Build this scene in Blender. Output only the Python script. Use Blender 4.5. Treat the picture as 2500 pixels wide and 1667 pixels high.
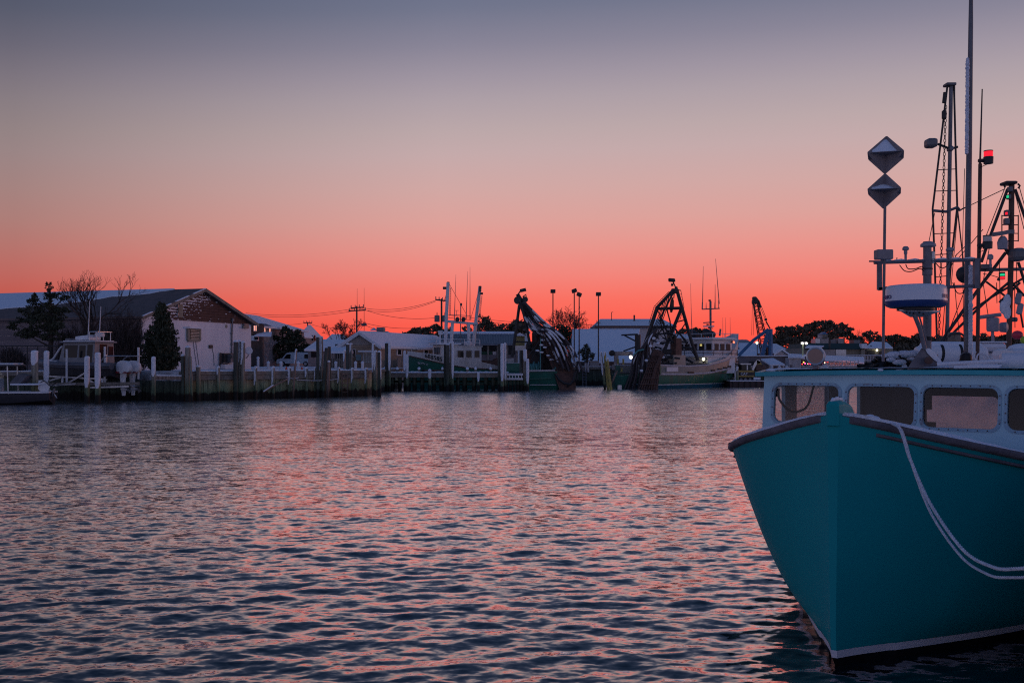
import bpy, bmesh, math, random
import numpy as np
from mathutils import Vector, Matrix, noise as mnoise

for _o in list(bpy.data.objects):
    bpy.data.objects.remove(_o)
S = bpy.context.scene
COL = S.collection
R = math.radians
F, HZ, EYE = 2431.0, 885.0, 2.4          # focal length and horizon row of the photograph, eye height in metres

# ------------------------------------------------------------------ camera
cd = bpy.data.cameras.new('camera')
cam = bpy.data.objects.new('camera', cd)
COL.objects.link(cam)
cam.location = (0, 0, EYE)
cam.rotation_euler = (R(90), 0, 0)
cd.sensor_width = 36.0
cd.lens = 36.0 * F / 2500
cd.shift_y = (HZ - 833.5) / 2500
cd.clip_start = 0.1
cd.clip_end = 6000
S.camera = cam

# ------------------------------------------------------------------ dusk sky
w = bpy.data.worlds.new('World')
S.world = w
w.use_nodes = True
nt = w.node_tree
nt.nodes.clear()
N = lambda t: nt.nodes.new(t)
L = nt.links.new
SUN_AZ = R(14)                             # glow of the set sun: right of the frame
def mth(op, a, b=None, clamp=False):
    n = N('ShaderNodeMath'); n.operation = op; n.use_clamp = clamp
    for i, q in enumerate((a, b)):
        if q is None: continue
        if isinstance(q, (int, float)): n.inputs[i].default_value = q
        else: L(q, n.inputs[i])
    return n.outputs[0]
tc = N('ShaderNodeTexCoord')
sep = N('ShaderNodeSeparateXYZ'); L(tc.outputs['Generated'], sep.inputs[0])
x_, y_, z_ = sep.outputs
hl = mth('SQRT', mth('ADD', mth('MULTIPLY', x_, x_), mth('ADD', mth('MULTIPLY', y_, y_), 1e-6)))
cz = mth('DIVIDE', mth('ADD', mth('MULTIPLY', x_, math.sin(SUN_AZ)), mth('MULTIPLY', y_, math.cos(SUN_AZ))), hl)
zz = mth('MULTIPLY', z_, mth('ADD', 1.0, mth('MULTIPLY', mth('SUBTRACT', 1.0, cz), 0.52)))
def ramp(fac, stops):
    n = N('ShaderNodeValToRGB'); L(fac, n.inputs[0])
    e = n.color_ramp.elements
    while len(e) > 1: e.remove(e[-1])
    e[0].position = stops[0][0]; e[0].color = (*stops[0][1], 1)
    for p, c in stops[1:]:
        q = e.new(p); q.color = (*c, 1)
    return n.outputs[0]
glow = ramp(zz, [(0.015, (1.000, 0.092, 0.060)), (0.038, (0.985, 0.112, 0.078)), (0.064, (0.950, 0.162, 0.122)), (0.088, (0.885, 0.230, 0.195)), (0.116, (0.805, 0.298, 0.262)), (0.143, (0.720, 0.355, 0.322)), (0.174, (0.642, 0.388, 0.368)), (0.209, (0.556, 0.402, 0.404)), (0.231, (0.500, 0.389, 0.396)), (0.260, (0.418, 0.347, 0.382)), (0.282, (0.345, 0.298, 0.356)), (0.310, (0.248, 0.232, 0.306)), (0.342, (0.166, 0.179, 0.260)), (0.381, (0.118, 0.142, 0.232)), (0.447, (0.086, 0.114, 0.206)), (0.620, (0.056, 0.102, 0.212)), (1.000, (0.035, 0.080, 0.210))])
dim = mth('MULTIPLY', mth('SUBTRACT', cz, .76), 1 / .19, True)
dimf = mth('ADD', .58, mth('MULTIPLY', dim, .42))
gl2 = N('ShaderNodeVectorMath'); gl2.operation = 'SCALE'; L(glow, gl2.inputs[0]); L(dimf, gl2.inputs['Scale'])
east = ramp(z_, [(0.0, (.66, .56, .69)), (.09, (.55, .48, .63)), (.2, (.20, .205, .34)), (.4, (.055, .105, .265)), (1.0, (.035, .08, .21))])
mixf = N('ShaderNodeMapRange'); mixf.interpolation_type = 'SMOOTHSTEP'
L(cz, mixf.inputs['Value']); mixf.inputs['From Min'].default_value = -.1; mixf.inputs['From Max'].default_value = .72
mx = N('ShaderNodeMix'); mx.data_type = 'RGBA'
L(mixf.outputs[0], mx.inputs['Factor']); L(east, mx.inputs[6]); L(gl2.outputs[0], mx.inputs[7])
bg1 = N('ShaderNodeBackground'); L(mx.outputs[2], bg1.inputs[0]); bg1.inputs[1].default_value = 1.0
sky = N('ShaderNodeTexSky'); sky.sky_type = 'NISHITA'; sky.sun_disc = False
sky.sun_elevation = R(-3.5); sky.sun_rotation = R(68)
bg2 = N('ShaderNodeBackground'); L(sky.outputs[0], bg2.inputs[0]); bg2.inputs[1].default_value = 0.05
ad = N('ShaderNodeAddShader'); L(bg1.outputs[0], ad.inputs[0]); L(bg2.outputs[0], ad.inputs[1])
wo = N('ShaderNodeOutputWorld'); L(ad.outputs[0], wo.inputs[0])

# last red light from low over the water on the right
sl = bpy.data.lights.new('sun', 'SUN')
sl.energy = 0.3; sl.angle = R(12); sl.color = (1.0, .40, .25)
so = bpy.data.objects.new('sun', sl); COL.objects.link(so)
_az, _el = R(68), R(4)
_d = Vector((math.sin(_az) * math.cos(_el), math.cos(_az) * math.cos(_el), math.sin(_el)))
so.rotation_euler = _d.to_track_quat('Z', 'Y').to_euler()

S.view_settings.view_transform = 'Standard'
S.view_settings.look = 'None'
S.view_settings.exposure = 0.0
S.view_settings.gamma = 1.0
S.view_settings.use_curve_mapping = False
S.cycles.max_bounces = 6
S.cycles.filter_width = 1.15
S.cycles.use_denoising = False
S.cycles.sample_clamp_indirect = 0.6
S.cycles.use_adaptive_sampling = False
S.cycles.transparent_max_bounces = 16

# ------------------------------------------------------------------ helpers
def P(px, py, d):
    """point seen at photograph pixel (px, py) standing d metres out"""
    return Vector(((px - 1250) / F * d, d, EYE - (py - HZ) / F * d))
def G(px, d, z):
    return Vector(((px - 1250) / F * d, d, z))
def V(*a): return Vector(a)

class MB:
    def __init__(s): s.v = []; s.f = []
    def add(s, vs, fs):
        b = len(s.v); s.v += [Vector(q) for q in vs]; s.f += [tuple(i + b for i in f) for f in fs]; return s
    def obox(s, c, ax, ay, az):
        c = Vector(c); q = []
        for k in (-1, 1):
            for i, j in ((-1, -1), (1, -1), (1, 1), (-1, 1)):
                q.append(c + ax * i + ay * j + az * k)
        return s.add(q, [(3, 2, 1, 0), (4, 5, 6, 7), (0, 1, 5, 4), (1, 2, 6, 5), (2, 3, 7, 6), (3, 0, 4, 7)])
    def box(s, c, sx, sy, sz, rz=0.0):
        ca, sa = math.cos(rz), math.sin(rz)
        return s.obox(c, V(ca, sa, 0) * sx / 2, V(-sa, ca, 0) * sy / 2, V(0, 0, sz / 2))
    def bar(s, a, b, w, h=None, up=None):
        a, b = Vector(a), Vector(b); h = h or w
        t = b - a; l = t.length
        if l < 1e-6: return s
        t /= l
        u = Vector(up) if up is not None else (V(0, 0, 1) if abs(t.z) < .95 else V(0, 1, 0))
        e = t.cross(u).normalized(); n = e.cross(t).normalized()
        return s.obox((a + b) / 2, e * w / 2, n * h / 2, t * l / 2) if False else s.obox((a + b) / 2, t * l / 2, e * w / 2, n * h / 2)
    def loft(s, rings, closed=True, cap=True):
        n = len(rings[0]); vs = [q for r in rings for q in r]; fs = []
        for i in range(len(rings) - 1):
            for j in range(n if closed else n - 1):
                k = (j + 1) % n
                fs.append((i * n + j, i * n + k, (i + 1) * n + k, (i + 1) * n + j))
        if cap and closed:
            fs.append(tuple(range(n - 1, -1, -1))); m = (len(rings) - 1) * n
            fs.append(tuple(range(m, m + n)))
        return s.add(vs, fs)
    def tube(s, pts, r, n=6, cap=True):
        pts = [Vector(p) for p in pts]; m = len(pts); rings = []; u = None
        for i in range(m):
            t = (pts[min(i + 1, m - 1)] - pts[max(i - 1, 0)])
            t = t.normalized() if t.length > 1e-9 else V(0, 0, 1)
            if u is None:
                u = t.cross(V(0, 0, 1) if abs(t.z) < .9 else V(1, 0, 0)).normalized()
            else:
                u = (u - t * u.dot(t)); u = u.normalized() if u.length > 1e-6 else t.cross(V(1, 0, 0)).normalized()
            v = t.cross(u); rr = r[i] if isinstance(r, (list, tuple)) else r
            rings.append([pts[i] + (u * math.cos(a) + v * math.sin(a)) * rr for a in (2 * math.pi * k / n for k in range(n))])
        return s.loft(rings, True, cap)
    def lathe(s, prof, c, n=16, axis=None):
        c = Vector(c); t = Vector(axis or (0, 0, 1)).normalized()
        u = t.cross(V(0, 0, 1) if abs(t.z) < .9 else V(1, 0, 0)).normalized(); v = t.cross(u)
        return s.loft([[c + t * z + (u * math.cos(2 * math.pi * k / n) + v * math.sin(2 * math.pi * k / n)) * max(r, 1e-4) for k in range(n)] for r, z in prof], True, True)
    def prism(s, poly, vec):
        poly = [Vector(p) for p in poly]; vec = Vector(vec); n = len(poly)
        fs = [tuple(range(n - 1, -1, -1)), tuple(range(n, 2 * n))] + [(i, (i + 1) % n, n + (i + 1) % n, n + i) for i in range(n)]
        return s.add(poly + [p + vec for p in poly], fs)
    def sphere(s, c, r, n=8, sc=(1, 1, 1)):
        c = Vector(c); m = max(4, n // 2 + 1)
        rings = []
        for i in range(m + 1):
            a = math.pi * i / m
            rings.append([c + V(math.sin(a) * math.cos(2 * math.pi * k / n) * sc[0], math.sin(a) * math.sin(2 * math.pi * k / n) * sc[1], -math.cos(a) * sc[2]) * r for k in range(n)])
        return s.loft(rings, True, False)
    def build(s, name, mat, parent=None, smooth=True, ang=35, bevel=0, local=False):
        me = bpy.data.meshes.new(name)
        vs = s.v
        if parent is not None and not local:
            root = parent
            while root.parent: root = root.parent
            Mi = root.matrix_basis.inverted(); vs = [Mi @ q for q in vs]
        me.from_pydata([tuple(q) for q in vs], [], s.f)
        bm = bmesh.new(); bm.from_mesh(me); bmesh.ops.recalc_face_normals(bm, faces=bm.faces); bm.to_mesh(me); bm.free()
        me.materials.append(mat)
        if smooth:
            me.polygons.foreach_set('use_smooth', [True] * len(me.polygons)); me.set_sharp_from_angle(angle=R(ang))
        o = bpy.data.objects.new(name, me); COL.objects.link(o)
        if parent is not None: o.parent = parent
        if bevel:
            b = o.modifiers.new('bevel', 'BEVEL'); b.width = bevel; b.segments = 2; b.limit_method = 'ANGLE'
        return o

def tag(o, label, cat, group=None):
    o['label'] = label; o['category'] = cat
    if group: o['group'] = group
    return o
def thing(name, label, cat, loc=(0, 0, 0), rz=0.0, group=None):
    o = bpy.data.objects.new(name, None); COL.objects.link(o)
    o.location = loc; o.rotation_euler = (0, 0, rz); o.empty_display_size = .2
    o.matrix_basis = Matrix.Translation(Vector(loc)) @ Matrix.Rotation(rz, 4, 'Z')
    return tag(o, label, cat, group)
def struct(o, kind='structure'):
    o['kind'] = kind; return o

# a flat panel with holes cut out, as a solid sheet: outline and holes are 2-D loops mapped by fn(u, v) -> point
def panel(outline, holes, fn, thick):
    bm = bmesh.new(); es = []
    for lp in [outline] + holes:
        vs = [bm.verts.new((a, b, 0)) for a, b in lp]
        es += [bm.edges.new((vs[i], vs[(i + 1) % len(vs)])) for i in range(len(vs))]
    bmesh.ops.triangle_fill(bm, use_beauty=True, use_dissolve=False, edges=es)
    g = bmesh.ops.extrude_face_region(bm, geom=list(bm.faces))
    for q in g['geom']:
        if isinstance(q, bmesh.types.BMVert): q.co.z += 1
    m = MB(); bm.verts.index_update()
    m.add([fn(q.co.x, q.co.y) + thick * q.co.z for q in bm.verts], [tuple(v.index for v in f.verts) for f in bm.faces])
    bm.free(); return m
def rrect(x0, y0, x1, y1, r, n=5):
    o = []
    for cx, cy, a0 in ((x1 - r, y1 - r, 0), (x0 + r, y1 - r, 90), (x0 + r, y0 + r, 180), (x1 - r, y0 + r, 270)):
        for i in range(n):
            a = R(a0 + 90 * i / (n - 1)); o.append((cx + r * math.cos(a), cy + r * math.sin(a)))
    return o
def sag(a, b, drop, n=10):
    a, b = Vector(a), Vector(b)
    return [a.lerp(b, i / n) - V(0, 0, drop * 4 * (i / n) * (1 - i / n)) for i in range(n + 1)]
def smooth_path(pts, k=6):
    pts = [Vector(p) for p in pts]; out = []
    q = [pts[0] * 2 - pts[1]] + pts + [pts[-1] * 2 - pts[-2]]
    for i in range(1, len(q) - 2):
        for j in range(k):
            t = j / k; a, b, c, d = q[i - 1], q[i], q[i + 1], q[i + 2]
            out.append(((b * 2) + (c - a) * t + (a * 2 - b * 5 + c * 4 - d) * t * t + (b * 3 - a - c * 3 + d) * t ** 3) * .5)
    out.append(pts[-1]); return out
def lettering(name, text, size, mat, parent, o, ux, uy, depth=.01):
    """raised flat print: baseline centre o, ux along the words, uy up"""
    cu = bpy.data.curves.new(name, 'FONT'); cu.body = text; cu.size = size; cu.align_x = 'CENTER'; cu.extrude = depth; cu.resolution_u = 3; cu.offset = size * .012
    tmp = bpy.data.objects.new(name + '_t', cu); COL.objects.link(tmp)
    dg = bpy.context.evaluated_depsgraph_get()
    me = bpy.data.meshes.new_from_object(tmp.evaluated_get(dg)); bpy.data.objects.remove(tmp)
    ux, uy = Vector(ux).normalized(), Vector(uy).normalized(); uz = ux.cross(uy)
    root = parent
    while root.parent: root = root.parent
    Mi = root.matrix_basis.inverted()
    for q in me.vertices: q.co = Mi @ (Vector(o) + ux * q.co.x + uy * q.co.y + uz * q.co.z)
    me.materials.clear(); me.materials.append(mat)
    ob = bpy.data.objects.new(name, me); COL.objects.link(ob); ob.parent = parent; return ob

# ------------------------------------------------------------------ materials
def M(name, c1, c2=None, scale=4, rough=.65, metal=0.0, bump=0.0, bscale=None, spec=.4, stretch=(1, 1, 1), lo=.35, hi=.65, coat=0.0, detail=5):
    m = bpy.data.materials.new(name); m.use_nodes = True
    t = m.node_tree; b = t.nodes['Principled BSDF']
    b.inputs['Roughness'].default_value = rough; b.inputs['Metallic'].default_value = metal
    b.inputs['Specular IOR Level'].default_value = spec; b.inputs['Coat Weight'].default_value = coat
    b.inputs['Coat Roughness'].default_value = .12
    b.inputs['Base Color'].default_value = (*c1, 1)
    g = t.nodes.new('ShaderNodeNewGeometry')
    mp = t.nodes.new('ShaderNodeMapping'); mp.inputs['Scale'].default_value = stretch; t.links.new(g.outputs['Position'], mp.inputs[0])
    if c2 is not None:
        n = t.nodes.new('ShaderNodeTexNoise'); n.inputs['Scale'].default_value = scale; n.inputs['Detail'].default_value = detail; n.inputs['Roughness'].default_value = .62
        t.links.new(mp.outputs[0], n.inputs[0])
        r = t.nodes.new('ShaderNodeMapRange'); r.inputs['From Min'].default_value = lo; r.inputs['From Max'].default_value = hi
        t.links.new(n.outputs['Fac'], r.inputs['Value'])
        x = t.nodes.new('ShaderNodeMix'); x.data_type = 'RGBA'; x.inputs[6].default_value = (*c1, 1); x.inputs[7].default_value = (*c2, 1)
        t.links.new(r.outputs[0], x.inputs['Factor']); t.links.new(x.outputs[2], b.inputs['Base Color'])
        rr = t.nodes.new('ShaderNodeMapRange'); rr.inputs['To Min'].default_value = max(.03, rough - .1); rr.inputs['To Max'].default_value = min(1, rough + .1)
        t.links.new(n.outputs['Fac'], rr.inputs['Value']); t.links.new(rr.outputs[0], b.inputs['Roughness'])
    if bump:
        n2 = t.nodes.new('ShaderNodeTexNoise'); n2.inputs['Scale'].default_value = bscale or scale * 3; n2.inputs['Detail'].default_value = 4
        t.links.new(mp.outputs[0], n2.inputs[0])
        bp = t.nodes.new('ShaderNodeBump'); bp.inputs['Strength'].default_value = bump; bp.inputs['Distance'].default_value = .05
        t.links.new(n2.outputs['Fac'], bp.inputs['Height']); t.links.new(bp.outputs[0], b.inputs['Normal'])
    return m
def EM(name, c, s):
    m = bpy.data.materials.new(name); m.use_nodes = True; t = m.node_tree
    b = t.nodes['Principled BSDF']; b.inputs['Base Color'].default_value = (*c, 1)
    b.inputs['Emission Color'].default_value = (*c, 1); b.inputs['Emission Strength'].default_value = s
    return m
def GL(name, tint=(.75, .8, .8), rough=0.02, base=.0):
    m = bpy.data.materials.new(name); m.use_nodes = True; t = m.node_tree; t.nodes.remove(t.nodes['Principled BSDF'])
    tr = t.nodes.new('ShaderNodeBsdfTransparent'); tr.inputs[0].default_value = (*tint, 1)
    gl = t.nodes.new('ShaderNodeBsdfGlossy'); gl.inputs['Roughness'].default_value = rough
    fr = t.nodes.new('ShaderNodeFresnel'); fr.inputs[0].default_value = 1.5
    ad_ = t.nodes.new('ShaderNodeMath'); ad_.operation = 'ADD'; ad_.use_clamp = True; ad_.inputs[1].default_value = base; t.links.new(fr.outputs[0], ad_.inputs[0])
    gg = t.nodes.new('ShaderNodeNewGeometry'); iv = t.nodes.new('ShaderNodeMath'); iv.operation = 'SUBTRACT'; iv.inputs[0].default_value = 1; t.links.new(gg.outputs['Backfacing'], iv.inputs[1]); ml_ = t.nodes.new('ShaderNodeMath'); ml_.operation = 'MULTIPLY'; t.links.new(ad_.outputs[0], ml_.inputs[0]); t.links.new(iv.outputs[0], ml_.inputs[1])
    mi = t.nodes.new('ShaderNodeMixShader'); t.links.new(ml_.outputs[0], mi.inputs[0]); t.links.new(tr.outputs[0], mi.inputs[1]); t.links.new(gl.outputs[0], mi.inputs[2])
    t.links.new(mi.outputs[0], t.nodes['Material Output'].inputs[0]); return m
def banded(name, bands, scale=3, rough=.85, grain=18):
    """timber stained by the tide: bands = [(height, colour)], broken up with noise"""
    m = M(name, (0.1, .1, .1), None, rough=rough, bump=.5, bscale=grain, stretch=(1, 1, .12)); t = m.node_tree; b = t.nodes['Principled BSDF']
    g = t.nodes.new('ShaderNodeNewGeometry'); sp = t.nodes.new('ShaderNodeSeparateXYZ'); t.links.new(g.outputs['Position'], sp.inputs[0])
    n = t.nodes.new('ShaderNodeTexNoise'); n.inputs['Scale'].default_value = scale; n.inputs['Detail'].default_value = 6; mp = t.nodes.new('ShaderNodeMapping')
    mp.inputs['Scale'].default_value = (1, 1, .35); t.links.new(g.outputs['Position'], mp.inputs[0]); t.links.new(mp.outputs[0], n.inputs[0])
    a = t.nodes.new('ShaderNodeMath'); a.operation = 'MULTIPLY_ADD'; t.links.new(n.outputs['Fac'], a.inputs[0]); a.inputs[1].default_value = .7; t.links.new(sp.outputs[2], a.inputs[2])
    r = t.nodes.new('ShaderNodeMapRange'); r.inputs['From Min'].default_value = .35; r.inputs['From Max'].default_value = 4.35; t.links.new(a.outputs[0], r.inputs[0])
    cr = t.nodes.new('ShaderNodeValToRGB'); e = cr.color_ramp.elements; e[0].position = 0; e[0].color = (*bands[0][1], 1); e[1].position = min(1, bands[-1][0] / 4); e[1].color = (*bands[-1][1], 1)
    for h, c in bands[1:-1]:
        q = e.new(h / 4); q.color = (*c, 1)
    t.links.new(r.outputs[0], cr.inputs[0])
    n3 = t.nodes.new('ShaderNodeTexNoise'); n3.inputs['Scale'].default_value = 9; m3 = t.nodes.new('ShaderNodeMapping'); m3.inputs['Scale'].default_value = (1, 1, .08)
    t.links.new(g.outputs['Position'], m3.inputs[0]); t.links.new(m3.outputs[0], n3.inputs[0])
    r3 = t.nodes.new('ShaderNodeMapRange'); r3.inputs['From Min'].default_value = .3; r3.inputs['From Max'].default_value = .7; r3.inputs['To Min'].default_value = .55; r3.inputs['To Max'].default_value = 1.35; t.links.new(n3.outputs['Fac'], r3.inputs[0])
    vm = t.nodes.new('ShaderNodeVectorMath'); vm.operation = 'SCALE'; t.links.new(cr.outputs[0], vm.inputs[0]); t.links.new(r3.outputs[0], vm.inputs['Scale'])
    t.links.new(vm.outputs[0], b.inputs['Base Color']); return m

m_snow = M('snow', (.82, .84, .88), (.72, .75, .82), 6, .7, bump=.35, bscale=14)
m_pile = banded('pile_wood', [(0, (.014, .014, .012)), (.42, (.022, .020, .015)), (.55, (.11, .16, .09)), (1.0, (.17, .20, .12)), (1.5, (.25, .23, .18)), (4, (.28, .25, .22))])
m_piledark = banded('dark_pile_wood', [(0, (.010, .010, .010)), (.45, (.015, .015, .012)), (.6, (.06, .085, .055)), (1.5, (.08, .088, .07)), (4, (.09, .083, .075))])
m_pilered = banded('bare_pile_wood', [(0, (.03, .025, .02)), (.4, (.10, .08, .06)), (.9, (.27, .19, .15)), (4, (.34, .25, .21))])
m_sheet = banded('bulkhead_wood', [(0, (.012, .010, .009)), (.45, (.022, .017, .013)), (.56, (.17, .23, .13)), (.95, (.30, .34, .20)), (1.25, (.31, .28, .20)), (4, (.33, .28, .22))])
m_timber = M('weathered_timber', (.28, .24, .20), (.17, .145, .12), 3, .85, bump=.4, bscale=20, stretch=(1, 1, 1))
m_dark = M('dark_metal', (.025, .025, .028), (.05, .045, .045), 5, .55)
m_rust = M('rusty_steel', (.16, .085, .065), (.08, .05, .042), 4, .8, bump=.3)
m_steel = M('grey_steel', (.20, .20, .22), (.13, .13, .14), 3, .5, .3)
m_alu = M('aluminium', (.55, .56, .58), (.42, .43, .45), 5, .38, .6)
m_white = M('white_paint', (.72, .72, .74), (.60, .60, .62), 2, .5)
m_dirtywhite = M('stained_white_paint', (.66, .64, .62), (.42, .36, .31), 1.6, .55, stretch=(1, 1, .4), lo=.45, hi=.8)
m_black = M('black_rubber', (.015, .015, .016), None, rough=.6)
m_glass = GL('window_glass')
m_darkglass = M('dark_glass', (.012, .013, .016), None, rough=.08, spec=.22)
m_bark = M('bark', (.075, .058, .05), (.04, .03, .027), 8, .9)
m_palebark = M('snowy_bark', (.50, .47, .48), (.22, .18, .17), 3, .9)
m_leaf = M('evergreen_foliage', (.060, .068, .038), (.030, .036, .022), 1.2, .8)
m_leaf2 = M('olive_foliage', (.15, .12, .08), (.075, .065, .045), 1.0, .8)
m_twig = M('brown_twigs', (.075, .052, .045), (.045, .032, .03), 2, .9)
m_green = M('green_hull_paint', (.012, .15, .105), (.02, .10, .075), 1.5, .42)
m_rope = M('rope', (.76, .76, .80), (.52, .52, .57), 40, .85)
m_yellow = M('yellow_paint', (.42, .34, .07), (.28, .24, .09), 4, .5)

# ------------------------------------------------------------------ water
def make_water():
    rng = np.random.default_rng(7)
    d = [EYE * F / (1790 - HZ)]
    while d[-1] < 112: d.append(d[-1] + min(.27, d[-1] ** 2 / (EYE * F) * 1.9))
    d = np.array(d + [116.0, 124.0, 132.0])
    u = np.arange(-.80, .8001, .0017)
    D, U = np.meshgrid(d, u, indexing='ij')
    X = U * D; Y = D.copy()
    dd = np.abs(np.gradient(d))[:, None] * np.ones_like(U)
    Z = np.zeros_like(X)
    for k in range(130):
        lam = .075 * (1.08 / .075) ** (rng.random() ** 1.1)
        th = rng.normal(0, .62) - .15
        kx, ky = 2 * math.pi / lam * math.sin(th), 2 * math.pi / lam * math.cos(th)
        ph = rng.random() * 6.28
        slope = .0110 * (1.25 if .22 < lam < .62 else .85) * (.75 if lam > .8 else 1)
        a = slope * lam / (2 * math.pi)
        att = np.clip((lam - 2.2 * dd) / (2.0 * dd + 1e-6), 0, 1)
        # slow gusts keep it from repeating
        g = .65 + .7 * (np.sin(X * .11 * (1 + k % 5 * .3) + ph * 3) * np.sin(Y * .09 * (1 + k % 3 * .5) + ph * 5) * .5 + .5)
        arg = kx * X + ky * Y + ph + .5 * np.sin(X * .7 + k) * np.cos(Y * .45 - k)
        c = np.cos(arg)
        Z += a * att * g * (c + .25 * np.cos(2 * arg))
    nr, nc = X.shape
    co = np.stack([X, Y, Z], -1).reshape(-1, 3)
    i = np.arange((nr - 1) * (nc - 1)); r = i // (nc - 1); c = i % (nc - 1); a = r * nc + c
    fs = np.stack([a, a + 1, a + nc + 1, a + nc], -1)
    # wide calm skirt: to the sides and behind the viewer
    s = [(-600, -300, 0), (600, -300, 0), (600, 140, 0), (-600, 140, 0)]
    x0, x1 = U[0, 0] * d[0], U[0, -1] * d[0]; y0, yN = d[0], d[-1]; X0, X1 = U[0, 0] * yN, U[0, -1] * yN
    base = len(co)
    ex = np.array(s + [(x0, y0, 0), (x1, y0, 0), (X1, yN, 0), (X0, yN, 0)]); ex[:, 2] = -.004
    co = np.vstack([co, ex])
    e2 = np.array([(0, 1, 5, 4), (1, 2, 6, 5), (2, 3, 7, 6), (3, 0, 4, 7)]) + base
    fs = np.vstack([fs, e2])
    me = bpy.data.meshes.new('water'); me.vertices.add(len(co)); me.vertices.foreach_set('co', co.astype(np.float32).ravel())
    nf = len(fs); me.loops.add(nf * 4); me.loops.foreach_set('vertex_index', fs.astype(np.int32).ravel())
    me.polygons.add(nf); me.polygons.foreach_set('loop_start', np.arange(0, nf * 4, 4, dtype=np.int32))
    me.update(calc_edges=True); me.validate()
    me.polygons.foreach_set('use_smooth', [True] * len(me.polygons))
    o = bpy.data.objects.new('water', me); COL.objects.link(o); struct(o)
    m = bpy.data.materials.new('water'); m.use_nodes = True; t = m.node_tree; b = t.nodes['Principled BSDF']
    t.nodes.remove(b); lk = t.links.new
    dfw = t.nodes.new('ShaderNodeBsdfDiffuse'); dfw.inputs[0].default_value = (.008, .013, .018, 1); glw = t.nodes.new('ShaderNodeBsdfGlossy'); glw.inputs[0].default_value = (.93, .95, .98, 1)
    frw = t.nodes.new('ShaderNodeFresnel'); frw.inputs[0].default_value = 1.36; bo = t.nodes.new('ShaderNodeMath'); bo.operation = 'MULTIPLY'; bo.use_clamp = True; bo.inputs[1].default_value = 2.3; fs_ = t.nodes.new('ShaderNodeMath'); fs_.operation = 'SUBTRACT'; fs_.inputs[1].default_value = .018; lk(frw.outputs[0], fs_.inputs[0]); lk(fs_.outputs[0], bo.inputs[0])
    mw = t.nodes.new('ShaderNodeMixShader'); lk(bo.outputs[0], mw.inputs[0]); lk(dfw.outputs[0], mw.inputs[1]); lk(glw.outputs[0], mw.inputs[2]); lk(mw.outputs[0], t.nodes['Material Output'].inputs[0])
    g = t.nodes.new('ShaderNodeNewGeometry'); lk = t.links.new
    acc = None
    sp = t.nodes.new('ShaderNodeSeparateXYZ'); lk(g.outputs['Position'], sp.inputs[0])
    far = t.nodes.new('ShaderNodeMapRange'); far.inputs['From Min'].default_value = 8; far.inputs['From Max'].default_value = 45; lk(sp.outputs[1], far.inputs[0])
    for sc_, st, k0, k1 in ((11.0, (.5, 1, 1), .52, 1.0), (2.6, (.45, 1, 1), .2, .9), (.10, (.6, 1, 1), .08, .16)):
        mp = t.nodes.new('ShaderNodeMapping'); mp.inputs['Scale'].default_value = st; mp.inputs['Rotation'].default_value = (0, 0, .12); lk(g.outputs['Position'], mp.inputs[0])
        n = t.nodes.new('ShaderNodeTexNoise'); n.inputs['Scale'].default_value = sc_; n.inputs['Detail'].default_value = 3; n.inputs['Roughness'].default_value = .6; lk(mp.outputs[0], n.inputs[0])
        sb = t.nodes.new('ShaderNodeVectorMath'); sb.operation = 'SUBTRACT'; lk(n.outputs['Color'], sb.inputs[0]); sb.inputs[1].default_value = (.5, .5, .5)
        ml = t.nodes.new('ShaderNodeVectorMath'); ml.operation = 'MULTIPLY'; lk(sb.outputs[0], ml.inputs[0]); ml.inputs[1].default_value = (.6, 1.0, 0)
        k = t.nodes.new('ShaderNodeMapRange'); k.inputs['To Min'].default_value = k0; k.inputs['To Max'].default_value = k1; lk(far.outputs[0], k.inputs[0])
        s2 = t.nodes.new('ShaderNodeVectorMath'); s2.operation = 'SCALE'; lk(ml.outputs[0], s2.inputs[0]); lk(k.outputs[0], s2.inputs['Scale'])
        if acc is None: acc = s2.outputs[0]
        else:
            q = t.nodes.new('ShaderNodeVectorMath'); lk(acc, q.inputs[0]); lk(s2.outputs[0], q.inputs[1]); acc = q.outputs[0]
    rg = t.nodes.new('ShaderNodeMapRange'); rg.inputs['From Min'].default_value = 9; rg.inputs['From Max'].default_value = 60; rg.inputs['To Min'].default_value = .09; rg.inputs['To Max'].default_value = .19; lk(sp.outputs[1], rg.inputs[0]); lk(rg.outputs[0], glw.inputs['Roughness'])
    q = t.nodes.new('ShaderNodeVectorMath'); lk(acc, q.inputs[0]); lk(g.outputs['Normal'], q.inputs[1])
    nn = t.nodes.new('ShaderNodeVectorMath'); nn.operation = 'NORMALIZE'; lk(q.outputs[0], nn.inputs[0]); [lk(nn.outputs[0], q_.inputs['Normal']) for q_ in (dfw, glw, frw)]
    me.materials.append(m)
make_water()

# ------------------------------------------------------------------ land: snowy yard behind the bulkheads
GZ = 1.82
QA, QB = V(-20.7, 62.5, 0), V(-10.6, 72, 0)
QT = (QB - QA).normalized(); QN = V(QT.y, -QT.x, 0)         # along the quay, and out over the water
def quay_at(px, off=0.0):
    r = (px - 1250) / F; a = QA + QN * off; s = (a.y * r - a.x) / (QT.x - QT.y * r)
    return a + QT * s
edge = [(-160, 64.6), (-24.6, 64.6), (-20.7, 62.5), (-10.6, 72), (-10.9, 106), (24, 106), (30, 113), (400, 113)]
g = MB()
top = [V(x, y, GZ) for x, y in edge] + [V(3000, 400, GZ), (3000, 3200, GZ), (-3000, 3200, GZ), (-3000, 64.6, GZ)]
g.prism(top, (0, 0, -3.4))
m_ground = M('snowy_ground', (.70, .72, .76), (.16, .14, .13), .35, .85, bump=.3, bscale=3, lo=.50, hi=.64)
struct(g.build('ground', m_ground, smooth=False))
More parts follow.
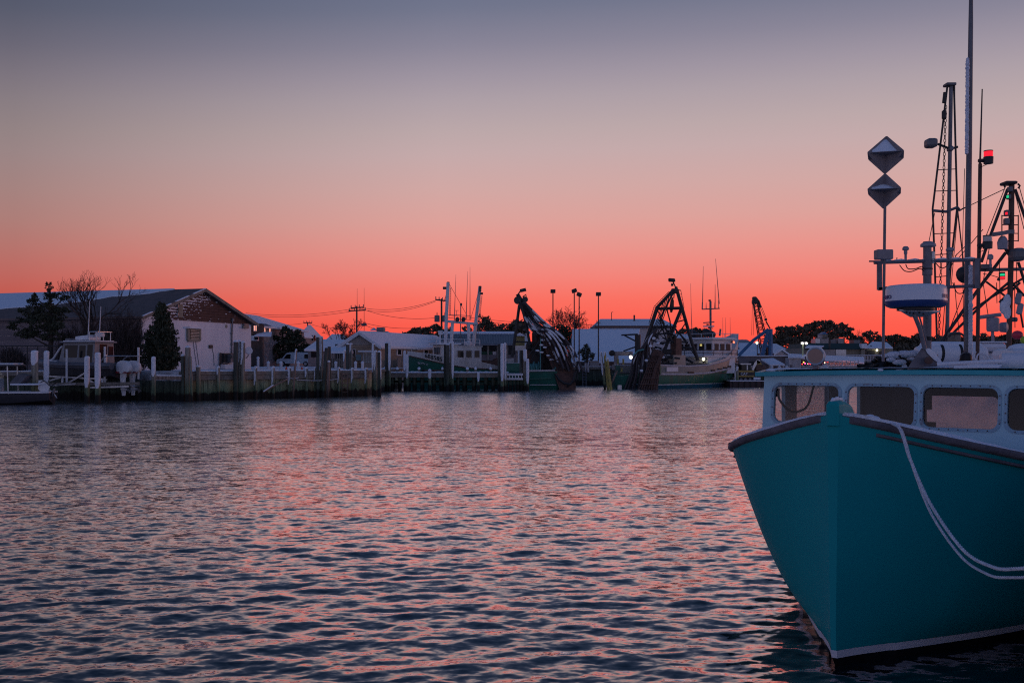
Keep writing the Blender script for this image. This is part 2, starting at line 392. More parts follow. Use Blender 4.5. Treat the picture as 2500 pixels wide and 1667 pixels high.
# dark timber facing on the far bulkhead behind the boats
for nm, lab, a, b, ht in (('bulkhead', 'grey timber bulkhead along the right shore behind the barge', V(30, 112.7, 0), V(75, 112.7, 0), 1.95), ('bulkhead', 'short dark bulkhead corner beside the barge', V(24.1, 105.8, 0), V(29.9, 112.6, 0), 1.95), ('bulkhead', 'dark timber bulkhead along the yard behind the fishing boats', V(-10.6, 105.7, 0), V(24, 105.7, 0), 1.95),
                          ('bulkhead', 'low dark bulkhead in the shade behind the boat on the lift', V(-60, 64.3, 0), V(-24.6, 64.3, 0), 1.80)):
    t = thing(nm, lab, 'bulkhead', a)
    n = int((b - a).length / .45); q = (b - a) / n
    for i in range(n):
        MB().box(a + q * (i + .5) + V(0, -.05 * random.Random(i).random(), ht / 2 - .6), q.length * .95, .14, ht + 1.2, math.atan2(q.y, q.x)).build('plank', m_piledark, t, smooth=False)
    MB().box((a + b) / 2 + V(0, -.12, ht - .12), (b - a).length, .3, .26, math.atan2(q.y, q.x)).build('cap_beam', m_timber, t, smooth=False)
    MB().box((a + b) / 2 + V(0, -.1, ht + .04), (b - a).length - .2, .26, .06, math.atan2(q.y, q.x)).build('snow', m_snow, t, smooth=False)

# ------------------------------------------------------------------ quay wall of upright boards
t = thing('quay_wall', 'quay wall of upright boards stained green and black by the tide', 'wall', QA)
LQ = (QB - QA).length
rr = random.Random(3); nb = int(LQ / .27); arz = math.atan2(QT.y, QT.x); src = None
for i in range(nb):
    c = QA + QT * ((i + .5) * LQ / nb) + QN * (.05 + rr.random() * .05)
    MB().box(c + V(0, 0, .36), LQ / nb - .014, .09, 2.72 - rr.random() * .05, arz).build('plank', m_sheet, t, smooth=False)
MB().box((QA + QB) / 2 + QN * .24 + V(0, 0, 1.45), LQ + .1, .20, .30, arz).build('wale', m_timber, t, smooth=False)
MB().box((QA + QB) / 2 + QN * .10 + V(0, 0, 1.73), LQ + .3, .55, .22, arz).build('cap_beam', m_timber, t, smooth=False)
q = MB(); n = 60
q.loft([[QA + QT * (LQ * i / n) + QN * (o_ + .02 * math.sin(i * 1.7 + o_ * 9)) + V(0, 0, zq + (.015 * math.sin(i * 2.3) if zq > 1.86 else 0)) for o_, zq in ((-.2, 1.842), (.36, 1.842), (.32, 1.90), (-.16, 1.92))] for i in range(n + 1)])
q.build('snow', m_snow, t, smooth=False)
# end return of the wall, running back from its corner
t = thing('quay_wall', 'short return of the board quay wall, running back from its far corner', 'wall', QB)
for i in range(30):
    MB().box(QB + V(-.05 + .05 * rr.random(), .4 + i * .8, .38), .1, .76, 2.7).build('plank', m_sheet, t, smooth=False)
MB().box(QB + V(0, 12.2, 1.75), .3, 24, .2).build('cap_beam', m_timber, t, smooth=False)

# ------------------------------------------------------------------ piles
def pile(px, ytop, wpx, d, wood, label, snow=0.0, lean=(0, 0), cap=False, group='mooring piles', name='pile', zbase=-1.0, snowdir=(-.75, -.66), wide=125, n=11):
    r = wpx / F * d / 2
    top = P(px, ytop, d); base = V(top.x, d, zbase)
    bt = base + V(lean[0] / F * d, lean[1], 0)
    rnd = random.Random(int(px * 31 + ytop)); axis = (top - bt)
    rings = []; K = 9
    for i in range(K + 1):
        c = bt + axis * (i / K); k = r * (1.06 - .10 * i / K) * (1 + rnd.uniform(-.03, .03))
        ph = rnd.random()
        rings.append([c + V(math.cos(2 * math.pi * j / n), math.sin(2 * math.pi * j / n), 0) * k * (1 + .05 * math.sin(j * 2.2 + ph)) for j in range(n)])
    o = thing(name, label, 'pile', bt, group=group)
    MB().loft(rings).build('post', wood, o, ang=50)
    if snow > 0:
        s = MB(); z0 = top.z - snow; m = max(4, int(snow / .16)); sd = math.atan2(snowdir[1], snowdir[0]); rs = []
        for i in range(m + 1):
            z = z0 + (top.z - z0) * i / m; f = (z - bt.z) / max(axis.z, .01); c = bt + axis * f
            w = R(wide) * (.30 + .70 * min(1, i / m * 3)) * (.86 + .22 * rnd.random()); rw = r * (1.06 - .1 * f)
            th = max(.02, r * .2) * (.6 + .5 * rnd.random())
            oo = [c + V(math.cos(sd - w / 2 + w * j / 7), math.sin(sd - w / 2 + w * j / 7), 0) * (rw + (th if 0 < j < 7 else .004)) for j in range(8)]
            ii = [c + V(math.cos(sd + w / 2 - w * j / 7), math.sin(sd + w / 2 - w * j / 7), 0) * (rw * .9) for j in range(8)]
            rs.append(oo + ii)
        s.loft(rs); s.build('snow_coat', m_snow, o, ang=60)
    if cap or snow > 0:
        MB().lathe([(r * 1.05, 0), (r * 1.08, .04), (r * .8, .10), (0.01, .13)], top, 9).build('snow_cap', m_snow, o)
    return o
def qpile(px, ytop, wpx, wood, label, snow=0.0, lean=(0, 0), off=.45, **k):
    return pile(px, ytop, wpx, quay_at(px, off).y, wood, label, snow, lean, **k)
GQ = 'piles standing along the quay wall'
qpile(447, 869, 10, m_piledark, 'dark pile at the left of the tight cluster beside the conical cedar', cap=True, group=GQ)
qpile(459, 849, 13, m_pile, 'thick grey pile with a snow cap, tallest of the cluster beside the conical cedar', cap=True, off=.8, group=GQ)
qpile(465, 870, 6, m_pile, 'slim pale pile tilted against the thick grey pile beside the cedar', lean=(9, -.3), off=1.1, group=GQ)
qpile(484, 896, 11, m_pile, 'stout grey pile with a rope turn, standing alone under the wall of the white warehouse', cap=True, group=GQ)
qpile(533, 898, 8, m_pile, 'low pile with a snowy face left of the metal cabinet on the warehouse wall', snow=.45, group=GQ)
qpile(576, 835, 12, m_piledark, 'tall dark pile at the left of the cluster in front of the warehouse corner', cap=True, off=.6, group=GQ)
qpile(585, 834, 9, m_pile, 'tall snow faced pile in the middle of the cluster in front of the warehouse corner', snow=1.5, off=.5, group=GQ)
qpile(594, 837, 10, m_pile, 'tall snow faced pile at the right of the cluster in front of the warehouse corner', snow=1.4, off=.75, lean=(-4, 0), group=GQ)
qpile(624, 898, 8, m_pile, 'low snowy quay pile just right of the warehouse corner', snow=1.15, group=GQ)
qpile(667, 898, 8, m_pile, 'low snowy quay pile under the front of the white van', snow=1.15, group=GQ)
qpile(707, 899, 8, m_pile, 'low snowy quay pile left of the thin leaning pole by the van', snow=1.1, group=GQ)
qpile(723, 856, 5, m_pilered, 'thin leaning pole propped on the quay in front of the white van', snow=.9, lean=(-9, -.2), off=.7, group=GQ)
qpile(748, 900, 8, m_pile, 'low snowy quay pile under the rear of the white van', snow=.6, group=GQ)
qpile(769, 899, 5, m_pile, 'narrow stake on the quay wall just left of the tall dark cluster', snow=.9, off=.35, group=GQ)
qpile(776, 823, 8, m_piledark, 'tallest dark pile of the quay cluster right of the van', off=.7, cap=True, group=GQ)
qpile(785, 825, 8, m_pile, 'tall pile with a white snow face in the quay cluster right of the van', snow=2.0, off=.6, group=GQ)
qpile(798, 849, 10, m_piledark, 'thick dark green pile leaning right in the quay cluster', lean=(-10, -.2), off=.95, group=GQ)
qpile(804, 846, 8, m_piledark, 'dark pile with a split top behind the leaning bare pile', off=.3, group=GQ)
qpile(803, 884, 7, m_pilered, 'bare reddish brown pile leaning at the right of the quay cluster', lean=(-3, -.2), off=1.2, cap=True, group=GQ)
qpile(827, 900, 7, m_pile, 'low snowy quay pile left of the wooden ladder', snow=1.0, group=GQ)
qpile(860, 901, 7, m_pile, 'low snowy quay pile right of the wooden ladder', snow=1.0, group=GQ)
qpile(894, 901, 8, m_pile, 'last low snowy quay pile at the far corner of the wall', snow=1.05, group=GQ)
GW = 'tall piles standing clear of the quay'
pile(912, 841, 8, 72.5, m_pile, 'tallest snow faced pile of the group off the quay corner', 2.0, group=GW)
pile(917, 859, 8, 71.2, m_pile, 'shorter snow faced pile in the middle of the group off the quay corner', 1.3, group=GW)
pile(926, 860, 9, 70.4, m_piledark, 'dark pile with a snowy right edge in the group off the quay corner', 1.9, snowdir=(.9, -.4), wide=60, group=GW)
pile(849, 841, 8, 79, m_piledark, 'tall dark post in front of the left corner of the tan cottage', cap=True, group=GW)
pile(857, 841, 7, 79.5, m_pile, 'half snowy post in front of the left corner of the tan cottage', .6, group=GW)
pile(841, 857, 6, 78, m_pilered, 'thin snowy topped post left of the tan cottage', .8, group=GW)
pile(944, 838, 9, 83, m_piledark, 'tall dark post in front of the long side of the tan cottage', cap=True, group=GW)
pile(951, 839, 6, 82.6, m_pile, 'snow covered post beside the tall dark post by the tan cottage', 2.2, wide=200, snowdir=(-.2, -1), group=GW)
pile(988, 859, 6, 85.5, m_pile, 'snowy dock pile under the bow of the green and white trawler, left of a pair', 1.6, wide=190, snowdir=(-.2, -1), group=GW)
pile(994, 868, 7, 84.2, m_pile, 'snowy dock pile under the bow of the green and white trawler, right of a pair', 1.9, wide=190, snowdir=(-.2, -1), group=GW)
pile(1049, 904, 8, 84, m_pile, 'short snowy dock pile below the numbers on the trawler bow', .7, wide=190, snowdir=(0, -1), group=GW)
pile(1087, 841, 7, 84.4, m_piledark, 'dark pile at the left of the cluster in front of the trawler wheelhouse', group=GW)
pile(1093, 842, 9, 83.9, m_piledark, 'thickest dark pile of the cluster in front of the trawler wheelhouse', cap=True, group=GW)
pile(1099, 838, 6, 84.4, m_pile, 'snow edged pile right of centre in the trawler wheelhouse cluster', 2.0, wide=90, group=GW)
pile(1105, 836, 6, 84.0, m_pile, 'snow covered pile at the right of the cluster in front of the trawler wheelhouse', 3.0, wide=190, snowdir=(.1, -1), group=GW)
pile(1168, 911, 6, 83.8, m_pile, 'short snowy dock pile below the stern deck of the trawler', .7, wide=190, snowdir=(0, -1), group=GW)
pile(1219, 840, 8, 83.4, m_piledark, 'dark pile at the left of the cluster at the dock end', group=GW)
pile(1226, 842, 8, 83.0, m_pile, 'thick white snow covered pile in the middle of the cluster at the dock end', 3.0, wide=210, snowdir=(0, -1), group=GW)
pile(1233, 840, 6, 83.6, m_pile, 'slim snow covered pile at the right of the dock end cluster', 3.0, wide=190, snowdir=(0, -1), group=GW)
pile(1273, 855, 10, 85, m_piledark, 'dark pile left of the pair of snowy piles at the stern of the dredge boat', group=GW)
pile(1282, 856, 9, 84.6, m_pile, 'taller snowy pile at the stern of the green dredge boat', .9, wide=190, snowdir=(0, -1), group=GW)
pile(1288, 879, 7, 84.2, m_pile, 'shorter snowy pile at the stern of the green dredge boat', 2.0, wide=190, snowdir=(0, -1), group=GW)
pile(1467, 861, 6, 89, m_pile, 'snow edged pile leaning left beside the yellow ones', 2.0, lean=(13, 0), group=GW)
pile(1476, 861, 6, 88.6, m_yellow, 'yellow topped leaning pile between a snowy one and a longer yellow one', .3, lean=(11, 0), group=GW)
pile(1482, 876, 7, 88.2, m_yellow, 'bright yellow leaning pile at the right of three', .2, lean=(13, 0), group=GW)
GL_ = 'piles round the boat lift'
pile(85, 860, 16, 58, m_pile, 'thick pile, snowy on top, green below, right of the grey workboat', .75, wide=200, snowdir=(-.1, -1), group=GL_)
pile(114, 861, 12, 59.5, m_pile, 'white snow covered pile in front of the bow of the boat on the lift', 1.9, wide=210, snowdir=(0, -1), group=GL_)
pile(213, 874, 12, 59, m_pile, 'shorter snowy pile in front of the cabin of the lifted boat', 1.75, wide=210, snowdir=(0, -1), group=GL_)
pile(239, 865, 13, 58.6, m_pile, 'taller snowy pile with a rope turn before the lifted boat cabin door', 2.0, wide=210, snowdir=(0, -1), group=GL_)
pile(375, 875, 10, 61, m_pile, 'snowy pile beside the twin white outboards', 1.1, wide=190, snowdir=(0, -1), group=GL_)

# ------------------------------------------------------------------ timber dock
t = thing('wooden_dock', 'long low wooden dock with snow along its edge on short piles', 'dock', V(-5.8, 85, 0))
x0, x1, dz = -11.2, -.3, 1.52
n = 36
for i in range(n):
    MB().box(V(x0 + (i + .5) * (x1 - x0) / n, 86.3, dz - .03), (x1 - x0) / n - .02, 2.8, .06).build('deck_board', m_timber, t, smooth=False)
MB().box(V((x0 + x1) / 2, 84.85, dz - .22), x1 - x0, .16, .34).build('fascia_beam', m_timber, t, smooth=False)
MB().box(V((x0 + x1) / 2, 87.6, dz - .22), x1 - x0, .16, .34).build('fascia_beam', m_timber, t, smooth=False)
q = MB(); rr = random.Random(5)
q.loft([[V(x0 + (x1 - x0) * i / 70, yq, zq + (rr.uniform(0, .06) if zq > dz + .01 else 0)) for yq, zq in ((84.7, dz + .002), (84.73, dz + .05), (87.5, dz + .07), (87.6, dz + .002))] for i in range(71)])
q.build('snow', m_snow, t, smooth=False)
for px in (940, 958, 975, 997, 1012, 1032, 1058, 1078, 1117, 1136, 1158, 1186, 1203, 1236):
    for yy in (85.1, 87.3):
        p = G(px + rr.uniform(-3, 3), yy, 0)
        MB().tube([p - V(0, 0, 1.2), p + V(0, 0, dz - .1)], .15, 8).build('support_pile', m_piledark, t)
MB().box(V((x0 + x1) / 2, 87.2, .75), x1 - x0, .08, .18).build('cross_beam', m_piledark, t, smooth=False)
MB().box(V((x0 + x1) / 2 + 2, 85.3, .55), (x1 - x0) * .5, .08, .16).build('cross_beam', m_piledark, t, smooth=False)
for px, w_ in ((939, 5), (970, 6), (1023, 6), (1080, 4), (1141, 6), (1161, 5), (1198, 5)):
    p = G(px, 86, dz); r = w_ / F * 86 / 2
    o = MB().tube([p - V(0, 0, .1), p + V(0, 0, .42)], r, 8).build('post', m_timber, t)
    MB().lathe([(r * 1.15, -.12), (r * 1.2, .03), (.01, .12)], p + V(0, 0, .40), 8).build('snow_cap', m_snow, o)
# little white edged float beside it
t = thing('floating_dock', 'small white edged float between the dock end and the dredge boat', 'dock', G(1255, 84, 0))
a, b = G(1233, 84.2, 0), G(1277, 84.2, 0)
for zq in (1.38, 1.02):
    MB().box((a + b) / 2 + V(0, 0, zq), b.x - a.x, .12, .16).build('rail_board', m_white, t, smooth=False)
for i in range(6):
    MB().box(a.lerp(b, (i + .5) / 6) + V(0, .02, 1.2), .08, .1, .36).build('slat', m_white, t, smooth=False)
for i in range(5):
    p = a.lerp(b, (i + .5) / 5); MB().tube([p + V(0, .3, -1), p + V(0, .3, 1.0)], .13, 8).build('support_pile', m_piledark, t)
MB().box((a + b) / 2 + V(0, .8, 1.46), b.x - a.x, 1.4, .05).build('snow', m_snow, t, smooth=False)

# wooden ladder and slack lines on the quay wall
t = thing('ladder', 'pale wooden ladder hanging on the quay wall', 'ladder', quay_at(842, .5))
c = quay_at(842, .5)
for s_ in (-1, 1):
    MB().bar(c + QT * .24 * s_ + V(0, 0, -.3), c + QT * .24 * s_ + V(0, 0, 1.75), .07).build('rail', m_pilered, t, smooth=False)
for i in range(6):
    MB().bar(c - QT * .24 + V(0, 0, .0 + i * .32), c + QT * .24 + V(0, 0, .0 + i * .32), .06).build('rung', m_pilered, t, smooth=False)
tag(MB().tube(sag(quay_at(698, .7) + V(0, 0, 1.45), quay_at(730, .7) + V(0, 0, 1.4), .1), .02, 5).build('mooring_line', m_rope), 'slack pale line looped between quay piles under the van', 'rope')
tag(MB().tube(sag(quay_at(724, .8) + V(0, 0, 1.25), quay_at(822, .8) + V(0, 0, 1.25), .08, 14), .022, 5).build('mooring_line', m_rope), 'pale line stretched along the quay wall behind the tall cluster', 'rope')
t = tag(MB().tube([quay_at(642, .55) + V(0, 0, .42), quay_at(668, .6) + V(0, 0, .85), quay_at(702, .6) + V(0, 0, 1.3)], .055, 6).build('driftwood_pole', m_pilered), 'pale pole slanting across the quay wall below the van', 'pole')
MB().tube([quay_at(643, .55) + V(0, 0, .48), quay_at(667, .6) + V(0, 0, .91)], .05, 6).build('snow', m_snow, t)
# orange markers and low snowy posts on the yard edge
for i, (px, y) in enumerate(((699, 905), (737, 905))):
    p = G(px, 80, GZ); t = thing('traffic_cone', ('small orange cone on the yard left of the leaning pole', 'small orange cone on the yard under the van')[i], 'cone', p, group='orange cones in the yard')
    MB().lathe([(.13, 0), (.10, .03), (.03, .26), (.02, .27)], p, 10).build('cone', M('orange_plastic', (.75, .10, .04), None, rough=.5), t)
for px, lab in ((630, 'low white bollard post right of the warehouse corner'), (655, 'low snowy post in front of the white branched tree'), (686, 'low snowy post below the nose of the van'), (728, 'low snowy post beside the van'),
                (820, 'low snowy post left of the tan cottage porch'), (868, 'low snowy post in front of the tan cottage door'), (885, 'low snowy post right of the tan cottage door')):
    d_ = 79 if px > 640 else 84
    p = G(px, d_, GZ); o = MB().tube([p - V(0, 0, .3), p + V(0, 0, .55 if px > 640 else .95)], .11, 8).build('yard_post', m_white); tag(o, lab, 'post', 'low posts along the yard edge')
    MB().lathe([(.13, -.02), (.14, .05), (.01, .16)], p + V(0, 0, .55 if px > 640 else .95), 8).build('snow_cap', m_snow, o)

# ------------------------------------------------------------------ unseen pier added off right: shades the near hull, takes the bow lines
pd, pp = V(.6157, .788, 0), V(.788, -.6157, 0); pr = math.atan2(pd.y, pd.x); pb = V(3.45, 5.25, 0)
t = thing('shading_pier', 'added unseen timber pier shading the port side of the teal boat', 'pier', pb)
for i in range(46): MB().box(pb + pd * (.35 + i * .29) + pp * 1.75 + V(0, 0, 1.84), .275, 3.2, .06, pr).build('deck_board', m_timber, t, smooth=False)
MB().box(pb + pd * 6.9 + pp * .12 + V(0, 0, 1.62), 13.4, .16, .36, pr).build('fascia_beam', m_timber, t, smooth=False); MB().box(pb + pd * 6.9 + pp * .2 + V(0, 0, .75), 13.4, .1, .25, pr).build('wale', m_piledark, t, smooth=False)
for i in range(16): MB().box(pb + pd * (.7 + i * .82) + pp * .42 + V(0, 0, .45), .8, .08, 2.6, pr).build('sheathing_board', m_piledark, t, smooth=False)
for i in range(5): MB().tube([pb + pd * (.1 + i * 3.2) + V(0, 0, -1), pb + pd * (.1 + i * 3.2) + V(0, 0, 2.0 + (.5 if i == 0 else 0))], .15, 10).build('support_pile', m_pile, t)

# ------------------------------------------------------------------ vegetation makers
def leaf_mesh(name, pts, size, mat, parent, rng, up=None, aspect=.45):
    """many small leaf-sized faces at pts (world), each its own two triangles"""
    pts = np.asarray(pts); n = len(pts)
    a = rng.normal(size=(n, 3)); 
    if up is not None: a = a * .55 + np.asarray(up)
    a /= np.linalg.norm(a, axis=1, keepdims=True)
    b = np.cross(a, rng.normal(size=(n, 3))); b /= np.linalg.norm(b, axis=1, keepdims=True)
    sz = size * rng.uniform(.6, 1.4, (n, 1)); a = a * sz; b = b * sz * aspect
    root = parent
    while root.parent: root = root.parent
    off = np.array(root.matrix_basis.translation)
    q = np.stack([pts - a, pts + b, pts + a, pts - b], 1).reshape(-1, 3) - off
    me = bpy.data.meshes.new(name); me.vertices.add(4 * n); me.vertices.foreach_set('co', q.astype(np.float32).ravel())
    me.loops.add(4 * n); me.loops.foreach_set('vertex_index', np.arange(4 * n, dtype=np.int32)); me.polygons.add(n); me.polygons.foreach_set('loop_start', np.arange(0, 4 * n, 4, dtype=np.int32))
    me.update(calc_edges=True); me.materials.append(mat)
    o = bpy.data.objects.new(name, me); COL.objects.link(o); o.parent = parent; return o
def blob_pts(blobs, rng, dens, gap=.0, gs=1.2):
    out = []
    for c, r in blobs:
        c = np.array(c); r = np.array(r); n = int(dens * (r[0] * r[2] + r[0] * r[1] + r[1] * r[2]))
        p = rng.normal(size=(n, 3)); p /= np.linalg.norm(p, axis=1, keepdims=True); p *= rng.uniform(.45, 1.08, (n, 1)) ** .7
        p = c + p * r
        if gap: p = np.array([q for q in p if mnoise.noise(Vector(q) * gs) > -gap * .5 + .0 - .12])
        if len(p): out.append(np.asarray(p))
    return np.vstack(out)
def limbs(mb, p, d, l, r, depth, rnd, spread=.55, up=.18, minr=.012, sides=4, kids=(2, 3), shrink=.74):
    pts = [Vector(p)]; d = Vector(d).normalized(); k = 3
    for i in range(k):
        d = (d + V(rnd.gauss(0, .14), rnd.gauss(0, .14), rnd.gauss(0, .1) + up * .3)).normalized(); pts.append(pts[-1] + d * l / k)
    mb.tube(pts, [max(minr, r * (1 - .32 * i / k)) for i in range(k + 1)], sides, False)
    if depth == 0: return
    for i in range(rnd.randint(*kids)):
        j = rnd.choice((1, 2, 3, 3)) if i else 3
        a = rnd.uniform(0, 6.28); e = d.cross(V(math.cos(a), math.sin(a), .3)).normalized()
        nd = (d + e * rnd.uniform(spread * .6, spread * 1.4) + V(0, 0, up)).normalized()
        limbs(mb, pts[j], nd, l * shrink * rnd.uniform(.8, 1.15), max(minr, r * .62), depth - 1, rnd, spread, up, minr, max(3, sides - 1), kids, shrink)
def bare_tree(px, ytop, d, spread_px, label, zb=GZ, mat=None, seed=1, depth=6, lean=0, trunk=.28, stems=3, group=None, name='bare_tree', minr=.014):
    b = G(px, d, zb); H = P(px, ytop, d).z - zb; rnd = random.Random(seed)
    t = thing(name, label, 'tree', b, group=group); mt = mat or m_bark
    m = MB(); k = H * trunk
    m.tube([b - V(0, 0, .3), b + V(lean * .3, 0, k * .5), b + V(lean * .6, 0, k)], [H * .026, H * .021, H * .018], 7); m.build('trunk', mt, t)
    m = MB(); w_ = spread_px / F * d / 2
    for i in range(stems):
        a = 6.28 * i / stems + rnd.random()
        limbs(m, b + V(lean * .6, 0, k * rnd.uniform(.75, 1)), V(math.cos(a) * w_ / H * 1.2, math.sin(a) * .5, .9), H * .30, H * .015, depth, rnd, minr=minr)
    # fit crown to its size in the picture
    xs = sorted(v.x for v in m.v); zs = [v.z for v in m.v]; c0 = b.x + lean; xs = [xs[int(len(xs) * .015)], xs[int(len(xs) * .985)]]; zk = b.z + k * .7
    fz = (b.z + H - zk) / (max(zs) - zk); fx = 2 * w_ / (max(xs) - min(xs)); cx = (max(xs) + min(xs)) / 2
    for v in m.v:
        v.z = zk + (v.z - zk) * fz if v.z > zk else v.z
        v.x = c0 + (v.x - cx) * fx * min(1, max(.3, (v.z - zk) / (H - k) * 2.2)) if False else b.x + lean * .6 + (v.x - b.x - lean * .6) * fx
    m.build('branches', mt, t, smooth=False); return t
def evergreen(px, ytop, d, blobs_px, label, dens=260, leaf=.16, mat=None, zb=GZ, seed=1, gap=.25, group='evergreen trees', name='evergreen_tree', trunk=.16, gs=.8, depth_=None):
    """blobs_px: crown masses as (px, py, half width px, half height px)"""
    rng = np.random.default_rng(seed); b = G(px, d, zb); t = thing(name, label, 'tree', b, group=group); rnd = random.Random(seed)
    m = MB(); tp = P(px, ytop, d); m.tube([b - V(0, 0, .3), (b + tp) / 2 + V(.1, 0, 0), tp - V(0, 0, .2)], [trunk, trunk * .7, .03], 7); 
    bl = []
    for x, y, wx, hy in blobs_px:
        c = P(x, y, d); r = (wx / F * d, (wx / F * d) * .8 if not depth_ else depth_, hy / F * d)
        c.y += rnd.uniform(-.5, .5) * r[1] * .5; bl.append((c, tuple(q * .8 for q in r)))
        for k in range(7):
            e = V(rnd.gauss(0, 1), rnd.gauss(0, 1), abs(rnd.gauss(0, .9)) if k < 5 else rnd.gauss(0, .8)).normalized(); f = rnd.uniform(.22, .42)
            bl.append((c + V(e.x * r[0], e.y * r[1], e.z * r[2]) * rnd.uniform(.72, 1.02), (r[0] * f, r[1] * f, r[2] * f * rnd.uniform(.6, 1))))
        m.tube([b.lerp(tp, min(.9, max(.15, (c.z - zb) / max(.1, tp.z - zb) - .15))), c], [trunk * .4, .02], 5)
    m.build('trunk', m_bark, t)
    leaf_mesh('crown', blob_pts(bl, rng, dens, gap, gs), leaf, mat or m_leaf, t, rng); return t

# ------------------------------------------------------------------ white warehouse
WL, WR = G(346, 76, GZ), G(613, 90, GZ)
gd = (WR - WL); GW_ = gd.length; gd = gd / GW_; gn = V(gd.y, -gd.x, 0); ze, zr = 5.92, 8.40
def onw(px, py, off=0.0):
    r = (px - 1250) / F; a = WL + gn * off; s = (r * a.y - a.x) / (gd.x - r * gd.y); q = a + gd * s
    q.z = EYE - (py - HZ) / F * q.y; return q
t = thing('warehouse', 'long white warehouse with a brown gable and half snowy roof', 'building', WL)
m_stucco = M('white_stucco', (.80, .78, .81), (.66, .64, .67), .6, .85, bump=.25, bscale=9, stretch=(1, 1, .35), lo=.35, hi=.75)
m_siding = M('brown_siding', (.115, .058, .045), (.085, .045, .038), 2, .8, bump=.2)
m_shingle = M('brown_shingles', (.17, .12, .11), (.11, .085, .08), 1.5, .9, bump=.4, bscale=14)
LEN = 60
bk = -gn * LEN; up = lambda q, z: V(q.x, q.y, z)
o = MB().prism([up(WL, GZ - .3), up(WR, GZ - .3), up(WR, ze), up(WL, ze)], bk).build('wall', m_stucco, t, smooth=False)
mid = (WL + WR) / 2
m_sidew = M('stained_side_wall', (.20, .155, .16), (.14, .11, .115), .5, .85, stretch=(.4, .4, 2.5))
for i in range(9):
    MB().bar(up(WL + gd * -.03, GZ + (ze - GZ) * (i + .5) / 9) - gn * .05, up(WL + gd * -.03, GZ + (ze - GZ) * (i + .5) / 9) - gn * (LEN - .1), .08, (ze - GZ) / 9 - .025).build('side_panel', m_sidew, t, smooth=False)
MB().prism([up(WL, ze), up(WR, ze), up(mid, zr - .05)], bk).build('gable', m_siding, t, smooth=False)
nbd = 11; rr = random.Random(8)
for i in range(nbd):
    z0 = ze - .1 + (zr - ze) * i / nbd; z1 = ze - .1 + (zr - ze) * (i + 1) / nbd - .02
    h = GW_ / 2
    f0 = max(0.02, 1 - (max(z0, ze) - ze) / (zr - ze)); f1 = max(.01, 1 - (max(z1, ze) - ze) / (zr - ze))
    a0, b0, a1, b1 = mid - gd * h * f0, mid + gd * h * f0, mid - gd * h * f1, mid + gd * h * f1
    MB().loft([[up(a0, z0) + gn * .012, up(a0, z0) + gn * .07, up(a1, z1) + gn * .035, up(a1, z1) + gn * .012],
               [up(b0, z0) + gn * .012, up(b0, z0) + gn * .07, up(b1, z1) + gn * .035, up(b1, z1) + gn * .012]]).build('siding_board', m_siding, t, smooth=False)
# wind-blown snow clinging along the boards, thick on the left, thin on the right
q = MB()
for i in range(9000):
    x = rr.uniform(-1, .97); hmax = 1 - abs(x); hz = rr.random() * hmax
    dens = math.exp(-((x + 1 - hz * .75) / .36) ** 2) + .016 * (1 - .5 * x) + (.35 * math.exp(-((x + .15) / .2) ** 2) if hz > .6 else 0)
    dens *= .4 + 1.2 * max(0, mnoise.noise(V(x * 7, hz * 9, 2)) + .45)
    if rr.random() > dens * .42: continue
    row = int(hz * nbd); z = ze - .1 + (zr - ze) * (row / nbd) + abs(rr.gauss(0, .06)) + .005
    if z > ze + (zr - ze) * hmax - .10: continue
    l = rr.uniform(.03, .22); c = mid + gd * (GW_ / 2) * x + gn * .06
    q.obox(up(c, z), gd * l / 2, gn * rr.uniform(.014, .024), V(0, 0, rr.uniform(.010, .034)))
o = q.build('snow', m_snow, t, smooth=False); o['kind'] = 'stuff'
# roof
ov = .45; e0 = WL - gd * .5; e1 = WR + gd * .5; dz_ = (zr - ze) / (GW_ / 2) * .5
for a, sgn in ((e0, 1), (e1, -1)):
    f = a + gn * ov; rg = mid + gn * ov
    MB().prism([up(f, ze - dz_), up(rg, zr), up(rg, zr + .16), up(f, ze - dz_ + .16)], -gn * (LEN + ov * 2)).build('roof', m_shingle, t, smooth=False)
    MB().bar(up(f + gn * .03, ze - dz_ + .02), up(rg + gn * .03, zr + .04), .06, .26, up=(0, 0, 1)).build('barge_board', m_timber, t, smooth=False)
def roofpt(s, v, lift=.2):
    a = e0 - gn * s; b_ = mid - gn * s; return up(a, ze - dz_).lerp(up(b_, zr), v) + V(0, 0, lift) 
q = MB(); ring = []
for i in range(121):
    s = 2.6 + i * .48; vb = max(.22, 1 - (s - 2.6) / 9 * .55 + .07 * mnoise.noise(V(s * .35, 1.3, 0)) * 2 + .05 * mnoise.noise(V(s * 1.3, 5, 0)))
    if s > 11.6: vb = .45 - min(.2, (s - 11.6) * .02) + .06 * mnoise.noise(V(s * .5, 2, 0))
    vb = min(vb, .985); ring.append([roofpt(s, vb, .165), roofpt(s, vb + .004, .22), roofpt(s, .995, .25), roofpt(s, 1.0, .165)])
q.loft(ring); q.build('roof_snow', m_snow, t, smooth=False)
for k in range(14):   # rim of snow on the rake edge
    a = up(e0 + gn * (ov + .04), ze - dz_ + .18).lerp(up(mid + gn * (ov + .04), zr + .18), k / 14); b_ = a.lerp(up(mid + gn * (ov + .04), zr + .18), .9 / (14 - k + 1e-6) if k < 13 else .8)
    if k % 4 != 2: MB().bar(a, b_, .16, .06).build('rake_snow', m_snow, t, smooth=False)
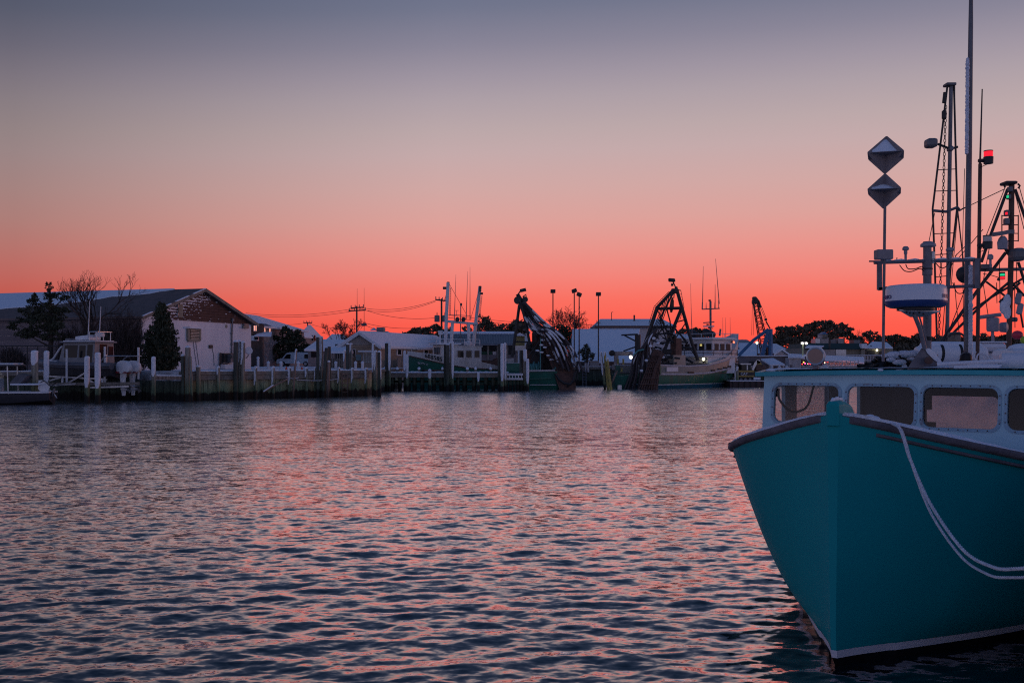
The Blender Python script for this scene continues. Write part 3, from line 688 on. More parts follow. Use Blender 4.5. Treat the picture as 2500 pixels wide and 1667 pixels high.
# wall fittings
lf = thing('louvre_vent', 'square slatted vent with snow on its hood on the white warehouse wall', 'vent', onw(474, 816))
m_tan = M('tan_trim', (.30, .27, .21), (.22, .2, .16), 5, .7)
a, b_, c, d_ = onw(459, 801, .08), onw(487, 803, .08), onw(487, 831, .08), onw(459, 831, .08)
m_lou = M('cream_slats', (.62, .54, .42), (.5, .43, .34), 6, .6)
for p, q_ in ((a, b_), (b_, c), (d_, c), (a, d_)): MB().bar(p, q_, .22, .2, up=gn).build('frame', m_tan, lf, smooth=False)
MB().prism([onw(461, 803, .005), onw(486, 804, .005), onw(486, 830, .005), onw(461, 830, .005)], gn * .03).build('backing', m_dark, lf, smooth=False)
for i in range(7):
    y = 805 + i * 3.7; MB().bar(onw(464.5, y, .09), onw(485, y + .6, .09), .06, .13, up=gn).build('slat', m_lou, lf, smooth=False)
MB().bar(onw(457, 799, .16), onw(489, 801, .16), .5, .14, up=(0, 0, 1)).build('snow', m_snow, lf, smooth=False)
gv = thing('gable_vent', 'narrow tan shuttered vent in the brown gable', 'vent', onw(440, 758))
MB().prism([onw(434, 743, .05), onw(445, 742, .05), onw(445, 775, .05), onw(434, 775, .05)], gn * .08).build('panel', m_tan, gv, smooth=False)
for i in range(9): MB().bar(onw(435.5, 746 + i * 3.2, .14), onw(443.5, 746 + i * 3.2, .14), .05, .08).build('slat', m_tan, gv, smooth=False)
for y in (747, 767): MB().box(onw(434, y, .14), .1, .1, .22).build('hinge', m_alu, gv, smooth=False)
wl = thing('wall_light', 'small box floodlight under the right eave of the warehouse', 'light', onw(597, 796))
MB().prism([onw(591, 790, 0), onw(602, 791, 0), onw(602, 802, 0), onw(591, 801, 0)], gn * .25).build('housing', m_steel, wl, smooth=False); MB().prism([onw(593, 797, .26), onw(601, 797, .26), onw(601, 801, .26), onw(593, 800, .26)], gn * .03).build('lens', m_tan, wl, smooth=False)
cp = thing('conduit', 'vertical grey conduit pipe down the right of the warehouse wall', 'pipe', onw(567, 780))
MB().tube([onw(568, 778, .12), onw(566, 815, .1), onw(566, 862, .1)], .07, 6).build('pipe', m_steel, cp); MB().tube([onw(568, 777, .12), onw(568, 784, .12)], .14, 8).build('weather_head', m_steel, cp)
for y in (812, 838): MB().tube([onw(566, y, .1), onw(566, y + 4, .1)], .1, 8).build('coupling', m_steel, cp)
mt_ = thing('utility_cabinet', 'grey electrical cabinets and meter at the foot of the warehouse wall', 'cabinet', onw(555, 890))
MB().prism([onw(540, 862, .0), onw(566, 862, .0), onw(566, 884, .0), onw(540, 884, .0)], gn * .3).build('cabinet', m_dark, mt_, smooth=False)
MB().prism([onw(555, 864, .32), onw(570, 864, .32), onw(570, 884, .32), onw(555, 884, .32)], gn * .35).build('meter_box', m_steel, mt_, smooth=False); MB().lathe([(.17, 0), (.17, .1), (.1, .16)], onw(564, 870, .67), 12, gn).build('meter', m_glass, mt_)
MB().prism([onw(536, 861, .1), onw(539, 861, .1), onw(539, 898, .1), onw(536, 898, .1)], gn * .08).build('post', m_dark, mt_, smooth=False); MB().tube([onw(540, 884, .5), onw(545, 888, .5), onw(556, 887, .5), onw(560, 884, .5)], .05, 5).build('cable', m_dark, mt_)
tag(MB().prism([onw(509, 842, 0), onw(517, 842, 0), onw(517, 850, 0), onw(509, 850, 0)], gn * .12).build('junction_box', m_dark, smooth=False), 'small dark square box on the middle of the warehouse wall', 'box')
tag(MB().prism([onw(550, 793, 0), onw(554, 793, 0), onw(554, 800, 0), onw(550, 800, 0)], gn * .06).build('wall_plate', m_tan, smooth=False), 'little tilted plate high on the warehouse wall near the pipe', 'plate')
q = MB()
for x0_, x1_ in ((472, 478), (478, 484), (518, 523)): q.tube([onw(x0_, 834 if x0_ < 500 else 850, .03), onw((x0_ + x1_) / 2 + 1, 865, .03), onw(x1_ + (2 if x0_ < 500 else 0), 893, .03)], .022, 4)
tag(q.build('wall_cables', m_steel), 'thin cables hanging down the white warehouse wall', 'cable')
sl_ = thing('swivel_lamp', 'white swivel floodlight on the corner of the warehouse near the tall piles', 'light', onw(607, 862, .1))
MB().lathe([(.1, 0), (.3, .15), (.34, .45)], onw(603, 858, .3), 10, (.6, -.7, .2)).build('head', m_white, sl_); MB().tube([onw(601, 874, .05), onw(606, 868, .35), onw(605, 860, .4)], .04, 5).build('arm', m_dark, sl_)
tag(MB().prism([onw(537, 890, .12), onw(570, 890, .12), onw(570, 901, .12), onw(537, 901, .12)], gn * .5).build('plinth', m_stucco, smooth=False), 'white masonry plinth under the cabinets by the warehouse wall', 'plinth')

# ------------------------------------------------------------------ trees at the left
# conical cedar
rng = np.random.default_rng(11); cb = G(395, 70, 1.55); ct = P(395, 746, 70); Hc = ct.z - cb.z
t = thing('cedar_tree', 'dark conical cedar in front of the white warehouse', 'tree', cb)
MB().tube([cb - V(0, 0, .4), cb + V(0, 0, Hc * .5), ct], [.14, .09, .02], 7).build('trunk', m_bark, t)
pts = []
for i in range(260):
    h = rng.random() ** 1.25; a = rng.uniform(0, 6.28); prof = (.25 + .75 * min(1, h / .18)) * (1 - h) ** .78 if h > .0 else 0
    rad = 1.72 * prof * rng.uniform(.62, 1.2) + .08; z = cb.z + .1 + h * Hc * .93
    tip = np.array([cb.x + math.cos(a) * rad, cb.y + math.sin(a) * rad, z + rng.uniform(.15, .55)]); root_ = np.array([cb.x + math.cos(a) * rad * .25, cb.y + math.sin(a) * rad * .25, z - .1])
    n = 62; f = rng.uniform(.1, 1.0, (n, 1)); wv = (.30 * (1 - f) + .05)
    pts.append(root_ + (tip - root_) * f + rng.normal(size=(n, 3)) * wv * .6)
leaf_mesh('crown', np.vstack(pts), .10, m_leaf, t, rng, up=(0, 0, .9))
evergreen(122, 690, 69, [(120, 705, 8, 16), (127, 728, 22, 14), (118, 755, 30, 20), (80, 738, 16, 12), (78, 762, 30, 20), (110, 790, 52, 24), (50, 795, 30, 16), (62, 815, 34, 14), (150, 770, 22, 20), (130, 822, 34, 14), (156, 728, 12, 8), (30, 800, 12, 8), (85, 725, 8, 12)],
          'dark ragged juniper with a leaning top left of the bare tree', 420, .09, seed=4, gap=.42, gs=1.3, trunk=.2, group='trees in front of the warehouse')
bare_tree(222, 656, 72, 165, 'tall bare tree with spreading branches behind the boat on the lift', seed=19, depth=5, stems=6, trunk=.40, group='trees in front of the warehouse', minr=.011)
rnd = random.Random(21)
for lab, x0_, x1_, yt, dd_ in (('dense brown leafless thicket left of the conical cedar', 255, 352, 762, 71), ('low brown brush behind the cabin of the lifted boat', 130, 262, 790, 70), ('low tangled brush by the wire fence at the far left', 0, 60, 842, 68)):
    b = G((x0_ + x1_) / 2, dd_, GZ); t = thing('thicket', lab, 'shrub', b, group='leafless thickets'); m = MB()
    for i in range(int((x1_ - x0_) * 1.9)):
        px = rnd.uniform(x0_, x1_); p = G(px, dd_ + rnd.uniform(-1.2, 1.2), GZ - .1); e = min(1, 2.2 * min(px - x0_ + 6, x1_ - px + 6) / (x1_ - x0_)); h = (P(px, yt, dd_).z - GZ) * e * rnd.uniform(.55, 1.0)
        limbs(m, p, V(rnd.gauss(0, .28), rnd.gauss(0, .25), 1), h * .40, .02, 4, rnd, spread=.5, up=.25, minr=.009, sides=3)
    m.build('branches', m_twig, t, smooth=False)
# wire fence
t = thing('wire_fence', 'dark chain link fence along the yard behind the lifted boat', 'fence', G(60, 67, GZ))
fa, fb = G(-60, 66.5, 0), G(240, 68, 0)
for i in range(13):
    p = fa.lerp(fb, i / 12); MB().tube([p + V(0, 0, GZ - .2), p + V(0, 0, 3.55)], .035, 6).build('post', m_dark, t)
MB().tube([fa + V(0, 0, 3.52), fb + V(0, 0, 3.52)], .03, 5).build('top_rail', m_dark, t)
q = MB(); nL = int((fb - fa).length / .16)
for i in range(nL):
    for s_ in (-1, 1):
        p = fa.lerp(fb, i / nL); e = fa.lerp(fb, min(1, max(0, (i + s_ * 10.6) / nL))); q.tube([p + V(0, 0, GZ), e + V(0, 0, 3.5)], .006, 3, False)
o = q.build('wire_mesh', m_dark, t, smooth=False); o['kind'] = 'stuff'

# ------------------------------------------------------------------ houses and van behind the quay
m_grey_sh = M('grey_shingle_siding', (.30, .25, .24), (.22, .19, .18), 1.2, .85)
m_sunsetglow = EM('painted_sunset_reflection', (1.0, .42, .30), .85)  # reflection of the orange sky, put into the panes as emission
def hip_roof(mb, a, b, dep, ze_, zr_, ov_=.6, hip=.5, th=.25):
    """hip roof over the rectangle with front edge a-b, running back by the vector dep"""
    a, b, dep = Vector(a), Vector(b), Vector(dep); u = (b - a).normalized(); w_ = dep.normalized(); L_ = (b - a).length
    c = [a - u * ov_ - w_ * ov_, b + u * ov_ - w_ * ov_, b + u * ov_ + dep + w_ * ov_, a - u * ov_ + dep + w_ * ov_]
    r0, r1 = a + dep / 2 + u * L_ * hip * .5, b + dep / 2 - u * L_ * hip * .5
    vs = [up(q, ze_) for q in c] + [up(r0, zr_), up(r1, zr_)] + [up(q, ze_ - th) for q in c]
    return mb.add(vs, [(0, 1, 5, 4), (1, 2, 5), (2, 3, 4, 5), (3, 0, 4), (6, 7, 1, 0), (7, 8, 2, 1), (8, 9, 3, 2), (9, 6, 0, 3), (9, 8, 7, 6)])
def arch_win(house, c, ux, wd, ht, arch=True, lit=True):  # lit: pane carries the painted sunset reflection, no lamp inside
    n = V(ux.y, -ux.x, 0); pl = []
    if arch:
        for i in range(9): a = math.pi * i / 8; pl.append(c + ux * math.cos(a) * wd / 2 + V(0, 0, math.sin(a) * wd / 2 * 1.0 + ht / 2 - wd / 2))
    else: pl += [c + ux * wd / 2 + V(0, 0, ht / 2), c - ux * wd / 2 + V(0, 0, ht / 2)]
    pl += [c - ux * wd / 2 - V(0, 0, ht / 2), c + ux * wd / 2 - V(0, 0, ht / 2)]
    cen = sum(pl, V(0, 0, 0)) / len(pl)
    o = MB().prism([cen + (q - cen) * 1.16 + n * .01 for q in pl], n * .06).build('window', m_white, house, smooth=False)
    MB().prism([q + n * .075 for q in pl], n * .02).build('pane', m_sunsetglow if lit else m_darkglass, o, smooth=False)
    MB().bar(c + n * .11 - V(0, 0, ht / 2), c + n * .11 + V(0, 0, ht / 2), .07).build('mullion', m_white, o, smooth=False)
# big shingled house
a, b_ = G(612, 150, GZ), G(742, 178, GZ); ux = (b_ - a).normalized(); dep = V(-ux.y, ux.x, 0) * 12
t = thing('shingled_house', 'large grey house with a snowy hip roof and arched windows with the orange sunset reflection painted as glow', 'house', a)
zt = P(650, 797, 155).z
MB().prism([a, b_, b_ + dep, a + dep], V(0, 0, zt - GZ)).build('wall', m_grey_sh, t, smooth=False)
hip_roof(MB(), a, b_, dep, zt + .05, P(650, 766, 165).z, .7, .55).build('roof', m_snow, t, smooth=False)
MB().box(a + ux * 2.2 + dep * .35 + V(0, 0, P(620, 770, 156).z - GZ - .5), 1.6, 1.4, 2.6).build('chimney', m_grey_sh, t, smooth=False)
for px in (645, 658, 699, 732):
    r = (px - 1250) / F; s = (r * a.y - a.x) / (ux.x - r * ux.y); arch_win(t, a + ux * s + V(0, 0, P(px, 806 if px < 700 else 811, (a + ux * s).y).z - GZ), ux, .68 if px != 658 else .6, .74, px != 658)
# its dark shingled wing with the balcony window
a2, b2 = G(600, 138, GZ), G(641, 141, GZ)
t = thing('house_wing', 'dark shingled house with one small window painted with sunset glow beside the warehouse corner', 'house', a2)
MB().prism([a2, b2, b2 + V(-2, 9, 0), a2 + V(-2, 9, 0)], V(0, 0, P(620, 789, 139).z - GZ)).build('wall', M('dark_shingle', (.10, .075, .07), (.07, .055, .05), 1.5, .9), t, smooth=False)
u2 = (b2 - a2).normalized(); rz_ = P(620, 789, 139).z
MB().add([up(a2 - u2 - V(0, 1, 0), rz_), up(b2 + u2 - V(0, 1, 0), rz_), up(b2 + V(-4, 5, 0), P(625, 765, 144).z), up(a2 + V(0, 5, 0), P(605, 776, 144).z), up(a2 + V(-2, 10, 0), rz_), up(b2 + V(-1, 10, 0), rz_)], [(0, 1, 2, 3), (3, 2, 5, 4), (0, 3, 4), (1, 5, 2), (0, 4, 5, 1)]).build('roof', m_snow, t, smooth=False)
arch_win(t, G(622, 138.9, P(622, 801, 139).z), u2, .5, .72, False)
MB().prism([G(619, 137.6, P(620, 832, 138).z), G(632, 137.6, P(620, 832, 138).z), G(632, 137.6, P(620, 820, 138).z), G(619, 137.6, P(620, 820, 138).z)], V(0, -1.2, 0)).build('bay', m_white, t, smooth=False)
MB().add([G(617, 136, P(620, 822, 138).z), G(662, 138, P(620, 822, 138).z), G(664, 142, P(662, 809, 140).z), G(635, 142, P(640, 809, 140).z)], [(0, 1, 2, 3)]).build('porch_roof', m_snow, t, smooth=False)
MB().prism([G(621, 136.3, P(620, 830, 138).z), G(631, 136.3, P(620, 830, 138).z), G(631, 136.3, P(620, 823, 138).z), G(621, 136.3, P(620, 823, 138).z)], V(0, -.06, 0)).build('window', m_darkglass, t, smooth=False)
# smaller house right of it
a3, b3 = G(738, 185, GZ), G(785, 196, GZ); u3 = (b3 - a3).normalized()
t = thing('small_house', 'small pale house with a steep snowy roof sloping down to the right', 'house', a3)
MB().prism([a3, b3, b3 + V(-3, 10, 0), a3 + V(-3, 10, 0)], V(0, 0, P(760, 822, 188).z - GZ)).build('wall', m_grey_sh, t, smooth=False)
hip_roof(MB(), a3, b3, V(-3, 10, 0), P(760, 822, 188).z, P(720, 790, 190).z, .6, .9).build('roof', m_snow, t, smooth=False)
for px in (762, 768): MB().prism([G(px - 2, 190.5, P(px, 831, 190).z), G(px + 2, 191, P(px, 831, 190).z), G(px + 2, 191, P(px, 818, 190).z), G(px - 2, 190.5, P(px, 818, 190).z)], V(.1, -.3, 0)).build('window', m_darkglass, t, smooth=False)
# low blue snow roof house between, and far roofs
t = thing('low_house', 'low house with a wide snowy roof behind the tall dark cluster of piles', 'house', G(790, 140, GZ))
a4, b4 = G(752, 138, GZ), G(838, 142, GZ)
MB().prism([a4, b4, b4 + V(0, 9, 0), a4 + V(0, 9, 0)], V(0, 0, P(790, 855, 140).z - GZ)).build('wall', m_grey_sh, t, smooth=False)
hip_roof(MB(), a4, b4, V(0, 9, 0), P(790, 853, 140).z, P(790, 828, 144).z, .5, .25).build('roof', m_snow, t, smooth=False)
for px in (764, 770): MB().prism([G(px - 4, 138.4, P(px, 872, 138).z), G(px + 2, 138.4, P(px, 872, 138).z), G(px + 2, 138.4, P(px, 859, 138).z), G(px - 4, 138.4, P(px, 859, 138).z)], V(0, -.1, 0)).build('window', m_darkglass, t, smooth=False)
for nm, lab, px0, px1, dd_, ye, yr in (('far_house', 'distant snowy roof rising behind the bare tree left of the utility pole', 782, 850, 230, 842, 815), ('far_house', 'distant snowy roof with a grey dormer behind the tan cottage', 872, 965, 215, 822, 808), ('far_house', 'small snowy roof peak far behind, left of the dark evergreens', 985, 1030, 220, 822, 809)):
    t = thing(nm, lab, 'house', G(px0, dd_, GZ), group='far snowy houses'); a5, b5 = G(px0 + 4, dd_, GZ), G(px1 - 4, dd_ + 3, GZ)
    MB().prism([a5, b5, b5 + V(0, 10, 0), a5 + V(0, 10, 0)], V(0, 0, P(px0, ye, dd_).z - GZ)).build('wall', m_grey_sh, t, smooth=False)
    hip_roof(MB(), a5, b5, V(0, 10, 0), P(px0, ye, dd_).z, P(px0, yr, dd_ + 5).z, .4, .5).build('roof', m_snow, t, smooth=False)
    if 'dormer' in lab:
        MB().box(G(930, dd_ - 1, P(930, 806, dd_).z), 17 / F * dd_, 3, 12 / F * dd_).build('dormer', m_grey_sh, t, smooth=False)
        MB().add([G(902, dd_ - 1, P(900, 807, dd_).z), G(922, dd_ - 1, P(900, 807, dd_).z), G(913, dd_ + 3, P(900, 798, dd_).z)], [(0, 1, 2)]).build('peak', m_snow, t, smooth=False)

# tan cottage with porch
t = thing('cottage', 'tan gabled cottage with a long snowy roof behind the quay', 'house', G(885, 108, GZ))
m_tanw = M('tan_clapboard', (.34, .26, .19), (.28, .21, .155), 2.5, .8)
m_gab = M('grey_gable', (.36, .33, .30), (.30, .27, .25), 3, .8)
d0 = 108; ca, cb_ = G(842, d0, GZ), G(926, d0 + 1, GZ); zc = P(880, 842, d0).z; zp = P(882, 814, d0).z
dpt = V(6.6, 17, 0)   # runs back to the right
nw = 9
for i in range(nw):
    z0 = GZ - .2 + (zc - GZ + .2) * i / nw; z1 = GZ - .2 + (zc - GZ + .2) * (i + 1) / nw - .02
    MB().bar(up(ca, (z0 + z1) / 2), up(cb_, (z0 + z1) / 2), .1, z1 - z0).build('clapboard', m_tanw, t, smooth=False)
MB().prism([up(ca, GZ - .2) + V(0, .06, 0), up(cb_, GZ - .2) + V(0, .06, 0), up(cb_, GZ - .2) + dpt, up(ca, GZ - .2) + dpt], V(0, 0, zc - GZ + .2)).build('wall', m_tanw, t, smooth=False)
mid_ = (ca + cb_) / 2
MB().prism([up(ca, zc) + V(0, -.02, 0), up(cb_, zc) + V(0, -.02, 0), up(mid_, zp - .1) + V(0, -.02, 0)], dpt).build('gable', m_gab, t, smooth=False)
ug = (cb_ - ca).normalized(); dn = dpt.normalized()
for sg, e in ((-1, ca), (1, cb_)):
    a_ = up(e + ug * sg * .55, zc - .32) - dn * .7; p_ = up(mid_, zp + .08) - dn * .7
    MB().prism([a_, p_, p_ + V(0, 0, .22), a_ + V(0, 0, .22)], dpt * 1.06).build('roof', m_snow, t, smooth=False)
    MB().bar(a_ - V(0, .05, .06), p_ - V(0, .05, .06), .08, .24).build('barge_board', m_white, t, smooth=False)
MB().prism([G(882, d0 - 2, GZ), G(910, d0 - 2, GZ), G(910, d0 - 2, P(900, 862, d0).z), G(882, d0 - 2, P(900, 862, d0).z)], V(0, 1.8, 0)).build('entry', m_tanw, t, smooth=False)
MB().box(G(893, d0 - 2.3, P(893, 858, d0).z), 34 / F * d0, 1.0, .16).build('entry_canopy', m_white, t, smooth=False)
MB().box(G(876, d0 - .5, P(876, 873, d0).z), 12 / F * d0, .5, 14 / F * d0).build('cabinet', M('teal_panel', (.22, .32, .32), None, rough=.6), t, smooth=False)
for px0, px1, y0, y1, mm in ((861, 868, 852, 871, m_darkglass), (887, 896, 862, 885, m_sunsetglow), (898, 907, 862, 885, m_tan)):
    dq = d0 - 2.02 if px0 > 880 else d0 - .06
    o = MB().prism([G(px0, dq, P(px0, y1, dq).z), G(px1, dq, P(px0, y1, dq).z), G(px1, dq, P(px0, y0, dq).z), G(px0, dq, P(px0, y0, dq).z)], V(0, -.05, 0)).build('window', m_white, t, smooth=False)
    MB().prism([G(px0 + 1, dq - .06, P(px0, y1 - 1, dq).z), G(px1 - 1, dq - .06, P(px0, y1 - 1, dq).z), G(px1 - 1, dq - .06, P(px0, y0 + 1, dq).z), G(px0 + 1, dq - .06, P(px0, y0 + 1, dq).z)], V(0, -.03, 0)).build('pane', m_tan if mm is m_sunsetglow else mm, o, smooth=False)
# long side wing of the cottage
la, lb = cb_ + V(.05, .3, 0), cb_ + dpt
su = (lb - la).normalized(); sn = V(su.y, -su.x, 0)
o = MB().bar(la + sn * .12 + V(0, 0, zc - GZ - .35), lb + sn * .12 + V(0, 0, zc - GZ - .35), .2, .16).build('eave_board', m_white, t, smooth=False)
for f, w_, h, z, mm in ((.62, 1.4, 2.2, 1.5, m_white), (.24, 1.2, 1.1, 1.9, m_white), (.88, 1.2, 1.1, 1.9, m_white)):
    c = la.lerp(lb, f) + sn * .05 + V(0, 0, z); o = MB().obox(c, su * w_ / 2, sn * .06, V(0, 0, h / 2)).build('window', mm, t, smooth=False); MB().obox(c + sn * .07, su * w_ * .3, sn * .03, V(0, 0, h * .36)).build('pane', m_darkglass, o, smooth=False)
for i in range(16):
    c = la.lerp(lb, .08 + i * .06) + sn * 1.6; MB().box(c + V(0, 0, .55), .9, .08, 1.1, math.atan2(su.y, su.x)).build('fence_board', m_timber, t, smooth=False)
# screened porch at the left
t = thing('porch', 'screened porch with a blue snowy roof left of the tan cottage', 'porch', G(825, 106, GZ))
pa, pb = G(806, 106, GZ), G(847, 106, GZ)
for i in range(8):
    p = pa.lerp(pb, i / 7); MB().box(p + V(0, 0, (P(0, 858, 106).z - GZ) / 2), .12, .12, P(0, 858, 106).z - GZ).build('post', m_timber, t, smooth=False)
MB().box((pa + pb) / 2 + V(0, .1, .5), (pb - pa).length, .08, 1.0).build('skirt_wall', m_timber, t, smooth=False)
MB().box((pa + pb) / 2 + V(0, 3, 1.3), (pb - pa).length, .1, 2.6).build('back_wall', m_dark, t, smooth=False)
hip_roof(MB(), pa, pb, V(0, 4, 0), P(0, 857, 106).z, P(0, 843, 108).z, .4, .4).build('roof', m_snow, t, smooth=False)

# white van
vb = G(724, 148, GZ); t = thing('parked_van', 'white cargo van parked on the snowy yard, seen from its rear corner', 'van', vb, rz=R(172))
# local: +x forward, length 5.4, width 2.0
m_van = M('van_paint', (.66, .70, .72), (.58, .62, .64), 1.5, .4)
def loc(t_, mb, nm, mt, par=None, **k):
    Mx = t_.matrix_basis; mb.v = [Mx @ q for q in mb.v]; return mb.build(nm, mt, par or t_, **k)
side = [(-2.7, .45), (-2.75, 1.0), (-2.68, 1.85), (-2.45, 2.05), (.95, 2.05), (1.25, 1.95), (1.85, 1.25), (2.65, 1.05), (2.75, .8), (2.72, .42)]
def slab(y): return [V(x, y, z) for x, z in side]
loc(t, MB().loft([[V(x, y * (1.0 if z < 1.2 else 1.0 - .10 * (z - 1.2)), z) for x, z in side] for y in (-1, -.96, .96, 1)]), 'body', m_van, ang=30)
for s_ in (-1, 1):
    def sd(pts, off=1.005): return [V(x, s_ * (off if z < 1.2 else off - .10 * (z - 1.2)), z) for x, z in pts]
    loc(t, MB().prism(sd([(.55, 1.18), (1.62, 1.18), (1.18, 1.78), (.55, 1.80)]), V(0, s_ * .03, 0)), 'side_window', m_darkglass, smooth=False)
    loc(t, MB().prism(sd([(-2.45, 1.2), (-1.55, 1.2), (-1.55, 1.78), (-2.45, 1.78)]), V(0, s_ * .03, 0)), 'side_window', m_darkglass, smooth=False)
    for xw in (-1.75, 1.75):
        wo_ = loc(t, MB().lathe([(.20, -.13), (.36, -.12), (.38, 0), (.36, .12), (.2, .13)], (xw, s_ * .92, .38), 18, (0, 1, 0)), 'wheel', m_black)
        loc(t, MB().lathe([(.02, .0), (.2, .0), (.21, .03)], (xw, s_ * 1.04, .38), 12, (0, s_, 0)), 'hubcap', m_alu, wo_)
    loc(t, MB().prism([V(-2.72, s_ * .9, 1.1), V(-2.72, s_ * .98, 1.1), V(-2.69, s_ * .94, 1.75), V(-2.69, s_ * .86, 1.75)], V(-.05, 0, 0)), 'tail_light', M('red_lens', (.35, .02, .02), None, rough=.3), smooth=False)
    loc(t, MB().box((1.32, s_ * 1.12, 1.3), .12, .22, .2), 'wing_mirror', m_black, smooth=False)
    loc(t, MB().box((2.72, s_ * .75, .95), .06, .3, .2), 'headlight', m_glass, smooth=False)
    loc(t, MB().box((-.2, s_ * 1.012, 1.1), .012, .03, 1.4), 'door_seam', m_dark, smooth=False)
for y in (-.45, .45): loc(t, MB().prism([V(-2.74, y - .36, 1.15), V(-2.74, y + .36, 1.15), V(-2.70, y + .34, 1.75), V(-2.70, y - .34, 1.75)], V(-.03, 0, 0)), 'rear_window', m_darkglass, smooth=False)
loc(t, MB().box((-2.8, 0, .5), .16, 1.9, .2), 'rear_bumper', m_dark, smooth=False); loc(t, MB().box((2.78, 0, .5), .16, 1.9, .2), 'front_bumper', m_dark, smooth=False)
loc(t, MB().prism([V(1.3, -.85, 1.93), V(1.3, .85, 1.93), V(1.86, .9, 1.28), V(1.86, -.9, 1.28)], V(.03, 0, .03)), 'windscreen', m_darkglass, smooth=False)
loc(t, MB().box((-.8, 0, 2.07), 3.2, 1.6, .05), 'snow', m_snow, smooth=False)

# trees behind the van and cottage
evergreen(690, 800, 162, [(702, 818, 24, 20), (690, 845, 38, 26), (728, 838, 28, 20), (742, 860, 30, 20), (668, 868, 34, 20), (716, 868, 40, 18), (728, 815, 10, 12)], 'broad dark evergreen behind the van', 75, .26, seed=14, gap=.3, group='evergreens behind the quay')
bare_tree(650, 828, 152, 60, 'small bare tree with snow white branches left of the van', seed=5, depth=4, mat=m_palebark, stems=5, trunk=.35, group='bare trees beyond the quay', minr=.03)
bare_tree(838, 776, 205, 84, 'round leafless reddish tree left of the utility pole', seed=12, depth=6, mat=m_twig, stems=5, group='bare trees beyond the quay', minr=.035)
bare_tree(1380, 743, 142, 150, 'wide bare tree among the tall floodlight poles', seed=15, depth=6, stems=5, group='bare trees beyond the quay', trunk=.3, minr=.018)

# ------------------------------------------------------------------ utility poles and wires
def upole(px, ytop, d, label, arms, extras=None):
    b = G(px, d, GZ); tp = P(px, ytop, d); t = thing('utility_pole', label, 'utility pole', b, group='utility poles')
    MB().tube([b, tp], [.2, .15], 8).build('pole', m_dark, t)
    for y, x0_, x1_, tilt in arms:
        o = MB().bar(P(x0_, y + tilt, d - .2), P(x1_, y - tilt, d - .2), .2, .24).build('cross_arm', m_dark, t, smooth=False)
        for k in range(4):
            p = P(x0_ + (x1_ - x0_) * (.04 + k * .31), y + tilt - 2 * tilt * k / 3, d - .2); MB().lathe([(.07, 0), (.1, .12), (.06, .25), (.1, .35), (.03, .45)], p + V(0, 0, .1), 8).build('insulator', m_steel, o)
    return t
upole(871, 747, 190, 'tall utility pole with two cross arms behind the tan cottage', [(751, 856, 888, 1), (758, 851, 893, 1)])
t = bpy.data.objects[-1] if False else None
upole(751, 786, 260, 'short far utility pole right of the grey house', [(788, 741, 762, 0)])
tp = upole(1078, 729, 170, 'utility pole with two grey transformers behind the trawler bow', [(733, 1063, 1089, -1.5)])
for x in (1067, 1086):
    c = P(x, 778, 169.3); MB().lathe([(.42, -.55), (.45, -.5), (.45, .5), (.3, .6)], c, 12).build('transformer', m_steel, tp); MB().lathe([(.06, .6), (.09, .8), (.05, 1.1)], c, 6).build('bushing', m_dark, tp)
lamp = thing('street_lamp', 'street lamp arm on the tall utility pole behind the cottage', 'lamp', P(871, 800, 189.5))
MB().tube(smooth_path([P(871, 800, 189.6), P(879, 792, 189.3), P(887, 792, 189)], 4), .08, 6).build('arm', m_dark, lamp); MB().lathe([(.1, -.5), (.3, -.1), (.25, .4), (.1, .6)], P(888, 792.5, 189), 8, (1, 0, 0)).build('head', m_steel, lamp)
for lab, pts in (('upper wires running left from the tall utility pole over the houses', [((872, 752, 189.5), (600, 764, 230)), ((870, 758, 189.5), (600, 768, 230))]),
                 ('wires between the two utility poles left of the trawler', [((880, 751, 189.5), (1065, 733, 170)), ((888, 757, 189.5), (1063, 736, 170)), ((878, 752, 189.5), (1072, 775, 170))]),
                 ('low wires from the tall utility pole down to the evergreens', [((872, 784, 189.5), (1010, 812, 175)), ((872, 783, 189.5), (1072, 795, 170))]),
                 ('faint far wires left of the tall utility pole', [((751, 788, 260), (866, 793, 192)), ((751, 787, 260), (620, 780, 240))]),
                 ('wires running right from the transformer pole', [((1085, 768, 170), (1560, 790, 210)), ((1085, 774, 170), (1560, 795, 210))])):
    q = MB()
    for p0, p1 in pts: q.tube(sag(P(*p0), P(*p1), .9, 14), .035, 4)
    tag(q.build('overhead_wires', m_dark), lab, 'wires', 'overhead wires')
for lab, px, y0, y1 in (('thin whip antenna left of the utility pole top', 872, 704, 830), ('thin whip antenna right of the utility pole top', 889, 703, 830)):
    tag(MB().tube([P(px, y1, 150), P(px, y0, 150)], [.05, .018], 5).build('whip_antenna', m_dark), lab, 'antenna', 'whip antennas above the cottage')

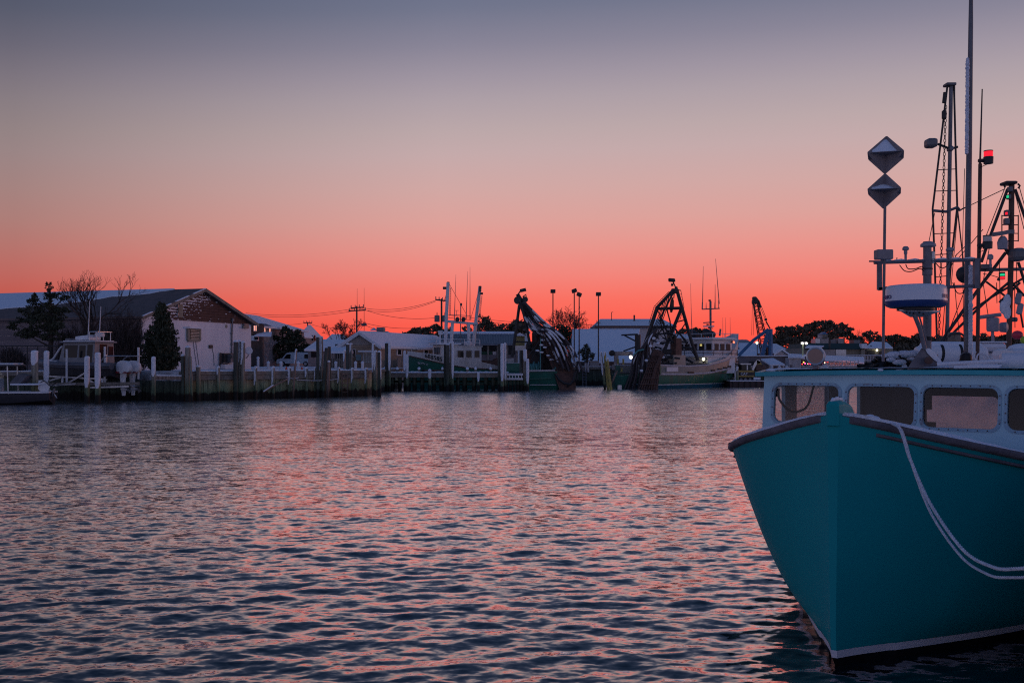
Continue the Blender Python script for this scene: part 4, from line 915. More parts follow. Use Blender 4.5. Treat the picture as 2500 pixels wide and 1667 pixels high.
# ------------------------------------------------------------------ boats in the slip at the left
m_hullgrey = M('dark_grey_hull', (.05, .05, .06), (.035, .035, .042), 1.5, .5)
m_collar = M('grey_rubber_collar', (.13, .13, .15), (.09, .09, .105), 3, .6)
m_snowblue = m_snow
def hull_rings(Ln, Bm, stations, n=7):
    """stations: (f along, half beam top factor, z keel, z chine, z sheer); ring from port sheer round keel to starboard sheer"""
    rs = []
    for f, w_, zk, zc_, zs in stations:
        hb = Bm / 2 * w_; x = f * Ln
        rs.append([V(x, hb, zs), V(x, hb * .97, (zs * .6 + zc_ * .4)), V(x, hb * .86, zc_), V(x, .02 * Bm, zk), V(x, -.02 * Bm, zk), V(x, -hb * .86, zc_), V(x, -hb * .97, zs * .6 + zc_ * .4), V(x, -hb, zs)])
    return rs
def outboard(parent, x, y, z, s=1.0, big=True, local=None):
    L_ = lambda mb, nm, mt, par, **k: loc(parent_root, mb, nm, mt, par, **k)
    parent_root = parent
    cw = L_(MB().loft([[V(x - dx * s, y + hy * s * sy, z + dz2 * s) for sy, dz2 in ((-1, zb_), (-1.08, (zb_ + zt_) / 2), (-.75, zt_), (.75, zt_), (1.08, (zb_ + zt_) / 2), (1, zb_))] for dx, hy, zb_, zt_ in ((-.14, .10, .40, .60), (.0, .18, .26, .76), (.22, .21, .20, .84), (.48, .20, .20, .80), (.66, .15, .27, .66), (.72, .10, .34, .56))]), 'outboard_cowling', m_white, parent, ang=50)
    L_(MB().loft([[V(x - dx * s, y + q * .205 * s, z + zq * s) for q, zq in ((-1, .20), (-1, .27), (1, .27), (1, .20))] for dx in (-.06, .3, .58)]), 'cowling_stripe', M('dark_red_stripe', (.22, .02, .03), None, rough=.4), cw, smooth=False)
    lg = L_(MB().loft([[V(x - (dx + a_) * s, y + b_ * s, z + zz_ * s) for a_, b_ in ((-.09, -hw), (.11 * k, -hw), (.15 * k, 0), (.11 * k, hw), (-.09, hw))] for dx, zz_, hw, k in ((.25, .24, .13, 1.2), (.22, -.1, .10, 1), (.22, -.5, .06, .9), (.25, -.72, .045, 1.1), (.28, -.95, .02, .6))]), 'outboard_leg', m_white, parent, ang=50)
    L_(MB().lathe([(.03, -.28), (.09, -.15), (.09, .15), (.06, .3)], (x - .3 * s, y, z - .62 * s), 10, (-1, 0, 0)), 'gearcase', m_white, lg)
    L_(MB().box((x - .28 * s, y, z - .48 * s), .5 * s, .3 * s, .025), 'cavitation_plate', m_white, lg, smooth=False)
    pr = MB()
    for k in range(3):
        a_ = k * 2.09; pr.loft([[V(x - .62 * s + .03 * q, y + math.cos(a_ + q * .2) * rr_ * s + math.cos(a_ + 1.57) * w2 * s, z - .62 * s + math.sin(a_ + q * .2) * rr_ * s + math.sin(a_ + 1.57) * w2 * s) for q, w2 in ((-1, -.05), (1, .05), (1.3, .05), (-.7, -.05))] for rr_ in (.03, .12, .19)])
    L_(pr, 'propeller', m_steel, lg)
# patrol boat up on the lift: bow to the left
hb_ = G(204, 62.3, 1.30); t = thing('lifted_boat', 'grey rigid inflatable patrol boat with a cabin, raised on a boat lift', 'boat', hb_, rz=R(161), group=None)
Lb = 5.9
st = [(-.5, .92, .05, .30, .85), (-.2, 1, .02, .28, .86), (.1, 1, .02, .28, .90), (.3, .92, .06, .36, .96), (.42, .7, .2, .52, 1.02), (.5, .32, .55, .78, 1.08)]
loc(t, MB().loft(hull_rings(Lb, 2.3, st)), 'hull', m_hullgrey, ang=25)
for s_ in (-1, 1):
    path = smooth_path([V(-.53 * Lb, s_ * 1.12, .88), V(-.2 * Lb, s_ * 1.2, .9), V(.12 * Lb, s_ * 1.2, .94), V(.32 * Lb, s_ * 1.08, 1.0), V(.46 * Lb, s_ * .68, 1.08), V(.535 * Lb, s_ * .1, 1.14)], 4)
    loc(t, MB().tube(path, .22, 10), 'collar', m_collar)
    loc(t, MB().tube([q + V(0, s_ * .2, -.02) for q in path], .035, 5), 'rub_strake', m_black)
loc(t, MB().box((-.2, 0, .93), 4.6, 2.0, .06), 'deck', m_steel, smooth=False)
loc(t, MB().box((2.1, 0, 1.16), 1.1, 1.2, .10), 'deck_snow', m_snow, smooth=False)
# cabin: walls with open windows
m_cab = M('cabin_aluminium', (.23, .235, .26), (.18, .185, .2), 3, .5)
cx0, cx1, cw_, cz0, cz1 = -1.55, .75, .92, .93, 2.32
for s_ in (-1, 1):
    fn = lambda u, v, s_=s_: t.matrix_basis @ V(u, s_ * (cw_ - .12 * (v - cz0) / (cz1 - cz0)), v)
    nrm = t.matrix_basis.to_3x3() @ V(0, s_ * -.05, 0)
    out = [(cx0, cz0), (cx1 + .35, cz0), (cx1, cz1), (cx0, cz1)]
    holes = [rrect(-.55, 1.42, .72, 2.18, .06, 3), rrect(-1.46, 1.40, -1.15, 2.15, .05, 3)] if s_ < 0 else [rrect(-.30, 1.40, .72, 2.18, .06, 3), rrect(-.92, 1.40, -.42, 2.15, .05, 3), rrect(-1.46, 1.05, -1.04, 2.2, .05, 3)]
    panel(out, holes, fn, nrm).build('cabin_side', m_cab, t, smooth=False)
    for h in holes:
        xs = [p[0] for p in h]; zs = [p[1] for p in h]
        MB().prism([fn(min(xs), min(zs)), fn(max(xs), min(zs)), fn(max(xs), max(zs)), fn(min(xs), max(zs))], nrm * .4).build('window', m_darkglass, t, smooth=False)
loc(t, MB().prism([V(cx1 + .35, -cw_, cz0), V(cx1 + .35, cw_, cz0), V(cx1, cw_ - .12, cz1), V(cx1, -cw_ + .12, cz1)], V(.05, 0, 0)), 'cabin_front', m_cab, smooth=False)
for y0_, y1_ in ((-.8, -.05), (.05, .8)): loc(t, MB().prism([V(cx1 + .30, y0_, 1.42), V(cx1 + .30, y1_, 1.42), V(cx1 + .1, y1_, 2.15), V(cx1 + .1, y0_, 2.15)], V(.06, 0, 0)), 'windscreen', m_darkglass, smooth=False)
loc(t, MB().prism([V(cx0, -cw_, cz0), V(cx0, cw_, cz0), V(cx0, cw_ - .12, cz1), V(cx0, -cw_ + .12, cz1)], V(-.05, 0, 0)), 'cabin_back', m_cab, smooth=False); loc(t, MB().box((cx0 - .06, .1, 1.65), .04, .6, 1.15), 'back_door', m_darkglass, smooth=False); loc(t, MB().box((cx0 - .06, -.55, 1.8), .04, .4, .6), 'back_window', m_darkglass, smooth=False)
loc(t, MB().box((-.4, 0, cz1 + .05), 2.7, 1.95, .10), 'cabin_roof', m_cab, smooth=False, bevel=.03)
loc(t, MB().box((-.4, 0, cz1 + .12), 2.4, 1.7, .05), 'roof_snow', m_snow, smooth=False)
loc(t, MB().tube(smooth_path([V(1.05, .5, cz1 - .2), V(1.35, .5, 2.0), V(1.9, .5, 1.35), V(2.3, .5, 1.2)], 4), .06, 6), 'grab_rail', m_white); loc(t, MB().tube(smooth_path([V(1.05, -.5, cz1 - .2), V(1.35, -.5, 2.0), V(1.9, -.5, 1.35), V(2.3, -.5, 1.2)], 4), .06, 6), 'grab_rail', m_white)
loc(t, MB().loft([[V(.2, y, 2.5), V(.2, y, 2.72), V(-.9, y, 2.82), V(-.9, y, 2.5)] for y in (-.5, .5)]), 'life_raft_case', m_white, smooth=False, bevel=.04)
loc(t, MB().box((.75, 0, 2.53), .35, 1.1, .14), 'light_bar', m_steel, smooth=False, bevel=.03)
for y in (-.6, .6):
    for x in (-1.0, -1.55): loc(t, MB().tube([V(x, y, 2.4), V(x, y, 3.0)], .03, 5), 'mast_post', m_alu)
    loc(t, MB().tube([V(-.95, y, 3.0), V(-1.65, y, 3.0)], .03, 5), 'mast_rail', m_alu)
for x in (-1.0, -1.6): loc(t, MB().tube([V(x, -.6, 3.0), V(x, .6, 3.0)], .03, 5), 'mast_rail', m_alu)
loc(t, MB().lathe([(.28, 0), (.3, .05), (.28, .22), (.1, .26)], (-1.25, 0, 2.7), 14), 'radar', m_white)
for x, h in ((-.85, 4.9), (-1.7, 4.55)): loc(t, MB().tube([V(x, .55, 2.6), V(x - .12, .55, h)], [.035, .018], 6), 'antenna', m_white)
loc(t, MB().tube([V(-1.75, 0, .95), V(-1.75, 0, 1.6)], .05, 6), 'tow_post', m_alu)
loc(t, MB().tube(smooth_path([V(-2.0, -.9, .95), V(-2.5, -.95, 1.45), V(-3.6, -.9, 1.5), V(-3.95, 0, 1.5), V(-3.6, .9, 1.5), V(-2.5, .95, 1.45), V(-2.0, .9, .95)], 5), .035, 6), 'engine_guard', m_alu)
for y in (-.42, .42): outboard(t, -3.1, y, .22, 1.2)
# the lift itself
t = thing('boat_lift', 'white pipe boat lift with cradle beams and upright guide posts under the patrol boat', 'boat lift', G(215, 61, 0))
for (x0_, y0_, x1_, y1_, d_) in ((115, 918, 262, 926, 61), (122, 941, 185, 937, 60.4), (218, 946, 315, 943, 60.4), (118, 930, 150, 921, 60.6), (165, 936, 215, 906, 60.8), (218, 928, 235, 938, 60.6)):
    MB().bar(P(x0_, y0_, d_), P(x1_, y1_, d_), .10).build('beam', m_alu, t, smooth=False)
for (x, y0_, y1_, d_) in ((163, 852, 934, 60.9), (256, 846, 942, 60.9), (338, 848, 925, 61.5), (152, 922, 936, 60.7), (250, 924, 938, 60.7)):
    MB().tube([P(x, y1_, d_), P(x, y0_, d_)], .07, 8).build('guide_post', m_white, t)
for d_ in (60.6, 63):
    MB().bar(P(110, 938, d_), P(340, 936, d_), .18).build('cradle_beam', m_timber, t, smooth=False)
MB().bar(P(378, 922, 61.2), P(442, 922, 62), .28, .26).build('wale', m_pilered, t, smooth=False)
MB().bar(P(378, 916, 61.2), P(442, 917, 62), .3, .07).build('snow', m_snow, t, smooth=False)
for px in (115, 340):
    MB().tube([G(px, 62.8, -1), G(px, 62.8, 1.2)], .14, 8).build('lift_pile', m_piledark, t)
# shaded bulkhead return beside the slip
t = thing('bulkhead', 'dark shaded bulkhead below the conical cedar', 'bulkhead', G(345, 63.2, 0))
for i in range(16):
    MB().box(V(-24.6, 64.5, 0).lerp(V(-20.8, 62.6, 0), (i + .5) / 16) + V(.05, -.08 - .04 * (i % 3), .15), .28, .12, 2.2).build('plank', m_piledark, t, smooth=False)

# small grey workboat cut by the left edge
t = thing('workboat', 'small grey workboat with a snowy canopy, cut by the left edge', 'boat', G(10, 57.5, 0), rz=R(8))
st = [(-.5, .9, -.2, .1, .62), (-.2, 1, -.22, .08, .58), (.15, 1, -.2, .1, .58), (.35, .85, -.1, .18, .62), (.5, .75, .0, .25, .66)]
loc(t, MB().loft(hull_rings(5.4, 2.2, st)), 'hull', m_hullgrey, ang=25)
loc(t, MB().loft([[V(f * 5.4, y, z + .02) for y, z in ((-1.0 * w_, .62), (-1.0 * w_, .72), (1.0 * w_, .72), (1.0 * w_, .62))] for f, w_ in ((-.5, .95), (.2, 1.05), (.5, .8))]), 'gunwale', m_white, smooth=False)
loc(t, MB().box((-.7, 0, 1.05), 1.1, 1.0, .9), 'console', m_white, smooth=False, bevel=.06)
loc(t, MB().prism([V(-.15, -.5, 1.5), V(-.15, .5, 1.5), V(-.5, .5, 2.05), V(-.5, -.5, 2.05)], V(.03, 0, 0)), 'windscreen', m_glass, smooth=False)
for x, y in ((-1.3, .8), (-1.3, -.8), (.5, .8), (.5, -.8)): loc(t, MB().tube([V(x, y, .6), V(x * .9, y, 2.2)], .035, 6), 'canopy_post', m_alu)
loc(t, MB().box((-.4, 0, 2.25), 2.6, 1.8, .09), 'canopy', m_steel, smooth=False, bevel=.03); loc(t, MB().box((-.4, 0, 2.33), 2.4, 1.6, .08), 'snow', m_snow, smooth=False, bevel=.03)
loc(t, MB().box((1.4, 0, 1.15), 1.6, 1.7, .10), 'foredeck_cover', m_snow, smooth=False, bevel=.04); loc(t, MB().prism([V(.5, -.7, 1.2), V(.5, .7, 1.2), V(.95, .6, 1.75), V(.95, -.6, 1.75)], V(.5, 0, -.1)), 'cuddy', m_collar, smooth=False)
for y in (-.5, .5): loc(t, MB().box((-1.7, y, .95), .4, .5, .7), 'seat_box', m_white, smooth=False, bevel=.04)
loc(t, MB().lathe([(.2, 0), (.22, .1), (.05, .25)], (-.7, 0, 2.35), 10), 'radar', m_white)
t2 = thing('tilted_outboard', 'tilted white outboard motor behind the thick snowy green pile', 'outboard motor', G(110, 57.5, .55))
ob = t2
m = MB().loft([[P(x, y, 57.5 + o_ * .9) for o_, (x, y) in zip((-.25, -.3, .3, .25), ((xa, ya), (xb, yb), (xb, yb), (xa, ya)))] for xa, ya, xb, yb in ((93, 950, 94, 928), (100, 956, 105, 928), (112, 957, 116, 934), (118, 955, 122, 944))]); m.build('cowling', m_white, t2, ang=50)
MB().loft([[P(x + dx, y + dy, 57.5 + o_) for dx, dy, o_ in ((-3, -3, -.08), (3, 3, -.08), (3, 3, .08), (-3, -3, .08))] for x, y in ((112, 946), (124, 953), (134, 962), (137, 970))]).build('leg', m_white, t2, smooth=False)
MB().lathe([(.03, -.25), (.09, 0), (.05, .25)], P(130, 958, 57.5), 8, (.3, 0, 1)).build('gearcase', m_steel, t2); MB().loft([[P(104 + dx, y, 57.5 + o_) for dx, o_ in ((-3, -.1), (3, -.1), (3, .1), (-3, .1))] for y in (952, 972)]).build('bracket', m_white, t2, smooth=False)
tag(MB().tube(smooth_path([P(92, 938, 57.3), P(108, 930, 57.2), P(124, 942, 57.2), P(141, 930, 57.4)], 5), .025, 5).build('mooring_line', m_black), 'dark hose looped over the tilted outboard', 'hose')

# ------------------------------------------------------------------ helpers for things seen across the basin
def fbox(mb, x0, y0, x1, y1, d, dep):
    a = P(x0, y1, d); b = P(x1, y0, d)
    return mb.box(V((a.x + b.x) / 2, d + dep / 2, (a.z + b.z) / 2), abs(b.x - a.x), dep, abs(b.z - a.z))
def FB(nm, mt, par, x0, y0, x1, y1, d, dep, **k):
    k.setdefault('smooth', False); return fbox(MB(), x0, y0, x1, y1, d, dep).build(nm, mt, par, **k)
def line(pts, d, r, n=5, mb=None):
    mb = mb or MB(); return mb.tube([P(x, y, d if not isinstance(d, (list, tuple)) else d[i]) for i, (x, y) in enumerate(pts)], r, n)
def LN(nm, mt, par, pts, d, r, n=5): return line(pts, d, r, n).build(nm, mt, par)
def LB(lt, nm, mt, p, *a, **k): return loc(lt, MB().box(p, *a), nm, mt, smooth=False, **k)
m_sea = M('turquoise_net', (.16, .42, .40), (.10, .30, .29), 6, .9)
m_bluepaint = M('blue_steel_paint', (.06, .16, .30), (.04, .11, .22), 3, .5)
m_corr = M('grey_metal_roofing', (.20, .21, .25), (.15, .16, .19), 2, .5, .2)
m_white2 = M('weathered_white_boards', (.60, .56, .56), (.34, .30, .30), 3, .85, stretch=(3, 1, .4), lo=.4, hi=.8)
m_hose = M('black_hose', (.05, .042, .048), (.08, .068, .075), 6, .6)
m_lampw = EM('lit_floodlamp', (1, .93, .86), 4)
m_lampy = EM('lit_street_lamp', (1, .95, .62), 3.5)
m_redlamp = EM('red_lamp_lens', (1, .01, .03), 1.0)
m_greenlamp = EM('green_lamp_lens', (.02, .9, .35), .6)
m_wallg = M('dull_wall', (.21, .17, .17), (.16, .13, .13), 1, .85)

def floodlight(nm, lab, px, ytop, ybase, d, r=.075, face=0):
    t = thing(nm, lab, 'floodlight pole', G(px, d, GZ), group='tall floodlight poles')
    MB().tube([G(px, d, GZ), P(px, ytop + 5, d)], [r, r * .8], 8).build('pole', m_dark, t)
    c = P(px, ytop, d); a = R(20 * face)
    MB().obox(c, V(math.cos(a) * .28, 0, math.sin(a) * .28), V(0, .2, -.05), V(-math.sin(a) * .16, 0, .17)).build('lamp_head', m_dark, t, smooth=False, bevel=.04)
    MB().tube([P(px, ytop + 8, d), c], .05, 5).build('bracket', m_dark, t)
    return t
for px, yt, f, lab in ((1350, 711, 0, 'leftmost floodlight pole, alone left of the bare tree'), (1402, 710, 1, 'tallest floodlight pole, left one of the close pair by the bare tree'), (1414, 719, -1, 'shorter floodlight pole of the close pair by the bare tree'), (1461, 718, 0, 'floodlight pole standing alone before the blue snowy roof')):
    floodlight('floodlight_pole', lab, px, yt, 880, 112, face=f)

# ------------------------------------------------------------------ buildings behind the middle
def gable_house(nm, lab, cat, x0, x1, yeave, yridge, d, dep, wall, group=None, front_gable=False, snow=True, over=.4):
    t = thing(nm, lab, cat, G((x0 + x1) / 2, d, GZ), group=group); ze_ = P(0, yeave, d).z; a, b = G(x0, d, GZ), G(x1, d, GZ)
    MB().prism([a, b, b + V(0, dep, 0), a + V(0, dep, 0)], V(0, 0, ze_ - GZ)).build('wall', wall, t, smooth=False)
    rm = m_snow if snow else m_corr
    if front_gable:
        zr_ = P(0, yridge, d).z; m_ = (a + b) / 2
        MB().prism([up(a, ze_), up(b, ze_), up(m_, zr_ - .05)], V(0, dep, 0)).build('gable', wall, t, smooth=False)
        for e, s_ in ((a, -1), (b, 1)):
            q = up(e + V(s_ * over, -over, 0), ze_ - .15); r_ = up(m_ + V(0, -over, 0), zr_); MB().prism([q, r_, r_ + V(0, 0, .2), q + V(0, 0, .2)], V(0, dep + 2 * over, 0)).build('roof', rm, t, smooth=False)
    else:
        zr_ = P(0, yridge, d + dep / 2).z
        for y_, s_ in ((0, -1), (dep, 1)):
            q0, q1 = V(a.x - over, d + y_ + s_ * over, ze_ - .1), V(b.x + over, d + y_ + s_ * over, ze_ - .1); r0, r1 = V(a.x - over, d + dep / 2, zr_), V(b.x + over, d + dep / 2, zr_)
            MB().prism([q0, q1, r1, r0], V(0, 0, .2)).build('roof', rm, t, smooth=False)
        for x in (a.x, b.x - .2): MB().prism([V(x, d, ze_), V(x, d + dep, ze_), V(x, d + dep / 2, zr_)], V(.2, 0, 0)).build('gable', wall, t, smooth=False)
    return t
# long open shed with a ribbed metal fascia
t = thing('open_shed', 'long open sided shed with a ribbed grey metal roof behind the trawler', 'shed', G(1160, 118, GZ))
a, b = G(1074, 118, GZ), G(1262, 118, GZ); z0, z1 = P(0, 843, 118).z, P(0, 815, 118).z
MB().prism([up(a, z0) + V(0, -.6, 0), up(b, z0) + V(0, -.6, 0), up(b, z1) + V(0, 5, 0), up(a, z1) + V(0, 5, 0)], V(0, 0, .12)).build('roof', m_corr, t, smooth=False)
nr = 46
for i in range(nr):
    p = up(a.lerp(b, (i + .5) / nr), z0) + V(0, -.62, .16); e = up(a.lerp(b, (i + .5) / nr), z1) + V(0, 5, .16); MB().bar(p, e, .07, .07).build('roof_rib', m_corr, t, smooth=False)
MB().prism([up(a, z1) + V(0, 4.9, .06), up(b, z1) + V(0, 4.9, .06), up(b, z1) + V(0, 5.4, .30), up(a, z1) + V(0, 5.4, .30)], V(0, 0, .16)).build('ridge_snow', m_snow, t, smooth=False)
for i in range(9):
    p = a.lerp(b, i / 8); MB().box(p + V(0, .2, (z0 - GZ) / 2), .22, .22, z0 - GZ).build('post', m_timber, t, smooth=False)
MB().box((a + b) / 2 + V(0, 7, 2.2), (b - a).length, .2, 4.4).build('back_wall', m_dark, t, smooth=False)
MB().box((a + b) / 2 + V(0, .3, .75), (b - a).length, .15, 1.5).build('low_wall', m_wallg, t, smooth=False)
FB('green_tarp', M('green_tarp', (.01, .07, .045), (.02, .10, .06), 4, .6), t, 1164, 858, 1201, 876, 118.6, .15)
FB('white_panel', m_white, t, 1203, 858, 1212, 876, 118.6, .15)
for x, y, w_ in ((1228, 866, 10), (1240, 872, 7), (1150, 868, 9)):
    FB('stored_gear', m_dark, t, x - w_, y - w_, x + w_, y + w_, 120, 1.2)
# shed and white gable
t = thing('slatted_shed', 'small yellowish slatted wood shed beside the dredge boat frame', 'shed', G(1270, 104, GZ))
m_ywood = M('yellow_boards', (.34, .29, .12), (.26, .22, .10), 4, .8)
FB('wall', m_ywood, t, 1257, 820, 1281, 844, 104.1, 1.1)
for i in range(9): FB('slat', m_ywood, t, 1257.3 + i * 2.65, 820, 1259.3 + i * 2.65, 844, 104, .08)
MB().prism([P(1254, 820, 103.8), P(1284, 820, 103.8), P(1269, 812, 103.8)], V(0, 1.6, 0)).build('roof', m_snow, t, smooth=False)
FB('platform', m_alu, t, 1258, 844, 1290, 856, 104, 1.2); 
for x in (1260, 1287): LN('leg', m_steel, t, [(x, 856), (x, 894)], 104.4, .08)
t = gable_house('white_house', 'white gabled house with a pale snowy roof behind the dredge boat frame', 'house', 1245, 1289, 811, 788, 172, 14, m_white, front_gable=True)
FB('window', m_darkglass, t, 1262, 811, 1269, 818, 171.9, .1)
# big blue-white snowy roof
t = thing('fish_shed', 'big low building with a wide blue snowy roof behind the leaning piles', 'building', G(1480, 122, GZ))
za, zb = P(0, 886, 122).z, P(0, 806, 130).z
A0, A1 = G(1395, 122, 0), G(1547, 122, 0); B0, B1 = G(1398, 131, 0), G(1562, 131, 0)
ring = []; rg2 = random.Random(2)
MB().prism([up(A0, za), up(A1, za), up(B1, zb), up(B0, zb)], V(0, 0, .2)).build('roof', m_snow, t, smooth=False)
MB().prism([up(B0, zb), up(B1, zb), up(B1 + V(1, 9, 0), za), up(B0 + V(0, 9, 0), za)], V(0, 0, .2)).build('roof', m_snow, t, smooth=False)
MB().add([up(A1 + V(-.1, .1, 0), GZ), up(A1 + V(-.1, .1, 0), za), up(B1 + V(-.2, 0, 0), zb), up(B1 + V(1, 9, 0), za), up(B1 + V(1, 9, 0), GZ)], [(0, 1, 2, 3, 4)]).build('gable', m_white2, t, smooth=False)
FB('wall', m_wallg, t, 1396, 884, 1546, 897, 122.3, .3); FB('door', m_rust, t, 1445, 882, 1462, 897, 122.1, .15)
for i in range(10): MB().bar(P(1398 + i * 16.4, 806.5 + rg2.random(), 130.9), P(1406 + i * 16.4, 806, 130.9), .3, .3).build('ridge_cap', m_white2, t, smooth=False)
for x, y in ((1454, 830), (1462, 842), (1471, 833), (1438, 848)): FB('bare_patch', m_wallg, t, x, y, x + 4, y + 1.5, P(0, y, 122).y + (886 - y) / 80 * 9 - .35, .1)
t = thing('monitor_building', 'taller white building with a snowy ridge and brown eaves behind the blue roof', 'building', G(1550, 140, GZ))
FB('wall', m_white2, t, 1464, 799, 1648, 898, 140, 9); za, zb = P(0, 800, 139.5).z, P(0, 782, 144.5).z
a, b = G(1453, 139.2, 0), G(1652, 139.2, 0)
MB().prism([up(a, za), up(b, za), up(b + V(-1.2, 5.5, 0), zb), up(a + V(1.2, 5.5, 0), zb)], V(0, 0, .22)).build('roof', m_snow, t, smooth=False)
MB().prism([up(a + V(1.2, 5.5, 0), zb), up(b + V(-1.2, 5.5, 0), zb), up(b + V(0, 11, 0), za), up(a + V(0, 11, 0), za)], V(0, 0, .22)).build('roof', m_snow, t, smooth=False)
FB('eave_board', m_rust, t, 1453, 795, 1652, 800, 139, .2); FB('chimney', m_dark, t, 1547, 769, 1550.5, 783, 143, .3)
for x in (1600, 1628): FB('window', m_darkglass, t, x, 815, x + 8, 826, 139.95, .1)
LN('vent_pipe', m_dark, t, [(1493, 782), (1493, 762), (1497, 762)], 142, .05)
for lab, x0, x1, y0, y1, dd_ in (('pale snowy roof peeking out right of the monitor building', 1655, 1700, 838, 820, 150),):
    gable_house('boat_house', lab, 'house', x0, x1, y0, y1, dd_, 8, m_white2)
# hoist post
t = thing('hoist', 'dark hoist post with a bracket arm before the gable of the blue roofed building', 'hoist', G(1557, 108, GZ))
LN('post', m_dark, t, [(1557, 895), (1557, 817)], 108, .32, 8); LN('arm', m_dark, t, [(1517, 818), (1557, 816)], 108, .09); LN('brace', m_dark, t, [(1525, 819), (1554, 834)], 108, .08); LN('brace', m_dark, t, [(1522, 857), (1556, 845)], 108, .08)
# dockside loader with its lamp
t = thing('loader_arm', 'beige dockside loading arm with a bright white lamp', 'loader', G(1505, 101, GZ))
m_beige = M('beige_paint', (.42, .36, .34), (.33, .28, .26), 3, .6)
FB('boom', m_beige, t, 1496, 858, 1545, 868, 101, .5, bevel=.05); MB().lathe([(.12, -.4), (.3, -.35), (.3, .35), (.12, .4)], P(1494, 862, 101.2), 12, (0, 1, 0)).build('drum', m_dark, t); FB('column', m_beige, t, 1500, 868, 1510, 900, 101, .5); FB('base', m_beige, t, 1497, 890, 1516, 903, 100.8, .9)
o = MB().lathe([(.12, 0), (.22, .15), (.24, .3)], P(1540, 870, 101.1), 12, (0, -1, -.2)).build('lamp_housing', m_steel, t); MB().sphere(P(1540, 872, 100.7), .17, 10).build('lamp', m_lampw, o)
for x in (1507, 1520): FB('yellow_bracket', m_yellow, t, x, 876, x + 4, 896, 100.9, .2)
# deckside clutter on the middle bulkhead
rq = random.Random(17)
for i, (lab, x0, y0, x1, y1, mm) in enumerate((('rusty brown container beside the yellow piles', 1490, 884, 1502, 906, m_rust), ('grey storage bin left of the leaning piles', 1440, 882, 1462, 906, m_beige), ('dark low skip under the floodlight poles', 1405, 884, 1436, 906, m_dark), ('snow heaped pallet beside the leaning piles', 1448, 902, 1476, 908, m_snow))):
    t = thing('storage_bin', lab, 'bin', P((x0 + x1) / 2, y1, 106)); FB('body', mm, t, x0, y0, x1, y1, 106, 1.4); FB('lid', mm, t, x0 - 1, y0 - 1.4, x1 + 1, y0, 105.9, 1.6)
t = thing('ladder', 'dark ladder on the bulkhead right of the snowy hoses', 'ladder', P(1427, 940, 105.3))
for x in (1423, 1431): LN('rail', m_steel, t, [(x, 900), (x, 948)], 105.2, .05)
for i in range(6): LN('rung', m_steel, t, [(1423, 906 + i * 7), (1431, 906 + i * 7)], 105.2, .035)
for x, lab in ((1414, 'low white post at the end of the snowy hoses'), (1430, 'slim pale post right of the snowy hoses'), (1436, 'thin grey post before the storage bin')):
    tag(LN('bulkhead_post', m_white2, None, [(x, 908), (x, 886)], 105.5, .12, 7), lab, 'post', 'posts on the middle bulkhead')

# evergreens and trees of the middle distance
EG = 'evergreens behind the boats'
evergreen(1030, 800, 150, [(1012, 822, 26, 20), (1045, 818, 34, 22), (1066, 812, 18, 22), (1090, 815, 18, 18), (1015, 835, 34, 20), (1055, 835, 40, 18)], 'wide dark evergreen behind the trawler bow', 90, .26, seed=31, gap=.3, group=EG, mat=m_leaf2)
evergreen(1178, 766, 152, [(1178, 785, 12, 18), (1190, 778, 8, 12), (1180, 800, 26, 16), (1200, 800, 22, 16), (1215, 810, 16, 10), (1155, 800, 10, 10), (1140, 803, 12, 12)], 'pointed dark evergreen right of the trawler boom', 110, .22, seed=32, gap=.4, group=EG, mat=m_leaf2)
evergreen(1255, 785, 165, [(1235, 803, 22, 14), (1262, 797, 22, 16), (1280, 800, 14, 16), (1250, 815, 40, 14)], 'olive evergreen behind the dredge boat head', 90, .26, seed=33, gap=.3, group=EG, mat=m_leaf2)
evergreen(1372, 790, 136, [(1372, 812, 22, 20), (1360, 830, 22, 20), (1385, 830, 28, 22), (1378, 860, 34, 24), (1350, 850, 20, 22)], 'dark evergreen below the wide bare tree', 110, .22, seed=34, gap=.3, group=EG)
evergreen(1432, 838, 116, [(1432, 852, 10, 14), (1420, 868, 12, 16), (1440, 870, 12, 16)], 'small pointed evergreen before the blue roof', 200, .14, seed=35, gap=.3, group=EG)
evergreen(1690, 802, 190, [(1672, 812, 14, 10), (1700, 810, 22, 11), (1715, 818, 20, 10), (1660, 820, 14, 10)], 'ragged pines behind the wheelhouse of the big trawler', 70, .32, seed=36, gap=.45, group=EG, mat=m_leaf2)
PG = 'pines beyond the right shore'
evergreen(1930, 795, 175, [(1912, 815, 24, 16), (1935, 808, 24, 14), (1955, 812, 22, 18), (1895, 830, 20, 18), (1930, 840, 48, 26)], 'broad pine right of the blue crane gantry', 70, .30, seed=41, gap=.62, group=PG, mat=m_leaf2)
evergreen(2010, 785, 178, [(1975, 810, 22, 16), (2000, 800, 24, 15), (2022, 793, 20, 12), (2030, 805, 24, 16), (1990, 830, 40, 22), (2030, 825, 20, 12)], 'tallest pine, standing behind the restaurant roof units', 70, .30, seed=42, gap=.62, group=PG, mat=m_leaf2)
evergreen(2060, 792, 182, [(2052, 797, 14, 8), (2062, 806, 18, 8), (2045, 810, 16, 8), (2068, 816, 16, 8), (2040, 820, 20, 8), (2080, 825, 16, 7)], 'open flat topped pine with gaps of red sky', 60, .28, seed=43, gap=.7, group=PG, mat=m_leaf2)
evergreen(2122, 808, 185, [(2122, 815, 16, 8), (2110, 824, 16, 8), (2132, 826, 18, 9), (2120, 835, 26, 12), (2100, 832, 14, 8)], 'small rounded pine left of the day mark pole', 60, .28, seed=44, gap=.5, group=PG, mat=m_leaf2)
bare_tree(2092, 804, 200, 22, 'thin bare sapling between two pines', seed=44, depth=3, mat=m_twig, stems=4, group='bare trees beyond the quay', minr=.03)
